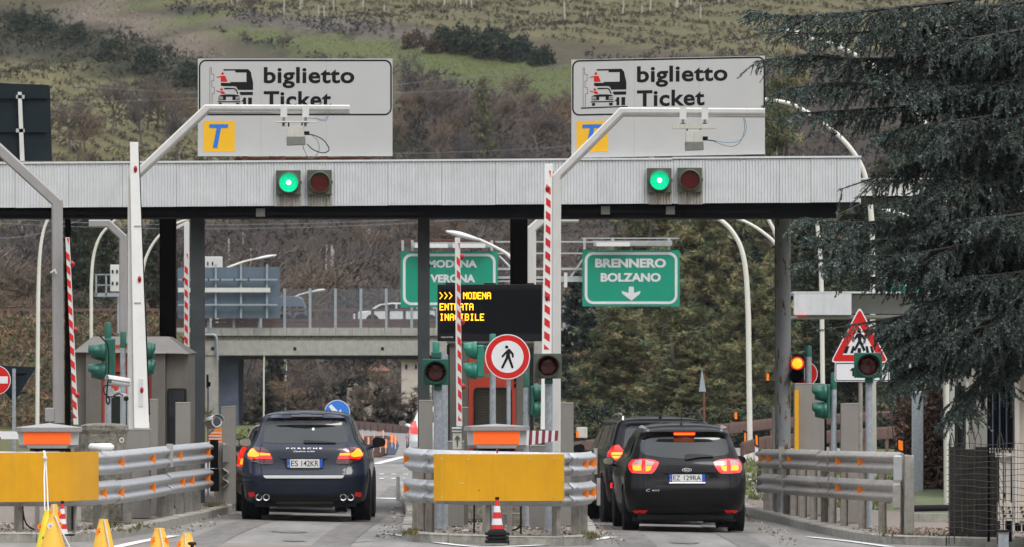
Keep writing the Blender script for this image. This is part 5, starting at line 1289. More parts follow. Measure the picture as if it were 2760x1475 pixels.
# ---------------------------------------------------------------- cars
class Car:
    """Body shell stacked from horizontal slices. Local frame: rear bumper at y=0, front at y=L, ground z=0."""
    def __init__(s, L, rows, wheels, rw, name, label, loc, rz, paint, grp='cars waiting at the toll lanes', tw=.26, track=None):
        # rows: z, rear y, half width, corner extent x, corner depth, bow, front y
        s.L = L; r = np.array(rows, float)
        zz = np.linspace(r[0, 0], r[-1, 0], 56); k = np.array([.25, .5, .25])
        T = [zz]
        for i in range(1, 7):
            v = np.interp(zz, r[:, 0], r[:, i]); v2 = v.copy()
            for _ in range(1): v2[1:-1] = .25 * v2[:-2] + .5 * v2[1:-1] + .25 * v2[2:]
            T.append(v2)
        s.T = T; s.th = thing(name, label, 'car', loc, grp, rz); ROOT[s.th.name] = Vector((0, 0, 0))
        s.local = True; s.paint = paint
        nr, nf = 15, 30; V = []
        for i, z in enumerate(zz):
            yr, w, rx, rc, bow, yf = [T[j][i] for j in range(1, 7)]
            row = []
            tt = np.concatenate([np.linspace(0, .7, 7)[:-1], .7 + .3 * np.sin(np.linspace(0, 1, 9) * np.pi / 2)])
            for t in tt: row.append((t * w, s._rear(t * w, w, yr, rx, rc, bow)))
            y0 = row[-1][1]; y1 = yf - .35
            for j in range(1, nf + 1):
                u = j / nf; y = y0 + (y1 - y0) * u; row.append((w * s._taper(y), y))
            xe = row[-1][0]
            for t in (.3, .6, .85, 1): a = t * math.pi / 2; row.append((xe * (math.cos(a) ** .6 if t < 1 else 0), y1 + (yf - y1) * math.sin(a)))
            V.append(row)
        n = len(V[0]); vs = []; 
        for row, z in zip(V, zz):
            vs += [(x, y, z) for x, y in row] + [(-x, y, z) for x, y in row[1:-1][::-1]]
        m = 2 * n - 2; fs = []
        for i in range(len(zz) - 1):
            for k_ in range(m):
                a, b = i * m + k_, i * m + (k_ + 1) % m; c, d = b + m, a + m
                p = [vs[q] for q in (a, b, c, d)]; cy = sum(q[1] for q in p) / 4; cz = sum(q[2] for q in p) / 4; cx = sum(q[0] for q in p) / 4
                if abs(cx) > .55 and any(math.hypot(cy - wy, cz - rw) < rw + .065 for wy in wheels) and cz < rw * 2 + .1 and abs(abs(cx)) > s.w(cz) * .86: continue
                fs.append((a, b, c, d))
        fs.append(tuple(range((len(zz) - 1) * m, len(zz) * m)))
        mb = MB().add(vs, fs); s.body = mb.build('body', paint, parent=s.th, smooth=True, local=True)
        # dark underside and wheel wells
        w0 = s.w(rw + .1)
        MB().box(-w0 * .8, w0 * .8, .25, L - .3, rows[0][0] - .03, rw * 2).build('underbody', 'black_plastic', parent=s.th, local=True)
        tk = track or (w0 - .02)
        for i, wy in enumerate(wheels):
            for sd in (-1, 1):
                s.wheel(sd * (tk - tw / 2), wy, rw, tw, sd, steer=0)
    def _rear(s, x, w, yr, rx, rc, bow):
        x = abs(x); t = min(1, max(0, (x - (w - rx)) / max(rx, 1e-4)))
        return yr + bow * (x / w) ** 2 + rc * (1 - math.sqrt(max(0, 1 - t * t)))
    def _taper(s, y): 
        u = y / s.L; return 1 - .05 * max(0, (.25 - u)) - .12 * max(0, u - .7) ** 1.5
    def w(s, z): return float(np.interp(z, s.T[0], s.T[2]))
    def surf(s, x, z):
        yr, w, rx, rc, bow = [float(np.interp(z, s.T[0], s.T[j])) for j in range(1, 6)]
        w_ = w * s._taper(yr); x = abs(x)
        if x >= w_ * .999: x = w_ * .999
        return s._rear(x, w, yr, rx, rc, bow)
    def wheel(s, cx, cy, r, tw, sd, steer=0):
        h = tw / 2
        prof = [(r * .62, -h * .9), (r * .86, -h), (r * .96, -h * .9), (r, -h * .72)]
        for g in (-.45, -.15, .15, .45): prof += [(r, h * (g - .06)), (r - .012, h * (g - .05)), (r - .012, h * (g + .05)), (r, h * (g + .06))]
        prof += [(r, h * .72), (r * .96, h * .9), (r * .86, h), (r * .62, h * .9)]
        wm = MB().lathe(prof, (cx, cy, r), 'X', 36).build('wheel', 'rubber', parent=s.th, smooth='auto', local=True)
        mb = MB()
        for k in range(44):
            a = 2 * math.pi * k / 44
            for g in (-.8, .8): mb.obox((cx + h * g, cy + math.cos(a) * r * .985, r + math.sin(a) * r * .985), (h * .28, .018, .012), 0, a - math.pi / 2)
        t_ = mb.build('tread_block', 'rubber', parent=wm, local=True); t_['kind'] = 'stuff'
        mb = MB(); xo = cx + sd * h * .72
        mb.lathe([(r * .64, -.01), (r * .64, .02), (r * .6, .02), (r * .58, -.0)], (xo, cy, r), 'X', 30)
        for k in range(5):
            a = 2 * math.pi * k / 5; mb.obox((xo, cy + math.cos(a) * r * .33, r + math.sin(a) * r * .33), (.03, r * .56, .06), 0, a)
        mb.build('rim', 'unit_grey', parent=wm, local=True)
    def drape(s, poly, name, m, off=.004, parent=None, step=.04, skirt=.012):
        pts, tris, nb = tri_area(poly, step); mb = MB()
        V = [(x, s.surf(x, z) - off, z) for x, z in pts]; B = [(x, s.surf(x, z) - off + skirt, z) for x, z in pts[:nb]]
        fs = [t if (Vector((pts[t[1]][0] - pts[t[0]][0], pts[t[1]][1] - pts[t[0]][1])).cross(Vector((pts[t[2]][0] - pts[t[0]][0], pts[t[2]][1] - pts[t[0]][1]))) > 0) else t[::-1] for t in tris]
        n = len(V)
        fs += [(i, (i + 1) % nb, n + (i + 1) % nb, n + i) for i in range(nb)]
        return mb.add(V + B, fs).build(name, m, parent=parent or s.th, local=True, smooth='auto')
    def side(s, poly, sd, name, m, off=.004, parent=None):
        pts, tris, nb = tri_area(poly, .09); mb = MB()
        V = [(sd * (s.w(z) * s._taper(y) + off), y, z) for y, z in pts]
        return mb.add(V, tris).build(name, m, parent=parent or s.th, local=True, smooth=True)
    def seam(s, pts, r=.004, name='panel_gap', m='visor_black', k=5):
        d = dense(pts, k); mb = MB(); mb.tube([(x, s.surf(x, z) - .0005, z) for x, z in d], r, 6); return mb.build(name, m, parent=s.th, local=True)
    def on(s, mb, base=.006):     # lay flat lettering (built at y=0) on the body
        mb.v = [(x, s.surf(x, z) - base + y, z) for x, y, z in mb.v]; return mb
    def mirror(s, x, y, z, w, h, sd, glassm, capm):
        th = s.th; mb = MB(); n = 18
        pr = [(.0, .06), (.6, .05), (.93, .01), (1, -.03), (.97, -.045)]
        vs = []
        for q, yy in pr:
            for k in range(n):
                a = 2 * math.pi * k / n; e = 2.6
                cx = abs(math.cos(a)) ** (2 / e) * math.copysign(1, math.cos(a)); cz = abs(math.sin(a)) ** (2 / e) * math.copysign(1, math.sin(a))
                vs.append((x + w * q * cx, y + yy, z + h * q * cz * (1.0 if cx * sd < 0 else .86)))
        fs = [(i * n + k, i * n + (k + 1) % n, (i + 1) * n + (k + 1) % n, (i + 1) * n + k) for i in range(len(pr) - 1) for k in range(n)] + [tuple(range(n))]
        o = mb.add(vs, fs).build('door_mirror', capm, parent=th, local=True, smooth='auto')
        mb = MB(); ring = vs[-n:]; mb.add([((v[0] - x) * .88 + x, y - .047, (v[2] - z) * .86 + z) for v in ring], [tuple(range(n))[::-1]]); mb.build('mirror_glass', glassm, parent=o, local=True)
        MB().tube([(x - sd * w * .3, y + .02, z - h * .5), (x - sd * (w + .14), y + .05, z - h * 1.1)], [.03, .045], 8).build('mirror_arm', capm, parent=o, local=True)
def plate(c, x0, x1, z0, z1, text_a, text_b, split):
    y = min(c.surf(x0, z1), c.surf(x0, z0), c.surf(0, (z0 + z1) / 2), c.surf(x1, z1)) - .012
    p = MB().box(x0, x1, y, y + .02, z0, z1).build('number_plate', 'plate_white', parent=c.th, local=True, bevel=.002)
    w = x1 - x0
    MB().box(x0 + .004, x0 + .05, y - .002, y, z0 + .004, z1 - .004).build('blue_band', 'plate_blue', parent=p, local=True)
    MB().box(x1 - .05, x1 - .004, y - .002, y, z0 + .004, z1 - .004).build('blue_band', 'plate_blue', parent=p, local=True)
    hh = (z1 - z0) * .62; zb = z0 + (z1 - z0) * .19; mb = MB(); xs0 = x0 + .066; xw = w - .132
    text(mb, text_a, xs0, zb, xw * split, hh, y - .002, bold=.004); text(mb, text_b, xs0 + xw * (split + .13), zb, xw * (1 - split - .13), hh, y - .002, bold=.004)
    mb.build('plate_lettering', 'sign_black', parent=p, local=True)
    mb = MB(); text(mb, 'I', x0 + .022, z0 + .018, .008, .025, y - .004, bold=.01); mb.build('country_letter', 'plate_white', parent=p, local=True)
    n = 10; mb = MB()
    for k in range(n): mb.disc((x0 + .027 + .011 * math.cos(k * math.tau / n), z1 - .03 + .011 * math.sin(k * math.tau / n)), .0018, y - .004, y - .002, 5)
    o = mb.build('star_ring', 'sign_yellow', parent=p, local=True); o['kind'] = 'stuff'
    MB().ring([(x0 - .006, z0 - .006), (x1 + .006, z0 - .006), (x1 + .006, z1 + .006), (x0 - .006, z1 + .006)], [(x0 + .004, z0 + .004), (x1 - .004, z0 + .004), (x1 - .004, z1 - .004), (x0 + .004, z1 - .004)], y - .003, y + .01).build('plate_frame', 'black_plastic' , parent=p, local=True)

# --- navy sport utility car, left lane. zoom pixels -> metres (610 px per metre, axis at 752, ground at 1145)
def a_(pts): return [((x - 752) / 610, (1145 - y) / 610) for x, y in pts]
Yl = 114.0
navy = Car(4.85, [
    # z, rear, halfw, rx, rc, bow, front
    (.25, .30, .86, .30, .30, .05, 4.60), (.32, .10, .90, .36, .30, .05, 4.75), (.42, .03, .925, .36, .32, .05, 4.82), (.58, .0, .945, .36, .32, .05, 4.85), (.70, .005, .955, .36, .32, .05, 4.83),
    (.76, .05, .955, .34, .30, .05, 4.78), (.85, .085, .95, .32, .30, .06, 4.70), (1.0, .115, .935, .32, .32, .07, 4.45), (1.08, .135, .905, .32, .34, .07, 4.15), (1.13, .165, .855, .30, .36, .08, 3.75), (1.18, .21, .80, .22, .26, .08, 3.55),
    (1.30, .31, .745, .17, .22, .08, 3.30), (1.45, .44, .70, .16, .2, .08, 3.0), (1.53, .47, .675, .16, .2, .08, 2.85), (1.555, .38, .655, .2, .2, .09, 2.78), (1.60, .42, .62, .28, .3, .1, 2.65), (1.64, .62, .54, .32, .5, .1, 2.4), (1.662, .95, .40, .3, .6, .1, 2.1), (1.668, 1.3, .22, .2, .3, .1, 1.8)],
    (.93, 3.83), .385, 'parked_car', 'navy blue sport utility car with twin exhausts waiting in the left lane', ((821 - 1380) / F * Yl, Yl, G(-3.1, 115) ), R(-.3), 'paint_navy', tw=.30, track=.975)
c = navy
gl_ = a_([(372, 292), (384, 250), (412, 228), (620, 206), (890, 206), (1105, 232), (1135, 262), (1146, 292), (1146, 345), (1138, 420), (1060, 428), (440, 428), (378, 420), (368, 350)])
o = c.drape(gl_, 'rear_window', 'glass_car', .005)
# spoiler: a lip with a shadow gap
sp = a_([(402, 192), (410, 168), (470, 156), (752, 150), (1040, 156), (1118, 168), (1128, 192), (1080, 205), (900, 198), (752, 193), (600, 198), (440, 206)])
c.drape(sp, 'roof_spoiler', 'paint_navy', .055, skirt=.08)
c.drape(a_([(610, 168), (925, 168), (912, 186), (622, 186)]), 'spoiler_recess', 'glass_dark', .058, skirt=.004)
c.drape(a_([(640, 196), (865, 196), (860, 204), (645, 204)]), 'high_brake_light', 'tail_dark', .057, skirt=.01)
for sd in (-1, 1):
    L0 = a_([(213, 530), (222, 500), (250, 476), (300, 466), (352, 466), (405, 484), (440, 520), (456, 560), (464, 604), (440, 611), (350, 611), (318, 598), (262, 590), (226, 578)])
    if sd > 0: L0 = [(-x, z) for x, z in L0][::-1]
    t = c.drape(L0, 'tail_light', 'tail_dark', .012, skirt=.04)
    f = lambda pts: [(sd * -1 * x, z) for x, z in a_(pts)][::(-1 if sd > 0 else 1)]
    c.drape(f([(222, 530), (250, 482), (275, 476), (310, 510), (330, 518), (332, 545), (300, 556), (232, 548)]), 'brake_lamp', 'brake_hot', .017, parent=t, step=.02)
    c.drape(f([(334, 516), (430, 522), (436, 540), (334, 540)]), 'light_strip', 'brake_hot', .017, parent=t, step=.02)
    c.drape(f([(228, 552), (300, 560), (335, 545), (440, 545), (452, 572), (350, 568), (250, 576)]), 'red_glow_band', 'brake_red', .016, parent=t, step=.02)
    mb = MB(); mb.tube([(x, c.surf(x, z) - .016, z) for x, z in dense(f([(345, 468), (337, 520), (340, 608)]), 6)], .003, 5); mb.build('lamp_seam', 'visor_black', parent=t, local=True)
    mb = MB(); mb.tube([(x, c.surf(x, z) - .014, z) for x, z in dense(f([(255, 592), (315, 600), (350, 614), (440, 614), (466, 606)]), 6)], .004, 5); mb.build('chrome_trim', 'chrome', parent=t, local=True)
    c.drape(f([(234, 880), (292, 875), (292, 912), (262, 922), (236, 918)]), 'rear_reflector', 'reflector_red', .008, step=.02)
    for ex in (332, 400):
        x, z = f([(ex, 922)])[0]; y = c.surf(x, z)
        MB().lathe([(.034, .10), (.036, -.03), (.052, -.035), (.054, -.02), (.054, .16)], (x, y, z), 'Y', 24).build('exhaust_pipe', 'chrome', parent=c.th, smooth='auto', local=True)
        MB().lathe([(.036, .0), (.036, .004)], (x, y - .015, z), 'Y', 20).build('exhaust_bore', 'visor_black', parent=c.th, local=True)
    c.side([(.75, 1.17), (1.5, 1.17), (1.5, 1.50), (1.15, 1.50)], sd, 'side_window', 'glass_car'); c.side([(1.56, 1.16), (2.6, 1.13), (2.5, 1.48), (1.56, 1.52)], sd, 'side_window', 'glass_car'); c.side([(2.66, 1.13), (3.4, 1.12), (2.85, 1.44), (2.66, 1.48)], sd, 'side_window', 'glass_car')
c.drape(a_([(374, 722), (1112, 722), (1104, 742), (1088, 750), (400, 750), (384, 742)]), 'bright_trim', 'chrome_white', .014, skirt=.02)
c.drape(a_([(526, 532), (960, 532), (960, 562), (945, 570), (540, 570), (526, 562)]), 'handle_bar', 'paint_navy', .028, skirt=.03)
c.drape(a_([(548, 574), (940, 574), (928, 620), (905, 660), (880, 674), (610, 674), (582, 660), (560, 620)]), 'plate_recess', 'black_plastic', .004)
plate(c, *[(577 - 742) / 610, (908 - 742) / 610], (1145 - 655) / 610, (1145 - 570) / 610, 'ES', '142KR', .25)
c.drape(a_([(480, 962), (1015, 962), (1005, 1028), (500, 1028)]), 'skid_plate', 'louver', .03, skirt=.06)
c.drape(a_([(300, 880), (480, 900), (1020, 900), (1190, 880), (1170, 962), (320, 962)]), 'lower_grille', 'black_plastic', .004)
c.seam(a_([(362, 440), (340, 475), (345, 612), (360, 690), (374, 752), (752, 760), (1112, 752), (1124, 690), (1142, 612), (1148, 475), (1126, 440)]), .0045)
c.seam(a_([(236, 760), (300, 770), (752, 774), (1200, 770), (1262, 760)]), .003)
mb = MB(); text(mb, 'P O R S C H E', (582 - 752) / 610, (1145 - 482) / 610, 326 / 610, 13 / 610, 0, bold=.012); c.on(mb, .008).build('brand_lettering', 'chrome_white', parent=c.th, local=True)
mb = MB(); text(mb, 'Cayenne turbo', (648 - 752) / 610, (1145 - 514) / 610, 194 / 610, 19 / 610, 0, bold=.004, italic=.35); c.on(mb, .008).build('model_lettering', 'chrome_white', parent=c.th, local=True)
c.drape(a_([(738, 400), (800, 402), (940, 410), (1034, 420), (1034, 426), (940, 426), (742, 424)]), 'rear_wiper', 'black_plastic', .03, skirt=.02)
mb = MB(); x, z = a_([(824, 300)])[0]; mb.disc((x, z), .022, 0, .001, 14); c.on(mb, .01).build('sticker', 'sign_plain_white', parent=c.th, local=True)
c.mirror(-1.02, 3.25, 1.16, .105, .075, -1, 'chrome', 'paint_navy'); c.mirror(1.04, 3.25, 1.16, .105, .085, 1, 'visor_black', 'paint_navy')

# --- black compact people carrier, right lane. 639 px per metre, axis 1072, ground 1238
def b_(pts): return [((x - 1072) / 639, (1238 - y) / 639) for x, y in pts]
Yr_ = 112.0
cm = Car(4.38, [
    (.22, .34, .80, .30, .30, .05, 4.1), (.30, .13, .84, .34, .34, .05, 4.25), (.42, .045, .875, .38, .36, .05, 4.35), (.52, .015, .89, .38, .36, .05, 4.38), (.58, .0, .895, .38, .36, .05, 4.36), (.66, .01, .90, .38, .36, .05, 4.33), (.78, .055, .905, .36, .36, .06, 4.25), (.90, .075, .895, .36, .38, .07, 4.05), (1.0, .10, .87, .36, .4, .08, 3.75),
    (1.06, .135, .83, .30, .34, .08, 3.55), (1.12, .18, .79, .22, .24, .08, 3.35), (1.25, .27, .745, .17, .2, .09, 3.05), (1.40, .39, .69, .16, .2, .09, 2.75), (1.435, .37, .675, .18, .2, .09, 2.68), (1.47, .30, .655, .2, .22, .1, 2.6), (1.51, .31, .62, .26, .3, .1, 2.5), (1.56, .5, .56, .3, .5, .1, 2.35), (1.60, .85, .45, .3, .6, .1, 2.1), (1.612, 1.3, .25, .2, .3, .1, 1.7)],
    (.86, 3.51), .325, 'parked_car', 'black people carrier with glowing brake lights waiting nearest the camera in the right lane', ((1851 - 1380) / F * Yr_, Yr_, G(2.5, 113)), R(2.3), 'paint_black', tw=.24, track=.90)
c = cm
c.drape(b_([(648, 480), (652, 420), (668, 372), (700, 352), (800, 342), (1072, 336), (1340, 342), (1430, 352), (1460, 372), (1474, 420), (1480, 490), (1440, 512), (1300, 532), (1072, 546), (860, 534), (700, 512)]), 'rear_window', 'glass_car', .005)
c.drape(b_([(664, 352), (690, 305), (760, 285), (1072, 274), (1390, 285), (1430, 305), (1462, 345), (1400, 335), (1300, 328), (1072, 324), (850, 328), (740, 338)]), 'roof_spoiler', 'paint_black', .03, skirt=.05)
c.drape(b_([(958, 300), (965, 296), (1160, 296), (1168, 300), (1166, 322), (1150, 330), (975, 330), (960, 322)]), 'high_brake_light', 'brake_red', .036, step=.02)
for k in range(11):
    x0 = 966 + k * 17.8; c.drape(b_([(x0, 304), (x0 + 13, 304), (x0 + 13, 319), (x0, 319)]), 'brake_diode', 'brake_hot', .042, step=.02)
for sd in (-1, 1):
    f = lambda pts: [(sd * -1 * x, z) for x, z in b_(pts)][::(-1 if sd > 0 else 1)]
    t = c.drape(f([(533, 612), (545, 580), (570, 552), (640, 545), (700, 546), (770, 556), (816, 577), (800, 620), (770, 665), (745, 684), (640, 684), (560, 678), (540, 650)]), 'tail_light', 'brake_red', .012, skirt=.04)
    c.drape(f([(575, 580), (600, 560), (655, 556), (655, 602), (562, 604)]), 'clear_lens', 'tail_clear', .017, parent=t, step=.02)
    c.drape(f([(690, 558), (776, 575), (752, 604), (690, 604)]), 'clear_lens', 'tail_clear', .017, parent=t, step=.02)
    c.drape(f([(572, 608), (648, 604), (650, 656), (580, 656), (570, 640)]), 'brake_lamp', 'brake_hot', .018, parent=t, step=.02)
    c.drape(f([(688, 610), (748, 610), (734, 650), (712, 662), (690, 662)]), 'brake_lamp', 'brake_hot', .018, parent=t, step=.02)
    c.drape(f([(568, 1036), (640, 1030), (712, 1030), (690, 1058), (660, 1066), (600, 1062)]), 'rear_reflector', 'reflector_red', .008, step=.02)
    c.side([(.62, 1.10), (1.2, 1.10), (1.2, 1.40), (.95, 1.40)], sd, 'side_window', 'glass_car'); c.side([(1.26, 1.09), (2.2, 1.05), (2.15, 1.42), (1.26, 1.44)], sd, 'side_window', 'glass_car'); c.side([(2.26, 1.05), (3.1, 1.05), (2.55, 1.36), (2.26, 1.40)], sd, 'side_window', 'glass_car')
    c.drape(f([(648, 250), (690, 232), (725, 248), (738, 285), (720, 290), (690, 262)]), 'roof_seam_trim', 'unit_grey', .012, step=.03)
c.drape(b_([(858, 650), (880, 628), (960, 622), (1190, 622), (1275, 630), (1292, 652), (1280, 682), (862, 682)]), 'handle_bar', 'paint_black', .026, skirt=.03)
c.drape(b_([(870, 690), (1288, 690), (1262, 772), (1235, 795), (920, 795), (890, 770)]), 'plate_recess', 'black_plastic', .004)
plate(c, (905 - 1072) / 639, (1250 - 1072) / 639, (1238 - 762) / 639, (1238 - 688) / 639, 'EZ', '129RA', .25)
mb = MB().box((908 - 1072) / 639, (1248 - 1072) / 639, 0, .01, (1238 - 774) / 639, (1238 - 765) / 639); c.on(mb, .03).build('chrome_trim', 'chrome_white', parent=c.th, local=True)
x, z = b_([(1075, 650)])[0]; mb = MB(); mb.prism([(x + .071 * math.cos(a), z + .028 * math.sin(a)) for a in np.linspace(0, math.tau, 36, endpoint=False)], -.004, .001); c.on(mb, .03).build('badge_rim', 'chrome_white', parent=c.th, local=True)
mb = MB(); mb.prism([(x + .064 * math.cos(a), z + .023 * math.sin(a)) for a in np.linspace(0, math.tau, 36, endpoint=False)], -.008, -.004); c.on(mb, .03).build('badge_field', 'sign_back', parent=c.th, local=True)
mb = MB(); text(mb, 'Ford', x - .045, z - .014, .09, .028, -.010, bold=.01, italic=.4); c.on(mb, .03).build('badge_lettering', 'chrome_white', parent=c.th, local=True)
mb = MB(); text(mb, 'C', (690 - 1072) / 639, (1238 - 852) / 639, .06, .038, 0, bold=.0, italic=.2); text(mb, 'MAX', (745 - 1072) / 639, (1238 - 850) / 639, .115, .024, 0, bold=.01, italic=.3, space=1.3); c.on(mb, .008).build('model_lettering', 'chrome_white', parent=c.th, local=True)
c.seam(b_([(662, 512), (662, 690), (668, 850), (690, 895), (740, 908), (1072, 910), (1420, 908), (1470, 890), (1488, 850), (1484, 690), (1480, 510)]), .0045)
c.seam(b_([(560, 1030), (700, 1022), (1072, 1020), (1440, 1022), (1580, 1030)]), .005)
c.drape(b_([(560, 1080), (1580, 1080), (1560, 1138), (580, 1138)]), 'lower_bumper', 'black_plastic', .003)
c.drape(b_([(1062, 505), (1150, 498), (1240, 505), (1330, 515), (1330, 524), (1200, 530), (1072, 552), (1062, 540)]), 'rear_wiper', 'black_plastic', .035, skirt=.02)
c.mirror(-1.0, 3.0, 1.02, .092, .07, -1, 'chrome', 'paint_black'); c.mirror(.99, 3.0, 1.03, .09, .07, 1, 'visor_black', 'paint_black')
x, z = b_([(1050, 245)])[0]; y = .75
MB().tube([(x, y, 1.585), (x, y - .03, 1.9)], [.006, .003], 6).build('aerial', 'rubber', parent=c.th, local=True); MB().lathe([(.028, 0), (.012, .035)], (x, y, 1.57), 'Z', 12).build('aerial_base', 'rubber', parent=c.th, local=True)

# --- black sport utility car ahead of it, turned slightly
Yb2 = 117.6
sv = Car(4.55, [
    (.25, .30, .82, .28, .3, .05, 4.3), (.34, .1, .87, .3, .3, .05, 4.45), (.5, .02, .91, .3, .3, .05, 4.55), (.66, .0, .925, .3, .3, .05, 4.52), (.85, .06, .925, .3, .3, .05, 4.4), (1.02, .1, .91, .28, .3, .06, 4.1), (1.10, .14, .87, .26, .3, .06, 3.6), (1.16, .18, .84, .2, .24, .07, 3.45),
    (1.3, .26, .79, .16, .2, .07, 3.2), (1.5, .38, .73, .15, .2, .07, 2.85), (1.56, .36, .70, .18, .2, .08, 2.75), (1.60, .36, .66, .2, .25, .08, 2.65), (1.635, .55, .58, .26, .4, .08, 2.5), (1.655, .9, .42, .3, .5, .08, 2.2), (1.66, 1.2, .25, .2, .3, .08, 1.9)],
    (.88, 3.55), .36, 'parked_car', 'black sport utility car with roof rails, half hidden ahead of the people carrier', ((1798 - 1380) / F * Yb2, Yb2, G(2, 119)), R(5.5), 'paint_black', tw=.26, track=.93)
c = sv
c.drape([(-.66, 1.17), (-.60, 1.46), (-.5, 1.53), (.5, 1.53), (.60, 1.46), (.66, 1.17), (.4, 1.12), (-.4, 1.12)], 'rear_window', 'glass_car', .005)
for sd in (-1, 1):
    t = c.drape([(sd * x, z) for x, z in [(.60, 1.0), (.9, .98), (.88, 1.1), (.80, 1.21), (.72, 1.23), (.66, 1.14)]][::sd], 'tail_light', 'brake_red', .012, skirt=.04)
    for zz0 in (1.02, 1.075, 1.13): c.drape([(sd * x, z) for x, z in [(.66, zz0), (.84, zz0 - .005), (.82, zz0 + .035), (.68, zz0 + .035)]][::sd], 'brake_lamp', 'brake_hot' if zz0 < 1.1 else 'lamp_red_on', .018, parent=t, step=.02)
    c.drape([(sd * x, z) for x, z in [(.55, .54), (.86, .56), (.86, .64), (.58, .64)]][::sd], 'rear_reflector', 'lamp_red_on', .008, step=.03)
    c.side([(.62, 1.16), (1.3, 1.16), (1.3, 1.50), (.95, 1.50)], sd, 'side_window', 'glass_car'); c.side([(1.36, 1.15), (2.3, 1.13), (2.2, 1.50), (1.36, 1.52)], sd, 'side_window', 'glass_car'); c.side([(2.36, 1.13), (3.3, 1.11), (2.7, 1.44), (2.36, 1.50)], sd, 'side_window', 'glass_car')
    mb = MB(); mb.tube([(sd * .62, .62, 1.60), (sd * .60, .75, 1.675), (sd * .58, 1.4, 1.70), (sd * .57, 2.2, 1.69), (sd * .58, 2.45, 1.61)], .018, 8); mb.build('roof_rail', 'chrome' if sd < 0 else 'black_plastic', parent=c.th, local=True, smooth=True)
    c.mirror(sd * 1.05, 3.1, 1.14, .095, .075, sd, 'visor_black', 'paint_black')
mb = MB(); mb.lathe([(.03, 0), (.022, .03), (.008, .075)], (-.02, .75, 1.63), 'Z', 12); mb.build('aerial', 'rubber', parent=c.th, local=True, smooth=True)
# --- brown hatchback ahead of the navy car, and the white car further on
def small_car(label, X0, Y0, rz, paint, name='parked_car', lamp=True, H=1.45, grp='cars waiting at the toll lanes', W=.88):
    k = H / 1.45
    c = Car(4.0, [(.22, .3, W - .06, .28, .3, .05, 3.8), (.34, .06, W - .02, .3, .3, .05, 3.95), (.55, .0, W, .3, .3, .05, 4.0), (.75, .05, W, .3, .3, .05, 3.9), (.92 * k, .09, W - .03, .28, .3, .06, 3.5), (1.0 * k, .15, W - .09, .22, .26, .06, 3.3), (1.15 * k, .27, W - .15, .16, .2, .07, 2.9), (1.32 * k, .42, W - .22, .16, .2, .07, 2.5), (1.38 * k, .4, W - .27, .2, .3, .08, 2.4), (1.42 * k, .6, W - .4, .26, .4, .08, 2.1), (1.45 * k, 1.0, .25, .2, .3, .08, 1.7)],
            (.75, 3.2), .31, name, label, (X0, Y0, G(X0, Y0)), rz, paint, tw=.2, track=W, grp=grp)
    c.drape([(-W + .24, 1.03 * k), (-W + .3, 1.3 * k), (W - .3, 1.3 * k), (W - .24, 1.03 * k)], 'rear_window', 'glass_car', .005)
    for sd in (-1, 1):
        t = c.drape([(sd * x, z) for x, z in [(W - .28, .72), (W - .02, .74), (W - .03, .9), (W - .1, 1.04), (W - .17, 1.06), (W - .2, .9)]][::sd], 'tail_light', 'brake_red', .012, skirt=.03)
        if lamp: c.drape([(sd * x, z) for x, z in [(W - .2, .76), (W - .07, .77), (W - .09, .86), (W - .18, .86)]][::sd], 'brake_lamp', 'brake_hot', .018, parent=t, step=.02)
        c.side([(.6, 1.02 * k), (1.9, 1.0 * k), (1.85, 1.3 * k), (.85, 1.3 * k)], sd, 'side_window', 'glass_car'); c.side([(1.96, 1.0 * k), (3.0, .99 * k), (2.4, 1.28 * k), (1.96, 1.3 * k)], sd, 'side_window', 'glass_car')
        c.mirror(sd * (W + .1), 2.9, 1.0 * k, .09, .065, sd, 'chrome', paint)
    MB().box(-.26, .26, -.012, .02, .62, .73).build('number_plate', 'plate_white', parent=c.th, local=True)
    return c
small_car('brown hatchback mostly hidden ahead of the navy car against the left kerb', -3.52, 120.6, R(-1), 'paint_brown')
small_car('white hatchback driving away beyond the centre island, only its left edge showing', X(1105, 186) + .86, 186, R(2), 'paint_white', 'white_hatchback', False, 1.42, 'cars beyond the toll lanes')
# ---------------------------------------------------------------- street lamps
def street_lamp(label, pts, Yp, r=.1, head=None, base=None, m='lamp_cream'):
    """pts: photograph pixels from the arm tip down to the foot"""
    g = float(TZ(X(pts[-1][0], Yp), Yp)); foot = YH - (g - HC) / Yp * F
    pp = dense(pts[:-1], 5) + [(pts[-1][0], foot)]
    V = [P(a, b, Yp) for a, b in pp]; n = len(V)
    th = thing('street_lamp', label, 'street lamp', (V[-1].x, Yp, g), 'curved street lamps beyond the toll lanes')
    r *= .6
    MB().tube(V, [r * .62 + r * .38 * (i / (n - 1)) for i in range(n)], 12).build('pole', m, parent=th, smooth='auto')
    if head:
        (a, b), (c, d) = head; p, q = P(a, b, Yp), P(c, d, Yp); t = (q - p).normalized(); L = (q - p).length
        up = Vector((0, 1, 0)).cross(t); up = -up if up.z < 0 else up
        mb = MB(); vs = []
        for k, (w, h) in zip(np.linspace(0, 1, 6), ((.05, .03), (.13, .07), (.15, .09), (.14, .08), (.09, .06), (.05, .04))):
            for j in range(10):
                an = 2 * math.pi * j / 10; vs.append(p + t * L * k + Vector((0, 1, 0)) * w * math.cos(an) + up * h * math.sin(an) * (1 if math.sin(an) > 0 else .7))
        mb.add(vs, [(i * 10 + j, i * 10 + (j + 1) % 10, (i + 1) * 10 + (j + 1) % 10, (i + 1) * 10 + j) for i in range(5) for j in range(10)] + [tuple(range(10))[::-1], tuple(50 + j for j in range(10))])
        mb.build('lamp_head', 'camera_white', parent=th, smooth=True)
    return th
street_lamp('tall cream lamp post left of the shaded grey pipe, its arm hidden by the canopy', [(160, 545), (125, 600), (112, 650), (106, 710), (103, 800), (100, 1160)], 215, .095)
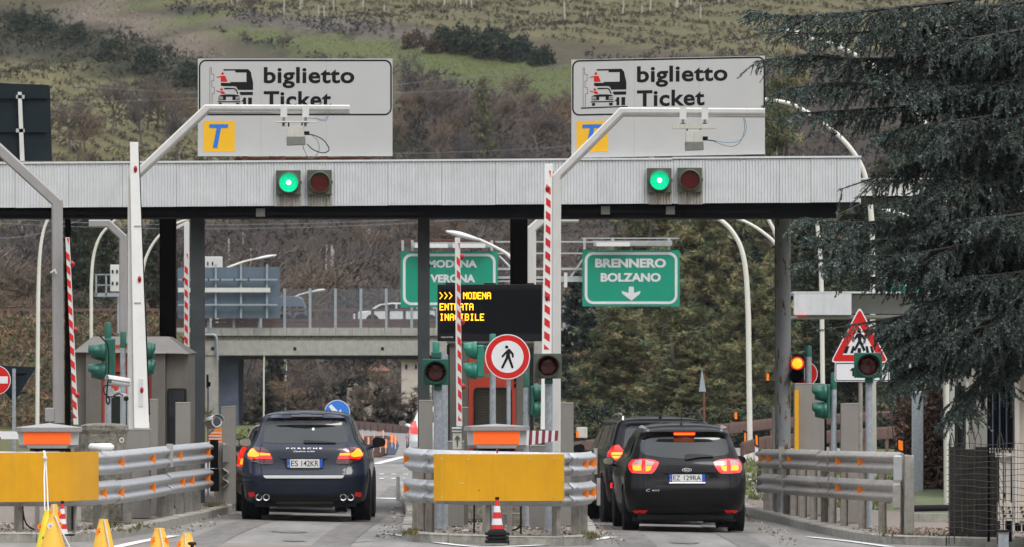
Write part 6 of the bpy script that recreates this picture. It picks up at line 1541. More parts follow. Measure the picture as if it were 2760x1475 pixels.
street_lamp('cream lamp post curving up behind the left green signal', [(330, 575), (283, 620), (262, 655), (250, 705), (246, 770), (246, 1000)], 262, .10)
street_lamp('pale lamp post arcing between the white boom and the dark rear column', [(520, 588), (470, 605), (430, 635), (400, 680), (384, 740), (376, 900), (376, 1000)], 250, .09)
street_lamp('lamp post on the bridge with its head above the grey sign backs', [(680, 700), (640, 712), (600, 735), (585, 800), (584, 900)], 345, .12, ((745, 688), (676, 702)), m='lamp_cream')
street_lamp('lamp head reaching over the bridge fence above the dark van', [(840, 787), (805, 796), (780, 815), (770, 860), (770, 900)], 352, .09, ((877, 781), (838, 788)))
street_lamp('street lamp whose head hangs over the left green motorway sign', [(1290, 645), (1330, 664), (1372, 690), (1392, 730), (1398, 820), (1398, 1000)], 196, .09, ((1202, 624), (1292, 647)))
street_lamp('slim cream post standing under the bridge', [(712, 960), (711, 1000), (711, 1130)], 322, .055)
street_lamp('tall cream lamp post rising right of the green BRENNERO sign', [(1880, 566), (1920, 580), (1962, 610), (1994, 660), (2010, 730), (2017, 850), (2022, 1243)], 192, .115)
street_lamp('lamp arm arching behind the rusty column, lower of two', [(1950, 580), (2000, 594), (2050, 622), (2095, 665), (2108, 730), (2112, 1200)], 205, .09, ((1880, 572), (1952, 582)))
street_lamp('lamp arm dropping behind the rusty column, upper of two', [(2035, 540), (2062, 578), (2090, 632), (2104, 720), (2106, 1200)], 190, .09)
street_lamp('white lamp post seen between the rusty column and the crossing sign', [(2140, 430), (2175, 500), (2197, 570), (2210, 680), (2215, 800), (2220, 1200)], 170, .085)
street_lamp('tall white lamp post whose arm sweeps left over the end of the fascia', [(2062, 268), (2130, 280), (2200, 318), (2270, 375), (2318, 440), (2340, 510), (2350, 600), (2356, 1180)], 160, .10)
street_lamp('white lamp post in front of the brown hedge, its bright head poking through the cedar', [(2160, 98), (2240, 118), (2350, 175), (2450, 270), (2515, 380), (2541, 500), (2548, 640), (2552, 1335)], 139, .09, ((2112, 82), (2168, 100)))
street_lamp('lamp head seen below the white canopy through the cedar', [(2438, 578), (2500, 600), (2560, 650), (2590, 720), (2600, 1100)], 230, .08, ((2376, 566), (2440, 580)))

# ---------------------------------------------------------------- motorway signs on their truss
Yg = 200.0
th = thing('green_sign_gantry', 'galvanised truss carrying the two green motorway signs', 'gantry', P(1450, 830, Yg + .6))
for a, b, t, u in ((1335, 1575, 745, 760), (1335, 1575, 722, 728), (1335, 1575, 681, 685), (1335, 1600, 650, 654), (1340, 1480, 752, 756)):
    MB().pbox(a, b, t, u, Yg + .3, .12).build('chord', 'galv', parent=th)
for px_ in (1400, 1520): MB().pbox(px_, px_ + 9, 735, 775, Yg + .26, .1).build('post', 'steel_white', parent=th)
MB().tube([P(1535, 752, Yg + .35), P(1578, 690, Yg + .35)], .03, 6).build('brace', 'galv', parent=th)
MB().tube([P(1345, 690, Yg + .35), P(1400, 745, Yg + .35)], .03, 6).build('brace', 'galv', parent=th)
for px_ in (1377, 1496): MB().pbox(px_, px_ + 14, 660, 1180, Yg + 1.2, .15).build('gantry_leg', 'galv', parent=th)
def msign(label, x0, x1, t, u, words, lamps, posts):
    th = thing('motorway_sign', label, 'sign', P(x0, u, Yg), 'green motorway signs')
    MB().pbox(x0, x1, t, u, Yg, .05).build('panel', 'sign_green', parent=th)
    a, b, c, d = X(x0 + 6, Yg), X(x1 - 6, Yg), Z(u - 6, Yg), Z(t + 5, Yg)
    MB().ring(rrect(a, b, c, d, .22), rrect(a + .07, b - .07, c + .07, d - .07, .16), Yg - .012, Yg - .004).build('border', 'fascia', parent=th)
    mb = MB()
    for w_, xa, xb, ya, yb in words: text(mb, w_, X(xa, Yg), Z(yb, Yg), (xb - xa) / F * Yg, (yb - ya) / F * Yg, Yg - .012, bold=.045)
    mb.build('lettering', 'fascia', parent=th)
    MB().pbox(x0 - 2, x1 - 1, t - 34, t - 31, Yg - .35, .04).build('lamp_rail', 'rust' if x0 < 1200 else 'galv', parent=th)
    MB().pbox(x0 + 30, x1 - 20, t - 26, t - 12, Yg - .2, .06).build('cable_tray', 'galv', parent=th)
    for a, b in lamps: MB().pbox(a, b, t - 22, t - 11, Yg - .4, .12).build('lamp_tube', 'camera_white', parent=th)
    for px_ in posts: MB().pbox(px_, px_ + 7, t - 34, t - 2, Yg - .1, .06).build('bracket', 'galv', parent=th)
    return th
msign('green motorway sign reading MODENA VERONA behind the message board', 1080, 1342, 679, 829, [('MODENA', 1152, 1286, 701, 722), ('VERONA', 1160, 1281, 740, 762)], [(1118, 1207), (1220, 1308)], (1082, 1108, 1322))
th = msign('green motorway sign reading BRENNERO BOLZANO with a down arrow', 1570, 1832, 675, 826, [('BRENNERO', 1604, 1795, 697, 722), ('BOLZANO', 1619, 1781, 736, 760)], [(1608, 1698)], (1572, 1648, 1800))
MB().prism([(X(a, Yg), Z(b, Yg)) for a, b in ((1695, 773), (1708, 773), (1709, 790), (1727, 784), (1724, 793), (1702, 811), (1678, 793), (1675, 784), (1694, 790))], Yg - .012, Yg - .004).build('arrow', 'fascia', parent=th)
Ys = 150
th = thing('information_sign', 'green information sign almost hidden in the cedar branches', 'sign', P(2450, 795, Ys))
MB().pbox(2398, 2520, 735, 787, Ys, .05).build('panel', 'sign_green', parent=th); mb = MB(); text(mb, 'info', X(2410, Ys), Z(772, Ys), .42, .16, Ys - .01, bold=.02); mb.build('lettering', 'fascia', parent=th)
MB().pbox(2450, 2456, 787, 1000, Ys, .05).build('post', 'galv', parent=th)
# blue round sign beyond the navy car
Yb_ = 186
th = thing('keep_right_sign', 'round blue sign with a white diagonal arrow above the roof of the navy car', 'sign', (X(909, Yb_), Yb_, G(-4, Yb_)))
c_ = P(909, 1113, Yb_); MB().disc((c_.x, c_.z), .315, Yb_, Yb_ + .01, 40).build('disc', 'sign_plain_white', parent=th); MB().disc((c_.x, c_.z), .30, Yb_ - .004, Yb_, 40).build('blue_face', 'sign_bright_blue', parent=th)
MB().prism([(X(a, Yb_), Z(b, Yb_)) for a, b in ((886, 1096), (893, 1090), (912, 1110), (919, 1103), (922, 1130), (898, 1128), (904, 1121))], Yb_ - .008, Yb_ - .004).build('arrow', 'sign_plain_white', parent=th)
MB().box(c_.x - .03, c_.x + .03, Yb_ + .012, Yb_ + .06, G(-4, Yb_), c_.z).build('post', 'galv', parent=th)

# ---------------------------------------------------------------- road bridge and its approach
Yk = 330.0
br = thing('road_bridge', 'concrete road bridge crossing behind the left lane with fenced parapet', 'bridge', P(1000, 970, Yk))
xa = 553
for i in range(24):
    p0, p1 = xa + i * 44, xa + (i + 1) * 44
    MB().box(X(p0, Yk) + .01, X(p1, Yk) - .01, Yk, Yk + .35, Z(905, Yk), Z(884, Yk) + random.uniform(-.006, .006)).build('kerb_slab', 'concrete', parent=br)
MB().box(X(xa, Yk), X(1600, Yk), Yk + .2, Yk + 9, Z(915, Yk), Z(896, Yk)).build('deck', 'concrete', parent=br)
MB().box(X(xa, Yk), X(1600, Yk), Yk + .12, Yk + .4, Z(918, Yk), Z(905, Yk) - .002).build('ledge', 'concrete_old', parent=br)
MB().box(X(xa, Yk), X(1600, Yk), Yk + .05, Yk + .6, Z(958, Yk), Z(918, Yk) - .002).build('edge_girder', 'concrete', parent=br)
for yy in (2.5, 4.5, 6.5, 8.4): MB().box(X(575, Yk), X(1600, Yk), Yk + yy, Yk + yy + .5, Z(968, Yk), Z(915, Yk) - .002).build('girder', 'concrete_dark', parent=br)
for p_ in (573, 795, 1031): MB().pbox(p_ - 4, p_ + 4, 936, 945, Yk + .045, .02).build('drain_hole', 'visor_black', parent=br)
MB().pbox(553, 588, 958, 1180, Yk + .1, .8).build('abutment', 'concrete', parent=br)
MB().pbox(589, 642, 968, 1200, Yk + 1.2, 7).build('pier', 'concrete_dark', parent=br)
MB().tube([P(*p, Yk - .1) for p in dense([(553, 903), (575, 903), (583, 910), (585, 930), (586, 972)], 4)], .06, 8).build('drain_pipe', 'galv_pole', parent=br)
for i in range(16):      # fence posts and mesh
    px_ = 558 + i * 68.5
    hi = px_ > 740
    MB().pbox(px_, px_ + 7, 778 if hi else 857, 884, Yk + .02, .12).build('fence_post', 'post_far', parent=br)
mb = MB()
for k in range(34): mb.tube([P(765, 780 + k * 3.1, Yk + .1), P(1600, 780 + k * 3.1, Yk + .1)], .006, 3, cap=False)
for k in range(200): mb.tube([P(765 + k * 4.2, 779, Yk + .1), P(765 + k * 4.2, 884, Yk + .1)], .006, 3, cap=False)
o = mb.build('fence_mesh', 'fence_mesh_far', parent=br); o['kind'] = 'stuff'
mb = MB()
for k in range(9): mb.tube([P(553, 858 + k * 3, Yk + .1), P(765, 858 + k * 3, Yk + .1)], .008, 3, cap=False)
o = mb.build('fence_mesh', 'fence_mesh_far', parent=br); o['kind'] = 'stuff'
rail = thing('brown_guardrail', 'rust brown guardrail running along the bridge deck', 'guardrail', P(900, 884, Yk + 1), 'rust brown guardrails beyond the toll lanes')
for a, b in ((832, 838), (860, 868), (870, 884)): MB().pbox(-300, 1600, a, b, Yk + 1.0, .1).build('rail_beam', 'brown_rail', parent=rail)
for i in range(44): MB().pbox(-290 + i * 43, -282 + i * 43, 834, 884, Yk + 1.12, .1).build('post', 'brown_rail', parent=rail)
for i in range(14): MB().pbox(-240 + i * 57, -240 + i * 57 + 56, 884, 896, Yk - 1.6, .5).build('kerb_slab', 'concrete', parent=rail)
rail = thing('brown_guardrail', 'far brown guardrail on the other side of the bridge deck', 'guardrail', P(900, 850, Yk + 8.4), 'rust brown guardrails beyond the toll lanes')
MB().pbox(-300, 1600, 832, 840, Yk + 8.4, .1).build('rail_beam', 'brown_rail', parent=rail)
for i in range(30): MB().pbox(-290 + i * 60, -283 + i * 60, 834, 866, Yk + 8.5, .1).build('post', 'brown_rail', parent=rail)
# sign backs on the bridge
th = thing('bridge_sign', 'big blue grey sign back with pale beams standing on the bridge', 'sign', P(620, 884, Yk - .3))
MB().prism([(X(a, Yk), Z(b, Yk)) for a, b in ((480, 858), (480, 722), (754, 720), (756, 858))], Yk - .3, Yk - .25).build('panel', 'sign_back_far', parent=th)
for px_ in (579, 647, 717): MB().pbox(px_, px_ + 5, 712, 858, Yk - .46, .1).build('stiffener', 'post_far', parent=th)
for yy, m_, h_ in ((752, 'post_far', 4), (820, 'post_far', 4), (776, 'steel_white', 12)): MB().pbox(480, 748 if h_ < 9 else 728, yy, yy + h_, Yk - .62, .12).build('cross_beam', m_, parent=th)
for px_ in (560, 592, 630, 668): MB().pbox(px_, px_ + 3, 750, 758, Yk - .66, .02).build('clamp', 'visor_black', parent=th)
for px_ in (565, 700): MB().pbox(px_, px_ + 6, 858, 884, Yk - .4, .08).build('leg', 'post_far', parent=th)
th = thing('sign_cabinet', 'white switch box with two slots showing above the grey sign backs', 'cabinet', P(575, 722, Yk + .5))
MB().pbox(552, 599, 692, 722, Yk + .5, .5).build('body', 'steel_white', parent=th, bevel=.02)
for px_ in (558, 571): MB().pbox(px_, px_ + 4, 706, 716, Yk + .48, .03).build('slot', 'visor_black', parent=th)
MB().pbox(560, 564, 722, 884, Yk + .6, .1).build('leg', 'post_far', parent=th)
th = thing('traffic_cabinet', 'white slotted equipment box on a small railed platform left of the white boom', 'cabinet', P(308, 800, 300))
MB().pbox(297, 325, 714, 786, 300, .4).build('body', 'steel_white', parent=th, bevel=.02)
for a, b in ((301, 728), (313, 728), (301, 760), (313, 760)): MB().pbox(a, a + 5, b, b + 9, 299.98, .03).build('slot', 'visor_black', parent=th)
for a, b, t, u in ((257, 261, 738, 798), (284, 288, 738, 798), (255, 298, 739, 742), (255, 298, 767, 770), (255, 325, 790, 800)): MB().pbox(a, b, t, u, 299.8, .06).build('platform_rail', 'post_far', parent=th)
MB().pbox(316, 324, 798, 900, 300, .1).build('leg', 'post_far', parent=th)
# vehicles on the bridge
def van(label, x0, x1, t, u, Yv_, m):
    th = thing('passing_van' if 'van' in label else 'passing_car', label, 'van' if 'van' in label else 'car', P((x0 + x1) / 2, u, Yv_), 'vehicles on the bridge'); w = x1 - x0; h = u - t
    def s_(pts): return [(X(x0 + a * w, Yv_), Z(u - b * h, Yv_)) for a, b in pts]
    return th, s_
th, s_ = van('dark blue grey van passing on the bridge behind the fence', 752, 828, 798, 872, Yk + 3, 'paint_van')
MB().prism(s_([(0, .1), (0, .92), (.06, 1), (.72, .98), (.84, .9), (1.0, .45), (1.02, .1)]), Yk + 3, Yk + 4.9).build('body', 'paint_van', parent=th, bevel=.05)
for a, b in ((.1, .35), (.42, .62), (.68, .9)): MB().prism(s_([(a, .42), (a, .62), (min(b, .86), .62), (b, .42)]), Yk + 2.98, Yk + 3).build('window', 'glass_car', parent=th)
for a in (.2, .8): MB().lathe([(.3, 0), (.33, .05), (.33, .2), (.3, .22)], (s_([(a, 0)])[0][0], Yk + 2.97, s_([(0, .1)])[0][1]), 'Y', 18).build('wheel', 'rubber', parent=th)
th, s_ = van('white estate car passing on the bridge behind the fence', 952, 1210, 816, 872, Yk + 3.4, 'paint_white')
MB().prism(s_([(0, .1), (0, .45), (.05, .55), (.16, .62), (.27, .92), (.4, 1), (.75, .98), (.92, .7), (1, .6), (1, .1)]), Yk + 3.4, Yk + 5.1).build('body', 'paint_white', parent=th, bevel=.04)
MB().prism(s_([(.2, .6), (.29, .88), (.44, .93), (.44, .6)]), Yk + 3.38, Yk + 3.4).build('window', 'glass_car', parent=th); MB().prism(s_([(.46, .6), (.46, .93), (.66, .92), (.66, .6)]), Yk + 3.38, Yk + 3.4).build('window', 'glass_car', parent=th); MB().prism(s_([(.68, .6), (.68, .92), (.76, .9), (.86, .66)]), Yk + 3.38, Yk + 3.4).build('window', 'glass_car', parent=th)
for a in (.2, .8): MB().lathe([(.28, 0), (.31, .05), (.31, .2), (.28, .22)], (s_([(a, 0)])[0][0], Yk + 3.37, s_([(0, .12)])[0][1]), 'Y', 18).build('wheel', 'rubber', parent=th)

# ---------------------------------------------------------------- far ramps: brown rails, orange delineators, markers
def brail(label, pts, h=.30, top=.78, post=2.2):
    """pts: (px, py of the beam top, depth)"""
    th = thing('brown_guardrail', label, 'guardrail', P(*pts[0]), 'rust brown guardrails beyond the toll lanes')
    d = dense([tuple(P(a, b, y)) [:3] for a, b, y in pts], 5) if False else [P(a, b, y) for a, b, y in pts]
    mb = MB(); vs = []
    for p in d:
        for dy, dz in ((0, 0), (-.08, -.06), (0, -.15), (-.08, -.24), (0, -.31)): vs.append((p.x, p.y + dy, p.z + dz))
    n = len(d); mb.add(vs, [(i * 5 + k, i * 5 + k + 1, i * 5 + k + 6, i * 5 + k + 5) for i in range(n - 1) for k in range(4)]); mb.build('rail_beam', 'brown_rail', parent=th, smooth=True)
    for i in range(n - 1):
        L = (d[i + 1] - d[i]).length; k = max(1, int(L / post))
        for j in range(k):
            p = d[i].lerp(d[i + 1], j / k); g = float(TZ(p.x, p.y)); MB().box(p.x - .04, p.x + .04, p.y + .02, p.y + .1, min(g, p.z - .6), p.z - .03).build('post', 'brown_rail', parent=th)
    return th
brail('brown guardrail curving across below the pines at right', [(1540, 1192, 196), (1650, 1178, 200), (1760, 1166, 205), (1900, 1148, 212), (2080, 1128, 220), (2250, 1116, 226), (2440, 1106, 232), (2700, 1100, 236)])
brail('lower brown guardrail beside the grass at right', [(2000, 1192, 176), (2060, 1176, 178), (2240, 1160, 186), (2330, 1155, 190), (2450, 1146, 196)])
brail('far brown guardrail behind the navy car', [(940, 1135, 300), (1000, 1138, 290), (1080, 1146, 280), (1200, 1150, 272), (1340, 1158, 262)])
brail('low brown guardrail end beyond the left lane with orange markers on it', [(930, 1182, 214), (985, 1176, 210), (1040, 1174, 206), (1068, 1180, 202)])
th = thing('crash_cushion', 'dark end cushion of the lane divider beyond the navy car', 'barrier', P(1040, 1230, 200))
MB().prism([(X(a, 200), Z(b, 200)) for a, b in ((960, 1240), (955, 1205), (1040, 1190), (1068, 1188), (1074, 1200), (1066, 1222), (1020, 1234))], 200, 201).build('body', 'brown_rail', parent=th, bevel=.03)
MB().prism([(X(a, 199.8), Z(b, 199.8)) for a, b in ((1044, 1228), (1046, 1190), (1070, 1186), (1076, 1202), (1066, 1226))], 199.7, 199.98).build('nose', 'concrete_dark', parent=th, bevel=.03)
k_ = 0
for a, b, w, h, dd in ((975, 1170, 6, 26, 199), (990, 1178, 6, 20, 198.6), (1003, 1182, 8, 20, 198.2), (1018, 1184, 16, 22, 198), (1036, 1184, 8, 24, 197.9), (1052, 1170, 9, 22, 198.2), (1062, 1176, 7, 20, 198.5), (1030, 1160, 5, 12, 199.5), (1006, 1164, 4, 10, 200.5)):
    th = thing('delineator', ['leftmost orange delineator of the row behind the navy car', 'second orange delineator from the left behind the navy car', 'third orange delineator from the left behind the navy car', 'broad orange and white marker panel behind the navy car', 'orange delineator just right of the broad marker panel', 'orange delineator near the dark cushion nose', 'rightmost orange delineator on the dark cushion nose', 'small orange delineator standing above the broad marker panel', 'smallest orange delineator left of the far divider'][k_], 'delineator', P(a, b + h, dd), 'orange delineators beyond the left lane')
    MB().pbox(a, a + w, b, b + h, dd, .04).build('plate', 'reflector_orange', parent=th); MB().pbox(a + w * .4, a + w * .4 + 1.6, b + 1, b + h + 14, dd - .01, .02).build('white_stripe', 'sign_plain_white', parent=th); k_ += 1
def delineator(label, px, t, u, w, Yd, lean=0, body='camera_white'):
    th = thing('delineator', label, 'delineator', P(px, u, Yd), 'white delineator posts with orange tops')
    q = lambda a, b: (X(a + lean * (b - u) / (t - u), Yd), Z(b, Yd))
    MB().prism([q(px, t), q(px + w, t + 5), q(px + w, u), q(px, u)], Yd, Yd + .08).build('post', body, parent=th, bevel=.01)
    MB().prism([q(px - 1, t - 1), q(px + w + 1, t + 4), q(px + w + 1, t + 42), q(px - 1, t + 36)], Yd - .012, Yd - .004).build('black_band', 'sign_black', parent=th)
    MB().prism([q(px + 2, t + 6), q(px + w - 2, t + 9), q(px + w - 2, t + 36), q(px + 2, t + 32)], Yd - .02, Yd - .012).build('reflector', 'reflector_orange', parent=th)
delineator('leaning white delineator with a large orange reflector behind the right end post', 2422, 1180, 1330, 16, 134, -3)
delineator('white delineator with an orange top left of the lamp post foot by the grass', 2004, 1160, 1240, 9, 190)
delineator('white delineator with an orange top right of the lamp post foot by the grass', 2036, 1166, 1250, 10, 170, -2)
for a, b, Yd, lb in ((1980, 1112, 214, 'tiny orange marker standing above the brown guardrail under the pines'), (2066, 1008, 224, 'tiny orange marker caught in the pine foliage left of the rusty column'), (1553, 1162, 196, 'orange marker on the pale yellow box beyond the right lane')):
    o = MB().pbox(a, a + 7, b, b + 18, Yd, .05).build('orange_marker', 'reflector_orange', at=P(a, b + 18, Yd)); tag(o, lb, 'marker')
o = MB().pbox(1554, 1583, 1152, 1181, 197, .3).build('yellow_box', 'unit_beige', at=P(1568, 1181, 197), bevel=.02); tag(o, 'pale yellow box on the road edge beyond the right shield box', 'box')
o = MB().lathe([(.09, -.02), (.11, 0), (.09, .02)], (X(1105, 190), 190, Z(1178, 190)), 'Y', 16).build('blue_marker', 'sign_bright_blue', at=P(1105, 1178, 190)); tag(o, 'small blue oval marker left of the white hatchback', 'marker')
th = thing('warning_sign', 'grey back of a triangular sign on a rusty post in front of the pines', 'sign', P(1894, 1140, 208))
MB().prism([(X(a, 208), Z(b, 208)) for a, b in ((1892, 992), (1903, 1056), (1884, 1056))], 208, 208.02).build('triangle_back', 'post_far', parent=th); MB().tube([P(1897, 1006, 208.05), P(1898, 1160, 208.05)], .035, 8).build('post', 'rust', parent=th)
# fence of wires in the background, overhead cables
for i, (p, q, Yw) in enumerate((((0, 275), (560, 262), 380), ((1090, 248), (1545, 220), 420), ((1090, 412), (1545, 392), 420), ((540, 615), (1130, 598), 300), ((540, 604), (1130, 588), 300), ((0, 640), (130, 622), 290))):
    a, b = P(*p, Yw), P(*q, Yw); d = (b - a); a2, b2 = a - d * 2, b + d * 2; mb = MB(); mb.tube([a2.lerp(b2, t) - Vector((0, 0, 1.6 * 4 * t * (1 - t) - 1.5)) for t in np.linspace(0, 1, 15)], .011, 4)
    tag(mb.build('overhead_cable', 'cable_grey', at=tuple(a)), ['overhead wire crossing the vineyard above the left sign back', 'upper overhead wire between the two ticket signs', 'lower overhead wire between the two ticket signs', 'lower wire of the pair seen under the canopy above the bridge', 'upper wire of the pair seen under the canopy above the bridge', 'overhead wire just under the canopy at far left'][i], 'cable', 'overhead wires in the distance')
# houses under the bridge
def house(label, x0, x1, t, u, Yh, roof, wall='house_wall'):
    g = float(TZ(X((x0 + x1) / 2, Yh), Yh)) - .3
    th = thing('house', label, 'house', (X((x0 + x1) / 2, Yh), Yh, g), 'houses in the distance')
    MB().box(X(x0, Yh), X(x1, Yh), Yh, Yh + 7, g, Z(t + roof, Yh)).build('wall', wall, parent=th)
    a, b = X(x0 - 6, Yh), X(x1 + 6, Yh); mb = MB(); z0, z1 = Z(t + roof, Yh), Z(t, Yh)
    mb.add([(a, Yh - .4, z0), (b, Yh - .4, z0), (b, Yh + 7.4, z0), (a, Yh + 7.4, z0), (a + .6, Yh + 3.5, z1), (b - .6, Yh + 3.5, z1)], [(0, 1, 5, 4), (1, 2, 5), (2, 3, 4, 5), (3, 0, 4), (3, 2, 1, 0)]); mb.build('roof', 'roof_tile', parent=th)
    n = max(2, int((x1 - x0) / 26))
    for i in range(n):
        cx_ = x0 + (i + .5) * (x1 - x0) / n; zc = t + roof + 14
        w_ = MB().pbox(cx_ - 4, cx_ + 4, zc, zc + 14, Yh - .04, .04).build('window', 'fascia', parent=th); MB().pbox(cx_ - 3, cx_ + 3, zc + 1, zc + 13, Yh - .06, .02).build('pane', 'glass_dark', parent=w_)
    return th
house('pale house with a brown tiled roof seen below the bridge', 935, 1045, 978, 1090, 372, 22)
house('cream house wall seen below the bridge just left of the centre column', 1082, 1160, 955, 1100, 364, 12, 'beige_wall')
house('pinkish roofed house glimpsed through the lower cedar branches', 2290, 2345, 690, 860, 300, 20)
# ---------------------------------------------------------------- far canopies and buildings on the right
th = thing('side_canopy', 'low pale grey canopy to the right of the rusty column', 'canopy', P(2300, 850, 134), 'pale canopies at the right')
MB().pbox(2141, 2295, 790, 849, 134, .4).build('fascia', 'fascia', parent=th); MB().pbox(2296, 2560, 797, 846, 134.6, .4).build('fascia', 'fascia', parent=th)
MB().pbox(2138, 2560, 786, 791, 134, 5).build('roof_edge', 'fascia', parent=th); MB().pbox(2150, 2560, 849, 856, 134.3, 5).build('soffit', 'grey_tube', parent=th); MB().pbox(2145, 2175, 849, 853, 133.9, .3).build('red_strip', 'sign_red', parent=th)
MB().pbox(2560, 2572, 850, 1180, 135, .2).build('column', 'galv', parent=th)
th = thing('high_canopy', 'long white canopy roof edge behind the cedar at the end of the fascia', 'canopy', P(2500, 530, 150), 'pale canopies at the right')
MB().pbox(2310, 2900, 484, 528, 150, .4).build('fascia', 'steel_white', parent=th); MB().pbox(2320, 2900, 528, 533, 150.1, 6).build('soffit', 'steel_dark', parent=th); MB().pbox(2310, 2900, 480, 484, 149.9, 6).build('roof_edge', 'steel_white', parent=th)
MB().pbox(2780, 2800, 530, 1200, 151, .3).build('column', 'grey_tube', parent=th)
g = G(9, 145)
th = thing('service_building', 'grey panelled service building glimpsed behind the cedar at right', 'building', P(2640, 1300, 146))
MB().pbox(2600, 2900, 900, 1330, 146, 8).build('wall', 'cabinet', parent=th)
MB().pbox(2590, 2900, 560, 900, 150, 8).build('upper_wall', 'beige_wall', parent=th)
for px_ in (2566, 2584, 2604): MB().pbox(px_, px_ + 7, 1030, 1300, 145.8, .15).build('frame_post', 'cabinet_edge' if px_ != 2584 else 'steel_dark', parent=th)
for a, b in ((2573, 2584), (2591, 2600)): MB().pbox(a, b, 1040, 1290, 145.9, .05).build('window_pane', 'glass_dark', parent=th)
o = MB().box(X(2459, 150), X(2489, 150), 150, 150.25, G(7.9, 150) - .1, Z(1055, 150)).build('concrete_pillar', 'galv_pole', at=P(2474, 1310, 150), bevel=.02); tag(o, 'blue grey square pillar standing in front of the brown hedge', 'pillar')
# hut at the right edge
Yh = 105.0; g = G(6.9, Yh) + .1
th = thing('toll_hut', 'beige hut with a flat projecting awning at the right edge of the picture', 'hut', (X(2790, Yh), Yh, g))
MB().box(X(2748, Yh), X(2950, Yh), Yh + .1, Yh + 3, g + .25, Z(1000, Yh)).build('wall', 'beige_wall', parent=th)
MB().pbox(2703, 2950, 898, 941, Yh + .3, 3).build('roof_fascia', 'beige_wall', parent=th); MB().pbox(2700, 2950, 892, 898, Yh + .25, 3.1).build('roof_edge', 'beige_metal', parent=th)
mb = MB(); mb.add([(X(a, Yh), y, Z(b, Yh)) for a, b, y in ((2716, 942, Yh + .3), (2950, 940, Yh + .3), (2950, 985, Yh - .5), (2728, 986, Yh - .5), (2716, 966, Yh + .3), (2950, 966, Yh + .3), (2726, 968, Yh - .5), (2950, 968, Yh - .5))], [(0, 6, 7, 1), (6, 3, 2, 7), (0, 4, 3, 6), (3, 4, 5, 2)]); mb.build('awning', 'beige_metal', parent=th)
MB().pbox(2736, 2748, 987, 1410, Yh, .12).build('corner_post', 'beige_metal', parent=th, bevel=.006)
mb = MB(); mb.tube([P(2741, 990, Yh - .02), P(2744, 1030, Yh - .05), P(2752, 988, Yh - .05)], .012, 6); mb.build('awning_stay', 'beige_metal', parent=th)
for a, b in ((2690, 1380), (2705, 1385), (2722, 1378), (2738, 1386)):
    pass
MB().pbox(2690, 2950, 1356, 1404, Yh + .05, .3).build('base_panel', 'beige_wall', parent=th)
for i in range(3):
    for j in range(4): MB().pbox(2700 + j * 17 + i * 3, 2705 + j * 17 + i * 3, 1366 + i * 11, 1371 + i * 11, Yh + .03, .02).build('vent_hole', 'visor_black', parent=th)
for a in (2712, 2738, 2758): MB().pbox(a, a + 14, 1404, 1432, Yh + .2, .2).build('foot', 'steel_dark', parent=th)
for a, b in ((2694, 2704), (2712, 2724)): MB().pbox(a, b, 1228, 1360, Yh + .12, .1).build('frame_upright', 'beige_metal', parent=th)
MB().pbox(2684, 2748, 1222, 1232, Yh + .05, .1).build('counter_edge', 'beige_metal', parent=th)
th = thing('louvred_screen', 'tall black slatted screen left of the beige hut', 'screen', P(2700, 1215, Yh + .5))
MB().pbox(2668, 2736, 952, 1212, Yh + .55, .05).build('backing', 'visor_black', parent=th)
for i in range(11): MB().pbox(2668 + i * 6.2, 2671.5 + i * 6.2, 950, 1212, Yh + .5, .05).build('slat', 'concrete_dark' if i % 3 == 1 else 'steel_dark', parent=th)
for t in (945, 1208):
    for i in range(10): MB().pbox(2667 + i * 7.2, 2670 + i * 7.2, t, t + 13, Yh + .45, .03).build('bracket', 'beige_metal', parent=th)
    MB().pbox(2665, 2742, t + 4, t + 6, Yh + .44, .02).build('fixing_rail', 'steel_dark', parent=th)
MB().box(X(2669, Yh), X(2676, Yh), Yh + .6, Yh + .7, g, Z(950, Yh)).build('leg', 'steel_dark', parent=th); MB().box(X(2728, Yh), X(2735, Yh), Yh + .6, Yh + .7, g, Z(950, Yh)).build('leg', 'steel_dark', parent=th)
# wire fence in front of it
Yf = 103.6; g = G(6.3, Yf) + .1
th = thing('wire_fence', 'low rusty wire fence with pointed hoops in front of the hut at right', 'fence', P(2660, 1450, Yf))
for px_ in (2558, 2572, 2688, 2704):
    mb = MB(); mb.tube([(X(px_, Yf), Yf, g), P(px_, 1192, Yf), P(px_ + (7 if px_ in (2558, 2688) else -7), 1166, Yf)], .008, 6); mb.build('post', 'wire', parent=th)
for px_ in (2560, 2690):
    for k in range(9): MB().tube([P(px_, 1200 + k * 26, Yf), P(px_ + 13, 1226 + k * 26, Yf), P(px_, 1226 + k * 26, Yf)], .004, 4).build('lattice_wire', 'wire', parent=th)
for px_ in (2596, 2628): MB().tube([P(px_, 1205, Yf), P(px_ + 2, 1180, Yf), P(px_ + 9, 1164, Yf), P(px_ + 16, 1180, Yf), P(px_ + 17, 1208, Yf)], .006, 5).build('hoop', 'wire', parent=th)
for k in range(15):
    y = 1197 + k * 16.5; MB().tube([P(a, y + 2.5 * math.sin(a * .05 + k) + (k * 1.3) * ((a - 2640) / 300), Yf + .01) for a in range(2552, 2800, 22)], .0042, 4).build('wire_strand', 'wire', parent=th)
for k in range(12): MB().tube([P(2590 + k * 17, 1200, Yf + .02), P(2592 + k * 17 + random.uniform(-4, 4), 1440, Yf + .02)], .003, 4).build('upright_wire', 'wire', parent=th)
MB().box(X(2690, Yf), X(2718, Yf), Yf - .05, Yf + .1, g - .1, Z(1428, Yf)).build('foot_block', 'galv_pole', parent=th, bevel=.01)
MB().box(X(2688, Yf), X(2722, Yf), Yf - .07, Yf - .05, Z(1434, Yf), Z(1428, Yf)).build('strap', 'rubber', parent=th)
Yw = 107.2
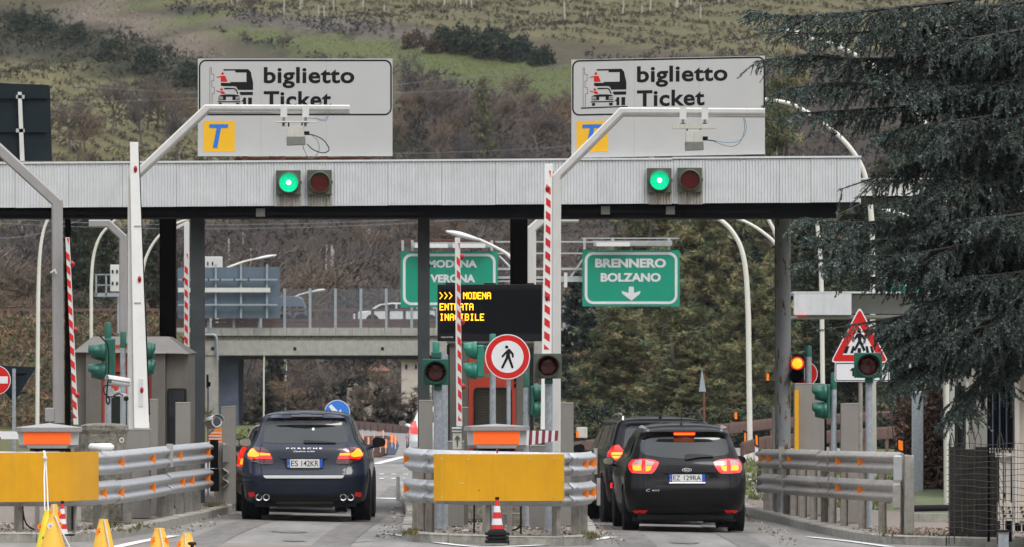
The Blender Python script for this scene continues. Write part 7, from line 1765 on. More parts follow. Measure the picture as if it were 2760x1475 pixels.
th = thing('low_wall', 'dark stained low panel wall behind the wire fence', 'wall', P(2640, 1420, Yw))
for i in range(4): MB().box(X(2560 + i * 34, Yw) + .003, X(2594 + i * 34, Yw) - .003, Yw, Yw + .08, G(6.3, Yw), Z(1205 + (i % 2) * 6, Yw)).build('panel', 'wall_dark', parent=th)
o = MB().tube([P(2464, 1371, 112), P(2560, 1369, 112)], .05, 10).build('lying_beam', 'rubber', at=P(2500, 1370, 112)); tag(o, 'ribbed black rubber bar lying across between the end post and the fence', 'bar')
o = MB().pbox(2464, 2556, 1384, 1408, 113, .3).build('yellow_kerb', 'kerb', at=P(2500, 1408, 113)); tag(o, 'pale kerb block under the black rubber bar', 'kerb')
# drifts of dry leaves
C = np.stack([rng.uniform(5.3, 7.0, 500), rng.uniform(108, 113, 500), np.zeros(500)], 1); C[:, 2] = [G(a, b) + .13 for a, b in C[:, :2]]
V, T = leaves(C, .035, 2, (.2, .08, .03)); fastmesh('fallen_leaves', V, 3, 'leaf', T, stuff=True)

# ---------------------------------------------------------------- cones and rope in the foreground
def cone_y(label, px, top, w0, slope, Yc_, m, discs=(), ropex=None, capd=False, base=True):
    x = X(px, Yc_); g = G(x, Yc_); zt_ = Z(top, Yc_); k = Yc_ / F; hpx = (zt_ - g) / k
    th = thing('chain_cone', label, 'cone', (x, Yc_, g), 'yellow plastic chain cones in the foreground')
    r0, r1 = w0 / 2 * k, (w0 / 2 + hpx * slope / 2) * k
    MB().lathe([(r1 * 1.25, g), (r1 * 1.25, g + .02), (r1 * 1.0, g + .035), (r0 + (r1 - r0) * .14, zt_ - (zt_ - g) * .14), (r0 * 1.02, zt_ - .03), (r0 * 1.0, zt_), (r0 * .6, zt_ + .002), (r0 * .55, zt_ - .03)], (x, Yc_, 0), 'Z', 28).build('body', m, parent=th, smooth='auto')
    for dx, dy, rr, mm in discs:
        yy = Yc_ - (r0 + (r1 - r0) * (dy - top) / hpx) * math.cos(min(1.2, abs(dx) / ((w0 / 2 + (dy - top) * slope / 2) + .01) * 1.3)) - .004
        c = P(px + dx, dy, yy); MB().lathe([(rr * k, -.006), (rr * k * 1.0, .01), (rr * k * .4, .012)], (c.x, yy, c.z), 'Y', 20).build('reflector_disc', mm, parent=th); MB().lathe([(rr * k * .18, -.012), (rr * k * .18, -.004)], (c.x, yy, c.z), 'Y', 8).build('rivet', 'visor_black', parent=th)
    if ropex:
        pts = [P(a, b, Yc_ - (r0 + (r1 - r0) * min(1, max(0, (b - top) / hpx))) - .012) for a, b in ropex]; MB().tube(pts, .009, 8).build('white_strap', 'rope', parent=th)
    if capd: MB().lathe([(r0 * .7, zt_ - .02), (r0 * .7, zt_ + .015), (r0 * .3, zt_ + .02)], (x, Yc_, 0), 'Z', 14).build('top_cap', 'black_plastic', parent=th)
    return th
cone_y('tall lime yellow cone behind the orange yellow pair at lower left', 126, 1376, 14, .42, 89.5, 'cone_lime', [(-18, 1420, 8, 'reflector_orange'), (-8, 1450, 4, 'visor_black')])
cone_y('upper yellow cone of the touching pair at lower left', 146, 1360, 18, .28, 90.5, 'cone_yellow', [(-10, 1384, 6, 'reflector_orange'), (12, 1384, 7, 'reflector_orange')], [(144, 1360), (145, 1400)])
cone_y('front yellow cone of the touching pair with a pale disc', 143, 1385, 20, .46, 87, 'cone_yellow', [(-7, 1418, 9, 'sign_plain_white'), (17, 1415, 8, 'reflector_orange')], [(148, 1390), (165, 1430), (188, 1475)])
cone_y('yellow cone with one orange disc between the touching pair and the short cones', 279, 1400, 25, .40, 88.5, 'cone_yellow', [(-11, 1434, 10, 'reflector_orange')], [(281, 1402), (295, 1478)])
cone_y('yellow cone with two orange discs left of the shortest cone', 430, 1424, 28, .42, 88, 'cone_yellow', [(-14, 1459, 11, 'reflector_orange'), (16, 1458, 9, 'reflector_orange')], [(430, 1424), (440, 1478)])
cone_y('shortest yellow cone in front at the bottom edge', 503, 1437, 26, .46, 87.5, 'cone_yellow', [(-17, 1469, 10, 'reflector_orange')], [(500, 1438), (500, 1478)])
o = MB().lathe([(.028, 0), (.05, .01), (.05, .03), (.03, .04)], (X(518, 87), 87.0, Z(1470, 87)), 'Z', 14).build('black_post_top', 'black_plastic', at=P(518, 1470, 87)); mb = MB(); mb.tube([(X(518, 87), 87, G(-4, 87)), P(518, 1470, 87)], .02, 8); mb.build('shaft', 'black_plastic', parent=o); tag(o, 'black capped short post beside the shortest yellow cone', 'post')
mb = MB()
mb.tube([P(118, 1216, 97.85), P(119, 1222, 97.8), P(121, 1245, 97.7), P(119, 1290, 97.4), P(121, 1380, 96.0), P(123, 1430, 91)], .010, 8); tag(mb.build('rope', 'rope', at=P(120, 1250, 97.7), smooth=True), 'white rope hanging over the left yellow panel, left strand', 'rope')
mb = MB()
mb.tube([P(120, 1216, 97.85), P(122, 1224, 97.8), P(124, 1250, 97.7), P(128, 1330, 97.2), P(131, 1400, 93), P(140, 1440, 91)], .009, 8); o = mb.build('rope', 'rope', at=P(122, 1250, 97.7), smooth=True); tag(o, 'white rope hanging over the left yellow panel, right strand with a knot', 'rope')
MB().lathe([(.01, -.03), (.03, -.01), (.03, .02), (.01, .035)], (X(122, 97.7), 97.65, Z(1236, 97.7)), 'Z', 10).build('knot', 'rope', parent=o, smooth=True)
def cone_rw(label, px, top, base, wt, wb, Yc_, bands, stack=0):
    x = X(px, Yc_); k = Yc_ / F; zt_, zb = Z(top, Yc_), Z(base, Yc_)
    th = thing('traffic_cone', label, 'cone', (x, Yc_, zb - .02 if not stack else zb - .13), 'red and white traffic cones')
    n = bands
    for i in range(n):
        u0, u1 = i / n, (i + 1) / n
        r = lambda u: (wt + (wb - wt) * u) / 2 * k; z = lambda u: zt_ + (zb - zt_) * u
        MB().lathe([(r(u1), z(u1) + .0005), (r(u0), z(u0))], (x, Yc_, 0), 'Z', 24).build('band', 'boom_red' if i % 2 == 0 else 'sign_plain_white', parent=th, smooth='auto')
    MB().lathe([(wt / 2 * k * 1.1, zt_), (wt / 2 * k * 1.1, zt_ + .035), (wt / 2 * k * .7, zt_ + .035)], (x, Yc_, 0), 'Z', 12).build('tip', 'visor_black', parent=th)
    if stack:
        for j in range(stack):
            h = .052; z0 = zb - .005 - (j + 1) * h; w = .155 * (1 - .03 * (j % 2)); MB().obox((x + random.uniform(-.006, .006), Yc_, z0 + h * .42), (2 * w, 2 * w, h * .75), R(random.uniform(-5, 5))).build('rubber_base', 'rubber', parent=th, bevel=.01)
            MB().obox((x, Yc_, z0 + h * .9), (1.6 * w, 1.6 * w, h * .25), 0).build('rubber_base', 'rubber', parent=th)
        MB().lathe([(wb / 2 * k * 1.5, zb - .004), (wb / 2 * k, zb + .03)], (x, Yc_, 0), 'Z', 20).build('skirt', 'rubber', parent=th)
    else: MB().obox((x, Yc_, zb - .01), (.3, .3, .02)).build('rubber_base', 'rubber', parent=th)
cone_rw('red and white cone on stacked rubber bases before the centre yellow panel', 1340, 1347, 1432, 10, 35, 100.9, 5, 3)
cone_rw('red and white traffic cone standing behind the yellow cones at lower left', 168, 1358, 1440, 8, 30, 96.0, 6)
# ---------------------------------------------------------------- vegetation
def bare_tree_mesh(seed, h, spread=.5, levels=5, twig=.012, color=(.13, .105, .09), n0=4, lean=0):
    r_ = random.Random(seed); S = []
    def grow(p, d, L, r, lev):
        n = 3; q = p
        for i in range(n):
            d = (d + Vector((r_.gauss(0, .13), r_.gauss(0, .13), r_.gauss(.03, .07)))).normalized()
            q2 = q + d * L / n; S.append((*q, *q2, r * (1 - .25 * i / n), r * (1 - .25 * (i + 1) / n)))
            if lev > 0 and (i > 0 or lev < levels):
                for _ in range(2 if lev > 1 else 3):
                    a = Vector((r_.gauss(0, 1), r_.gauss(0, 1), r_.gauss(.2, .5))).normalized()
                    nd = (d * (1 - spread) + a * spread * 1.15).normalized(); grow(q2, nd, L * r_.uniform(.5, .75), max(twig, r * .52), lev - 1)
            q = q2
    grow(Vector((0, 0, 0)), Vector((lean, 0, 1)).normalized(), h * .42, h * .022, levels)
    V, T = segmesh(S, color, .25); return V, T
def make_proto(name, V, T, m='twig', nper=4):
    me = fastmesh(name, V, nper, m, T); return me
def tree(name, label, px, Yt, h, proto_key, group, rz=0, sc=1., z=None, cat='tree', tint=None):
    x = X(px, Yt); z = float(TZ(x, Yt)) if z is None else z
    th = thing(name, label, cat, (x, Yt, z - .1), group)
    for nm, me in PROTO[proto_key]:
        o = bpy.data.objects.new(nm, me); col.objects.link(o); o.parent = th; o.rotation_euler = (0, 0, rz); s = h / PH[proto_key]; o.scale = (s * sc, s * sc, s)
    return th
PROTO = {}; PH = {}
def reg(key, parts, h): PROTO[key] = parts; PH[key] = h
def trunk_mesh(h, r, seed=0, m='bark'):
    r_ = random.Random(seed); pts = [Vector((0, 0, 0))]
    for i in range(7): pts.append(pts[-1] + Vector((r_.gauss(0, .02) * h, r_.gauss(0, .02) * h, h / 7)))
    mb = MB().tube(pts, [r * (1.25 if i == 0 else 1) * (1 - .75 * i / 7) for i in range(8)], 9)
    o = mb.build('trunk', m, local=True); me = o.data; bpy.data.objects.remove(o); return me
def mesh_only(V, T, nper, m, name='crown'):
    o = fastmesh(name, V, nper, m, T); me = o.data; bpy.data.objects.remove(o); return me
# bare trees, three habits and three tints
for key, seed, colr, sp, tw in (('bareA', 3, (.13, .105, .09), .52, .011), ('bareB', 11, (.15, .115, .085), .6, .010), ('bareC', 23, (.10, .085, .08), .45, .011), ('bareD', 31, (.17, .12, .08), .62, .009)):
    V, T = bare_tree_mesh(seed, 6, sp, 4, tw, colr); reg(key, [('crown', mesh_only(V, T, 4, 'twig'))], 6)
# conifer / pine prototypes
def conifer(seed, h, w, c, n_b=90, tuft=.22, nper=22, droop=.3, shape=.8, tuft_n=9, hang=.6, el=1.5):
    r_ = random.Random(seed); C = []; S = []; D = []
    for i in range(n_b):
        u = (i + r_.random()) / n_b; z = h * (.06 + .92 * u); L = w * (1 - u) ** shape * r_.uniform(.65, 1.1) + .15
        a = r_.uniform(0, math.tau); dz = r_.uniform(-.1, .25) - droop * .2
        p = Vector((0, 0, z)); d = Vector((math.cos(a), math.sin(a), dz)).normalized()
        q = p + d * L + Vector((0, 0, .12 * L)); S.append((*p, *q, .05 * (1 - u) + .015, .01))
        k = max(3, int(tuft_n * L / w) + 2)
        for j in range(k):
            t = .25 + .75 * (j + r_.random()) / k; b = p.lerp(q, t) + Vector((r_.gauss(0, .16), r_.gauss(0, .16), r_.gauss(-.03, .1))) * (.5 + L * .3)
            C.append(b); D.append(d)
    C = np.array([tuple(v) for v in C]); D = np.array([tuple(v) for v in D])
    cl = np.array(c)[rng.integers(0, len(c), len(C))] * rng.uniform(.6, 1.35, (len(C), 1))
    V, T = leaves(C, tuft * rng.uniform(.7, 1.3, len(C)), nper, cl, .3, el, D * .35, hang)
    SV, ST = segmesh(S, (.06, .045, .035))
    return [('crown', mesh_only(V, T, 3, 'leaf')), ('branches', mesh_only(SV, ST, 4, 'twig', 'branches')), ('trunk', trunk_mesh(h * .95, h * .018, seed))]
OLIVE = [(.185, .185, .085), (.145, .16, .075), (.22, .205, .10), (.09, .115, .06), (.18, .145, .08)]
DARKG = [(.022, .038, .03), (.03, .045, .032), (.018, .03, .026), (.035, .05, .035)]
MIDG = [(.05, .065, .035), (.04, .055, .032), (.065, .07, .035)]
reg('pineA', conifer(1, 10, 3.4, OLIVE, 130, .30, 52, .5, .55, 9, .7, 3.2), 10)
reg('pineB', conifer(2, 10, 3.0, OLIVE, 130, .30, 52, .5, .6, 9, .7, 3.2), 10)
reg('firA', conifer(5, 8, 2.0, DARKG, 150, .20, 26, .4, .8, 12, .5), 8)
reg('firB', conifer(6, 8, 2.4, MIDG, 140, .22, 26, .4, .7, 12, .4), 8)
def bush(seed, r, h, c, n=500, size=.12, nper=8):
    rr = np.random.default_rng(seed); d = rr.normal(size=(n, 3)); d /= np.linalg.norm(d, axis=1)[:, None]; d[:, 2] = np.abs(d[:, 2])
    k = 1 + .25 * np.sin(d[:, 0] * 5 + seed) * np.cos(d[:, 1] * 4 + d[:, 2] * 5)
    C = d * np.array([r, r, h]) * (rr.uniform(.45, 1, (n, 1)) ** .5) * k[:, None]
    V, T = leaves(C, size, nper, np.array(c)[rr.integers(0, len(c), n)], .35, .8)
    S = [(0, 0, 0, *(v * .8), .02, .006) for v in C[:40]]; SV, ST = segmesh(S, (.09, .07, .055))
    return [('foliage', mesh_only(V, T, 3, 'leaf', 'foliage')), ('stems', mesh_only(SV, ST, 4, 'twig', 'stems'))]
reg('bushDark', bush(1, 1.2, 1.6, DARKG + MIDG, 700, .16), 1.6)
reg('bushBrown', bush(2, 1.2, 1.5, [(.11, .075, .05), (.085, .065, .05), (.13, .085, .05), (.07, .055, .045)], 700, .14), 1.5)
reg('bushGreen', bush(3, 1.2, 1.0, [(.12, .17, .04), (.15, .16, .05), (.09, .11, .035)], 600, .12), 1.0)

reg('bushOlive', bush(4, 1.2, 1.0, [(.07, .075, .035), (.09, .08, .04), (.05, .06, .03)], 600, .12), 1.0)
# pines behind the right lane
GP = 'pines and firs behind the right lane'
ORD = ['first', 'second', 'third', 'fourth', 'fifth', 'sixth', 'seventh', 'eighth', 'ninth', 'tenth', 'eleventh', 'twelfth', 'thirteenth', 'fourteenth', 'fifteenth', 'sixteenth', 'seventeenth', 'eighteenth', 'nineteenth', 'twentieth']
for name, label, px, Yt, topy, key, rz, sc in (
    ('pine_tree', 'broad olive pine right behind the BRENNERO sign', 1745, 252, 505, 'pineA', .3, 1.2),
    ('pine_tree', 'tall olive pine between the BRENNERO sign and the lamp post', 1920, 246, 470, 'pineB', 1.2, 1.2),
    ('pine_tree', 'tallest pine rising beside the right ticket sign', 2110, 272, 118, 'pineA', 2.2, .72),
    ('pine_tree', 'low pine filling the gap below the BRENNERO sign', 1670, 240, 815, 'pineB', 3.1, 1.8),
    ('pine_tree', 'low pine beside the rusty column at road level', 2030, 240, 700, 'pineA', 4.0, 1.3),
    ('pine_tree', 'low pine between the two lamp posts near the brown guardrail', 1850, 238, 880, 'pineB', 5.0, 2.0),
    ('fir_tree', 'dark blue green fir left of the pines beside the message board', 1550, 256, 720, 'firA', .5, 1.0),
    ('fir_tree', 'lower dark fir just left of the BRENNERO sign posts', 1590, 250, 830, 'firA', 1.5, 1.2),
    ('fir_tree', 'dark fir in the shadow between the pines', 1760, 262, 620, 'firA', 2.5, 1.3),
    ('fir_tree', 'dark fir behind the tall lamp post', 2000, 268, 600, 'firA', 2.9, 1.5),
    ('fir_tree', 'mid green conifer right of the rusty column', 2190, 256, 560, 'firB', 3.5, 1.2),
    ('fir_tree', 'mid green conifer behind the crossing sign', 2330, 262, 480, 'firB', 4.5, 1.2),
    ('fir_tree', 'mid green conifer behind the right end of the fascia', 2420, 300, 330, 'firB', 5.5, .9),
    ('fir_tree', 'mid green conifer behind the hedge at right', 2560, 266, 500, 'firB', 1.5, 1.3),
    ('fir_tree', 'smaller mid green conifer beside the white lamp post', 2250, 252, 760, 'firB', .7, 1.5)):
    x = X(px, Yt); h = Z(topy, Yt) - float(TZ(x, Yt)); tree(name, label, px, Yt, h, key, GP, rz, sc)
for k, px in enumerate(range(1540, 2480, 48)):
    Yt = 226 + (px * 7 % 11); tree('shrub', ORD[k] + ' shrub from the left in the undergrowth behind the curving brown guardrail', px, Yt, .9 + (px % 5) * .12, 'bushDark' if k % 2 else 'bushOlive', 'undergrowth along the brown guardrail', px, 1.1, cat='shrub')
def rank(seq, i, right=False):
    o = sorted(range(len(seq)), key=lambda q: seq[q][0]).index(i); n = len(seq)
    return ORD[o] + ' from the left' if o < n / 2 else ORD[n - 1 - o] + ' from the right'
G1 = [(-30, 372, 560), (60, 362, 600), (150, 380, 540), (235, 366, 640), (300, 384, 560), (390, 372, 600), (470, 380, 560), (20, 345, 720), (180, 348, 730), (360, 350, 720), (100, 402, 470), (330, 405, 500)]
G2 = [(560, 385, 590), (640, 392, 600), (730, 378, 640), (800, 395, 560), (875, 372, 560), (960, 384, 590), (1040, 392, 560), (1110, 376, 600), (1200, 388, 580), (1290, 380, 600), (1450, 385, 580), (1500, 392, 560)]
G3 = [(690, 352, 985), (800, 346, 960), (880, 350, 930), (960, 344, 1000), (1050, 342, 1010), (1115, 340, 1040), (760, 356, 900), (1000, 356, 940)]
for gi, (lst, where) in enumerate(((G1, 'on the left slope'), (G2, 'behind the bridge'), (G3, 'seen under the bridge'))):
    for i, (px, Yt, ty) in enumerate(lst):
        x = X(px, Yt); h = max(2, Z(ty, Yt) - float(TZ(x, Yt)))
        tree('bare_tree', f'leafless brown tree {where}, {rank(lst, i)}', px, Yt, h, ('bareA', 'bareB', 'bareC', 'bareD')[(i + gi) % 4], 'leafless brown trees ' + where, i * 1.3, 1.15)
tree('ivy_tree', 'bare tree with an ivy covered trunk behind the bridge fence', 945, 368, 6.2, 'bareC', None, .4, 1.1)
o = bpy.data.objects['ivy_tree']; V = rng.normal(size=(420, 3)) * np.array([.55, .5, 1.3]) + np.array([0, 0, 3.2]); V, T = leaves(V + np.array(ROOT['ivy_tree']), .2, 8, (.035, .05, .04), .3, .8); fastmesh('ivy', V, 3, 'leaf', T, parent=o)
tree('fir_tree', 'dark conifer under the bridge beside the slim post', 740, 350, 3.6, 'firA', None, 1, 1.2)
tree('fir_tree', 'dark evergreen on the left slope behind the grey pipe', 262, 355, 8.4, 'firB', None, 1, .8)
tree('fir_tree', 'dark evergreen on the left slope right of the first lamp post', 205, 352, 7.0, 'firB', None, 2, .8)
tree('fir_tree', 'dark evergreen bush below the second portal pipe', 420, 346, 5.4, 'firB', None, 2, 1.0)
tree('shrub', 'bright green rounded shrub left of the navy car', 690, 214, .75, 'bushGreen', None, .4, 1.1, cat='shrub')
Yp = hillY(430, 1300); tree('hillside_pine', 'lone pine with a bare reddish trunk on the hill between the ticket signs', 1300, Yp, 5.6, 'pineB', None, 0, .6)
HT = [(1105, 330, 5.2), (1020, 300, 4.5), (1430, 360, 4.0), (1480, 420, 3.6), (768, 150, 2.2), (1180, 470, 4), (1250, 500, 4), (480, 430, 3.4), (560, 440, 3), (1380, 520, 4), (1000, 430, 4), (240, 500, 3), (90, 520, 3), (680, 60, 3)]
for i, (px, py, h) in enumerate(HT):
    tree('bare_tree', 'thin leafless tree scattered on the hillside, ' + rank(HT, i), px, hillY(py, px), h, ('bareC', 'bareA', 'bareB')[i % 3], 'thin leafless trees on the hillside', i * 2.1, .8)
for gi, (xa, xb, ya, yb_, where) in enumerate(((1080, 1530, 330, 450, 'in the wood between the ticket signs'), (0, 520, 330, 440, 'low on the vineyard at left'), (560, 1500, 600, 720, 'on the slope above the bridge'))):
    r_ = random.Random(50 + gi); lst = [(r_.uniform(xa, xb), r_.uniform(ya, yb_), r_.uniform(2.6, 5)) for _ in range((20, 12, 18)[gi])]
    for i, (px, py, h) in enumerate(lst): tree('bare_tree', f'thin leafless tree {where}, {rank(lst, i)}', px, hillY(py, px), h, ('bareC', 'bareA', 'bareB', 'bareD')[(i + gi) % 4], 'thin leafless trees ' + where, i * 1.7, .9)
HB = [(560, 225, 1.2, 'bushDark'), (1200, 135, 1.7, 'bushDark'), (1260, 140, 1.9, 'bushDark'), (1330, 150, 2.0, 'bushDark'), (1400, 160, 1.7, 'bushDark'), (1460, 172, 1.3, 'bushDark'), (1120, 128, 1.3, 'bushBrown'), (1180, 140, 1.2, 'bushBrown'), (640, 250, 1.5, 'bushDark'), (520, 230, 1.6, 'bushDark'), (400, 190, 1.6, 'bushDark'), (200, 120, 1.5, 'bushDark'), (300, 160, 1.5, 'bushDark'), (60, 90, 1.6, 'bushDark'), (120, 110, 1.8, 'bushDark'), (700, 280, 1.3, 'bushDark')]
for i, (px, py, h, key) in enumerate(HB):
    tree('hillside_bush', 'rounded dark bush on the hillside, ' + rank(HB, i), px, hillY(py, px), h, key, 'rounded dark bushes on the hillside', i, 1.0, cat='bush')
# beech hedge at right and scrub on the embankment
C = np.stack([rng.uniform(X(2428, 152), X(2545, 152), 2600), rng.uniform(152, 154, 2600), rng.uniform(G(8, 150), Z(1045, 152), 2600)], 1)
C[:, 2] -= .25 * (rng.random(2600) ** 3) * (C[:, 2] - G(8, 150))
th = thing('beech_hedge', 'tall brown leaved beech hedge behind the blue grey pillar', 'hedge', (X(2490, 152), 153, G(8, 150)))
V, T = leaves(C, .11, 6, np.array([(.15, .085, .055), (.11, .07, .05), (.18, .11, .08), (.08, .055, .04)])[rng.integers(0, 4, len(C))], .3, .7); fastmesh('foliage', V, 3, 'leaf', T, parent=th)
SV, ST = segmesh([(x, 153, G(8, 150), x + random.gauss(0, .15), 153, Z(1060, 152), .02, .008) for x in np.linspace(X(2432, 152), X(2540, 152), 22)], (.08, .06, .05)); fastmesh('stems', SV, 4, 'twig', ST, parent=th)

# ---------------------------------------------------------------- ground cover of the hillside and the embankment
def scatter(name, poly, colr, h, dens, n=None, tuft=.3, nper=7, seed=0, yr=(394, 640), cols=None):
    r = np.random.default_rng(seed); N = int((X(3400, 500) - X(-700, 500)) * (yr[1] - yr[0]) * dens)
    y = r.uniform(yr[0], yr[1], N); x = r.uniform(-1, 1, N) * (2080 / F * y); z = TZ(x, y)
    px = 1380 + x / y * F; py = YH - (z - HC) / y * F
    wob = 14 * np.sin(px * .031 + seed) + 9 * np.sin(px * .083 + seed * 2)
    m_ = inpoly(px, py + wob * .35, poly) & (py > -220)
    x, y, z = x[m_], y[m_], z[m_]
    if name == 'vine_rows':
        sl = -1.5 if poly[0][1] > 0 else -.2; sp_ = 3.6
        y = np.round((y - sl * x) / sp_) * sp_ + sl * x + r.normal(0, .22, len(y)); z = TZ(x, y)
    C = np.stack([x, y, z + h * r.uniform(.1, .75, len(x)) * (.5 + .8 * (np.sin(x * .9 + y * .35 + seed) * np.cos(y * .6 - x * .4) * .5 + .5))], 1)
    cc = np.array(cols or [colr])[r.integers(0, len(cols or [1]), len(C))] * (1 + .35 * np.sin(x * .35 + y * .21)[:, None] * np.cos(y * .17 - x * .11)[:, None])
    V, T = leaves(C, np.clip(h * .5, .12, .34), nper, cc * 1.3, .4, 2.2, None, -.5)
    return V, T
HC_ = {'vines': [(.052, .042, .028), (.042, .036, .024), (.06, .058, .03)], 'wood': [(.065, .05, .042), (.05, .04, .036), (.085, .064, .048), (.042, .046, .03), (.06, .05, .052)],
       'scrub': [(.035, .04, .024), (.025, .032, .022), (.055, .05, .032), (.05, .04, .03)], 'rubble': [(.15, .125, .105), (.10, .08, .065), (.2, .175, .15)], 'grass': [(.085, .102, .04), (.07, .085, .034), (.11, .12, .05)],
       'hedge': [(.03, .034, .03), (.045, .04, .033), (.022, .03, .026), (.06, .05, .042)], 'rubblewall': [(.13, .115, .105), (.08, .07, .065), (.18, .165, .15)]}
for i, (nm, poly, cc, h, dens) in enumerate(COVER):
    V, T = scatter({'vines': 'vine_rows'}.get(nm, nm), poly, cc, h, dens * (3.0 if h > .8 else 4.5), nper=11 if h > .8 else 8, seed=i + 1, cols=HC_[nm])
    if len(V): fastmesh({'vines': 'vineyard', 'wood': 'bare_woodland', 'scrub': 'scrub', 'rubble': 'rubble_slope', 'grass': 'meadow_grass', 'hedge': 'wild_hedge', 'rubblewall': 'stone_terrace'}[nm], V, 3, 'leaf', T, stuff=True)
# vineyard posts, pale sticks standing in the rows
mb = MB().box(-.05, .05, -.05, .05, 0, 2.0); o0 = mb.build('vineyard_post', 'fence_mesh_far', local=True); pm = o0.data; bpy.data.objects.remove(o0)
pm.materials.clear(); mat('post_pale', (.38, .36, .31), .8, var=.1); pm.materials.append(MATS['post_pale'])
rp = random.Random(4)
pp_ = [(rp.uniform(560, 2000), rp.uniform(560, 640)) for _ in range(150)]
pp_ = [(a, y) for a, y in pp_ if -30 < YH - (float(TZ(X(a, y), y)) - HC) / y * F < 70][:46]
pp_ += [(rp.uniform(0, 1000), rp.uniform(405, 455)) for _ in range(34)]
for a, y in pp_:
    x = X(a, y); o = bpy.data.objects.new('vineyard_post', pm); col.objects.link(o); o.location = (x, y, float(TZ(x, y)) - .1); o.scale = (1, 1, rp.uniform(.45, .95)); o.rotation_euler = (0, rp.gauss(0, .03), 0)
    tag(o, 'thin pale vineyard post standing on the hillside', 'post', 'pale vineyard posts')
# embankment scrub (left) and roadside scrub
N = 7600; y = rng.uniform(304, 329, N); x = rng.uniform(X(-700, 320), X(545, 320), N); z = TZ(x, y)
C = np.stack([x, y, z + rng.uniform(0, .6, N) * (.4 + .6 * (np.sin(x * 1.7) * np.cos(y * .9) > 0))], 1)
V, T = leaves(C, .34, 12, np.array([(.13, .085, .05), (.09, .07, .05), (.15, .11, .065), (.07, .075, .04), (.11, .10, .055), (.17, .10, .05)])[rng.integers(0, 6, N)] * 1.2, .35, 2.2, None, -.4); fastmesh('embankment_scrub', V, 3, 'leaf', T, stuff=True)
N = 4200; y = rng.uniform(334, 392, N); x = rng.uniform(-26, 26, N); x = np.where((x > -13.2), x, x); z = TZ(x, y)
C = np.stack([x, y, z + rng.uniform(.1, 1.5, N) ** 1.2 * (.5 + .5 * np.sin(x * 1.1 + y * .7))], 1)
V, T = leaves(C, .36, 14, np.array([(.085, .068, .06), (.11, .085, .065), (.065, .055, .05), (.06, .07, .04), (.13, .10, .07)])[rng.integers(0, 5, N)], .35, 1.8, None, -.5); fastmesh('roadside_scrub', V, 3, 'leaf', T, stuff=True)
# grass blades on the verge at right and weeds at kerbs
N = 5200; x = rng.uniform(3.9, 10.5, N); y = rng.uniform(128, 192, N); C = np.stack([x, y, [G(a, b) + .03 for a, b in zip(x, y)]], 1)
keep = (x > 4.9 + (y - 128) * .0) | (y < 160); C = C[keep & (x < 5 + (y - 118) * .09)]
V, T = leaves(C, .11, 5, np.array([(.11, .16, .04), (.15, .18, .05), (.16, .14, .06)])[rng.integers(0, 3, len(C))], .3, 1.6, None, -1.5); fastmesh('verge_grass', V, 3, 'leaf', T, stuff=True)
W = np.concatenate([np.stack([rng.normal(-1.35, .06, 60), rng.uniform(101.6, 103.5, 60)], 1), np.stack([rng.normal(1.05, .08, 60), rng.uniform(101.8, 104, 60)], 1), np.stack([rng.normal(-4.62, .08, 50), rng.uniform(118, 120, 50)], 1), np.stack([rng.uniform(-5.6, -4.9, 70), rng.uniform(99.5, 104, 70)], 1), np.stack([rng.uniform(5.2, 7, 90), rng.uniform(107.0, 107.8, 90)], 1)])
C = np.stack([W[:, 0], W[:, 1], [G(a, b) + .11 for a, b in W]], 1)
V, T = leaves(C, .07, 6, np.array([(.14, .13, .05), (.2, .13, .06), (.09, .11, .04)])[rng.integers(0, 3, len(C))], .3, 1.5, None, -1.2); fastmesh('kerb_weeds', V, 3, 'leaf', T, stuff=True)

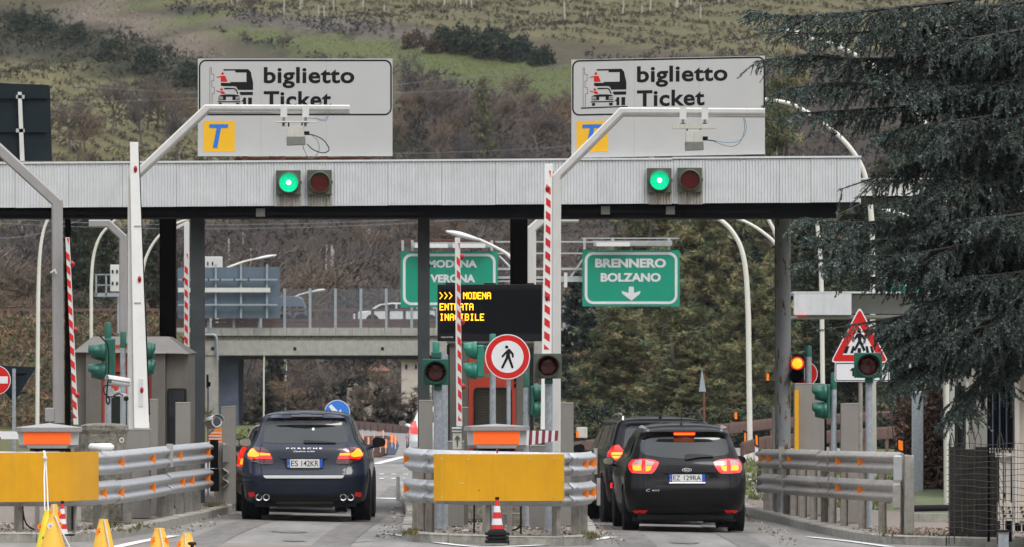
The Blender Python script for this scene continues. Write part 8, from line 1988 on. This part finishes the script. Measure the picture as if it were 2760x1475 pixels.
# ---------------------------------------------------------------- blue cedar in front of the right end
YCED = 97.0
cedar = thing('cedar_tree', 'large blue green cedar whose drooping branches hang over the right side', 'tree', (X(2960, YCED), YCED + 1, G(8, YCED)))
LIMBS = [  # tip and course in photograph pixels, depth offset from tip to trunk
    [(2038, 34), (2160, 44), (2330, 30), (2520, 10), (2760, -20)], [(2090, 82), (2240, 92), (2400, 80), (2600, 60), (2800, 20)],
    [(2078, 160), (2180, 150), (2330, 160), (2500, 150), (2800, 120)], [(2128, 238), (2240, 225), (2380, 225), (2560, 215), (2800, 190)],
    [(2150, 305), (2250, 300), (2400, 290), (2600, 270), (2850, 240)], [(2262, 512), (2360, 478), (2470, 440), (2620, 390), (2850, 330)],
    [(2380, 360), (2450, 345), (2620, 320), (2850, 290)], [(2175, 590), (2300, 600), (2440, 590), (2600, 560), (2850, 500)],
    [(2195, 640), (2320, 650), (2460, 640), (2640, 600), (2850, 540)], [(2178, 708), (2300, 690), (2420, 690), (2600, 660), (2850, 600)],
    [(2290, 760), (2400, 740), (2520, 720), (2680, 690), (2850, 640)], [(2205, 892), (2290, 878), (2400, 860), (2560, 830), (2850, 760)],
    [(2408, 965), (2460, 925), (2530, 905), (2660, 880), (2850, 820)], [(2360, 560), (2470, 530), (2600, 480), (2850, 420)],
    [(2400, 400), (2500, 380), (2640, 350), (2850, 300)], [(2350, 200), (2480, 210), (2640, 200), (2850, 170)], [(2500, 620), (2600, 600), (2760, 560), (2850, 520)],
    [(2395, 880), (2480, 840), (2600, 790), (2850, 740)], [(2425, 1040), (2480, 985), (2600, 930), (2850, 860)], [(2500, 940), (2600, 920), (2720, 880), (2850, 840)],
    [(2440, 100), (2560, 110), (2700, 90), (2850, 60)], [(2550, 760), (2650, 740), (2850, 700)], [(2560, 480), (2680, 470), (2850, 430)], [(2600, 260), (2700, 250), (2850, 220)], [(2480, 700), (2600, 690), (2850, 640)], [(2560, 1120), (2600, 1080), (2640, 1030), (2720, 960), (2850, 900)],
    [(2640, 640), (2720, 630), (2850, 600)], [(2650, 150), (2750, 140), (2850, 130)], [(2640, 860), (2720, 840), (2850, 800)], [(2480, 1010), (2560, 980), (2680, 930), (2850, 880)]]
for k_ in range(17):
    ty = 20 + k_ * 52; LIMBS.append([(2470 + (k_ * 37) % 110, ty + 14), (2600 + (k_ * 23) % 60, ty), (2740, ty - 12), (2880, ty - 40)])
def make_cedar():
    r_ = random.Random(12); C = []; D = []; Lt = []; S = []
    def tw(p, d, L, droop, lev, lt):
        n = max(3, int(L / .026)); q = p
        for i in range(n):
            d = (d + Vector((r_.gauss(0, .05), r_.gauss(0, .05), -droop * .03 + r_.gauss(0, .025)))).normalized()
            q2 = q + d * L / n
            if i % 3 == 0: S.append((*q, *(q + d * L / n * min(3, n - i)), .005 + .002 * lev, .004))
            C.append(tuple(q2)); D.append(tuple(d)); Lt.append(lt)
            if lev > 0 and i > 0 and r_.random() < .34:
                sgn = 1 if r_.random() < .5 else -1
                side = Vector((-d.y, d.x, 0)) * sgn
                if r_.random() < .35: nd = Vector((d.x * .4 + side.x * .2, d.y * .4 + side.y * .2, -1))
                else: nd = d * .7 + side * .8 + Vector((0, 0, r_.uniform(-.35, .12)))
                tw(q2, nd.normalized(), L * r_.uniform(.28, .5), droop * 1.3, lev - 1, lt * r_.uniform(.8, 1.2))
            q = q2
    for li, lm in enumerate(LIMBS):
        dep = r_.uniform(-.9, 1.3); n = len(lm)
        pts = [P(a, b, YCED + dep * (k / (n - 1)) + r_.uniform(-.12, .12) + (1.0 if k == n - 1 else 0)) for k, (a, b) in enumerate(lm)]
        d_ = [Vector(v) for v in dense([tuple(p) for p in pts], 13)]; thin = lm[0][1] > 850 and lm[0][0] < 2340
        for i in range(len(d_) - 1):
            u = i / len(d_); S.append((*d_[i], *d_[i + 1], .006 + .03 * u, .006 + .03 * (i + 1) / len(d_)))
            C.append(tuple(d_[i])); D.append(tuple((d_[i] - d_[i + 1]).normalized())); Lt.append(1.1)
            out = (d_[i] - d_[i + 1]).normalized()
            if thin and u < .42 and i % 2: continue
            qx = 1380 + d_[i].x / d_[i].y * F; qy = YH - (d_[i].z - HC) / d_[i].y * F
            if (inpoly(qx, qy, [(2000, 335), (2330, 335), (2480, 400), (2440, 570), (2000, 570)]) and r_.random() < .72) or (inpoly(qx, qy, [(2180, 735), (2390, 735), (2420, 1000), (2180, 1000)]) and r_.random() < .75): continue
            for _ in range(1 if u < .2 or (thin and u < .5) else 2):
                sgn = r_.choice((-1, 1)); side = Vector((-out.y, out.x, 0)) * sgn
                v = r_.random()
                if v < (.0 if thin and u < .45 else .15 + .3 * u): nd = out * .5 + side * .25 + Vector((0, 0, -r_.uniform(.5, 1.2))); L = r_.uniform(.2, .5)
                else: nd = out * r_.uniform(.6, 1.2) + side * r_.uniform(.3, .9) + Vector((0, 0, r_.uniform(-.25, .15))); L = r_.uniform(.3, .75)
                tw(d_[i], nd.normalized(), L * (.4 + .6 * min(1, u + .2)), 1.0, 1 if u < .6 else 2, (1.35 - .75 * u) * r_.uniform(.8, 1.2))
    return np.array(C), np.array(D), np.array(Lt), S
C, D, Lt, S = make_cedar()
print('CEDAR tufts', len(C), 'segments', len(S))
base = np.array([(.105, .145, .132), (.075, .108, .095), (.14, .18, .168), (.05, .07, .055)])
cl = base[rng.integers(0, 4, len(C))] * Lt[:, None]  # tint falls off towards the trunk, painting inner crown shade into the needles
V, T = leaves(C, .032 * rng.uniform(.7, 1.2, len(C)), 6, cl, .3, .75, D * 1.3, 0)
fastmesh('foliage', V, 3, 'leaf', T, parent=cedar)
SV, ST = segmesh(S, (.045, .037, .03)); fastmesh('branches', SV, 4, 'twig', ST, parent=cedar)
MB().tube([(X(2960, YCED), YCED + 1, G(8, YCED) - .1), P(2950, 900, YCED + 1), P(2945, 300, YCED + 1), P(2940, -300, YCED + 1)], [.32, .27, .2, .1], 14).build('trunk', 'bark', parent=cedar, smooth=True)

# ---------------------------------------------------------------- valley air
hz = bpy.data.materials.new('air'); hz.use_nodes = True; hn = hz.node_tree.nodes; hn.clear()
pv = hn.new('ShaderNodeVolumePrincipled'); pv.inputs['Color'].default_value = (.86, .90, 1, 1); pv.inputs['Density'].default_value = .00006; pv.inputs['Anisotropy'].default_value = .3
ho = hn.new('ShaderNodeOutputMaterial'); hz.node_tree.links.new(pv.outputs[0], ho.inputs['Volume']); MATS['air'] = hz
o = MB().box(-1600, 1600, -1300, 4200, -4, 330).build('haze', 'air', local=True); o['kind'] = 'stuff'
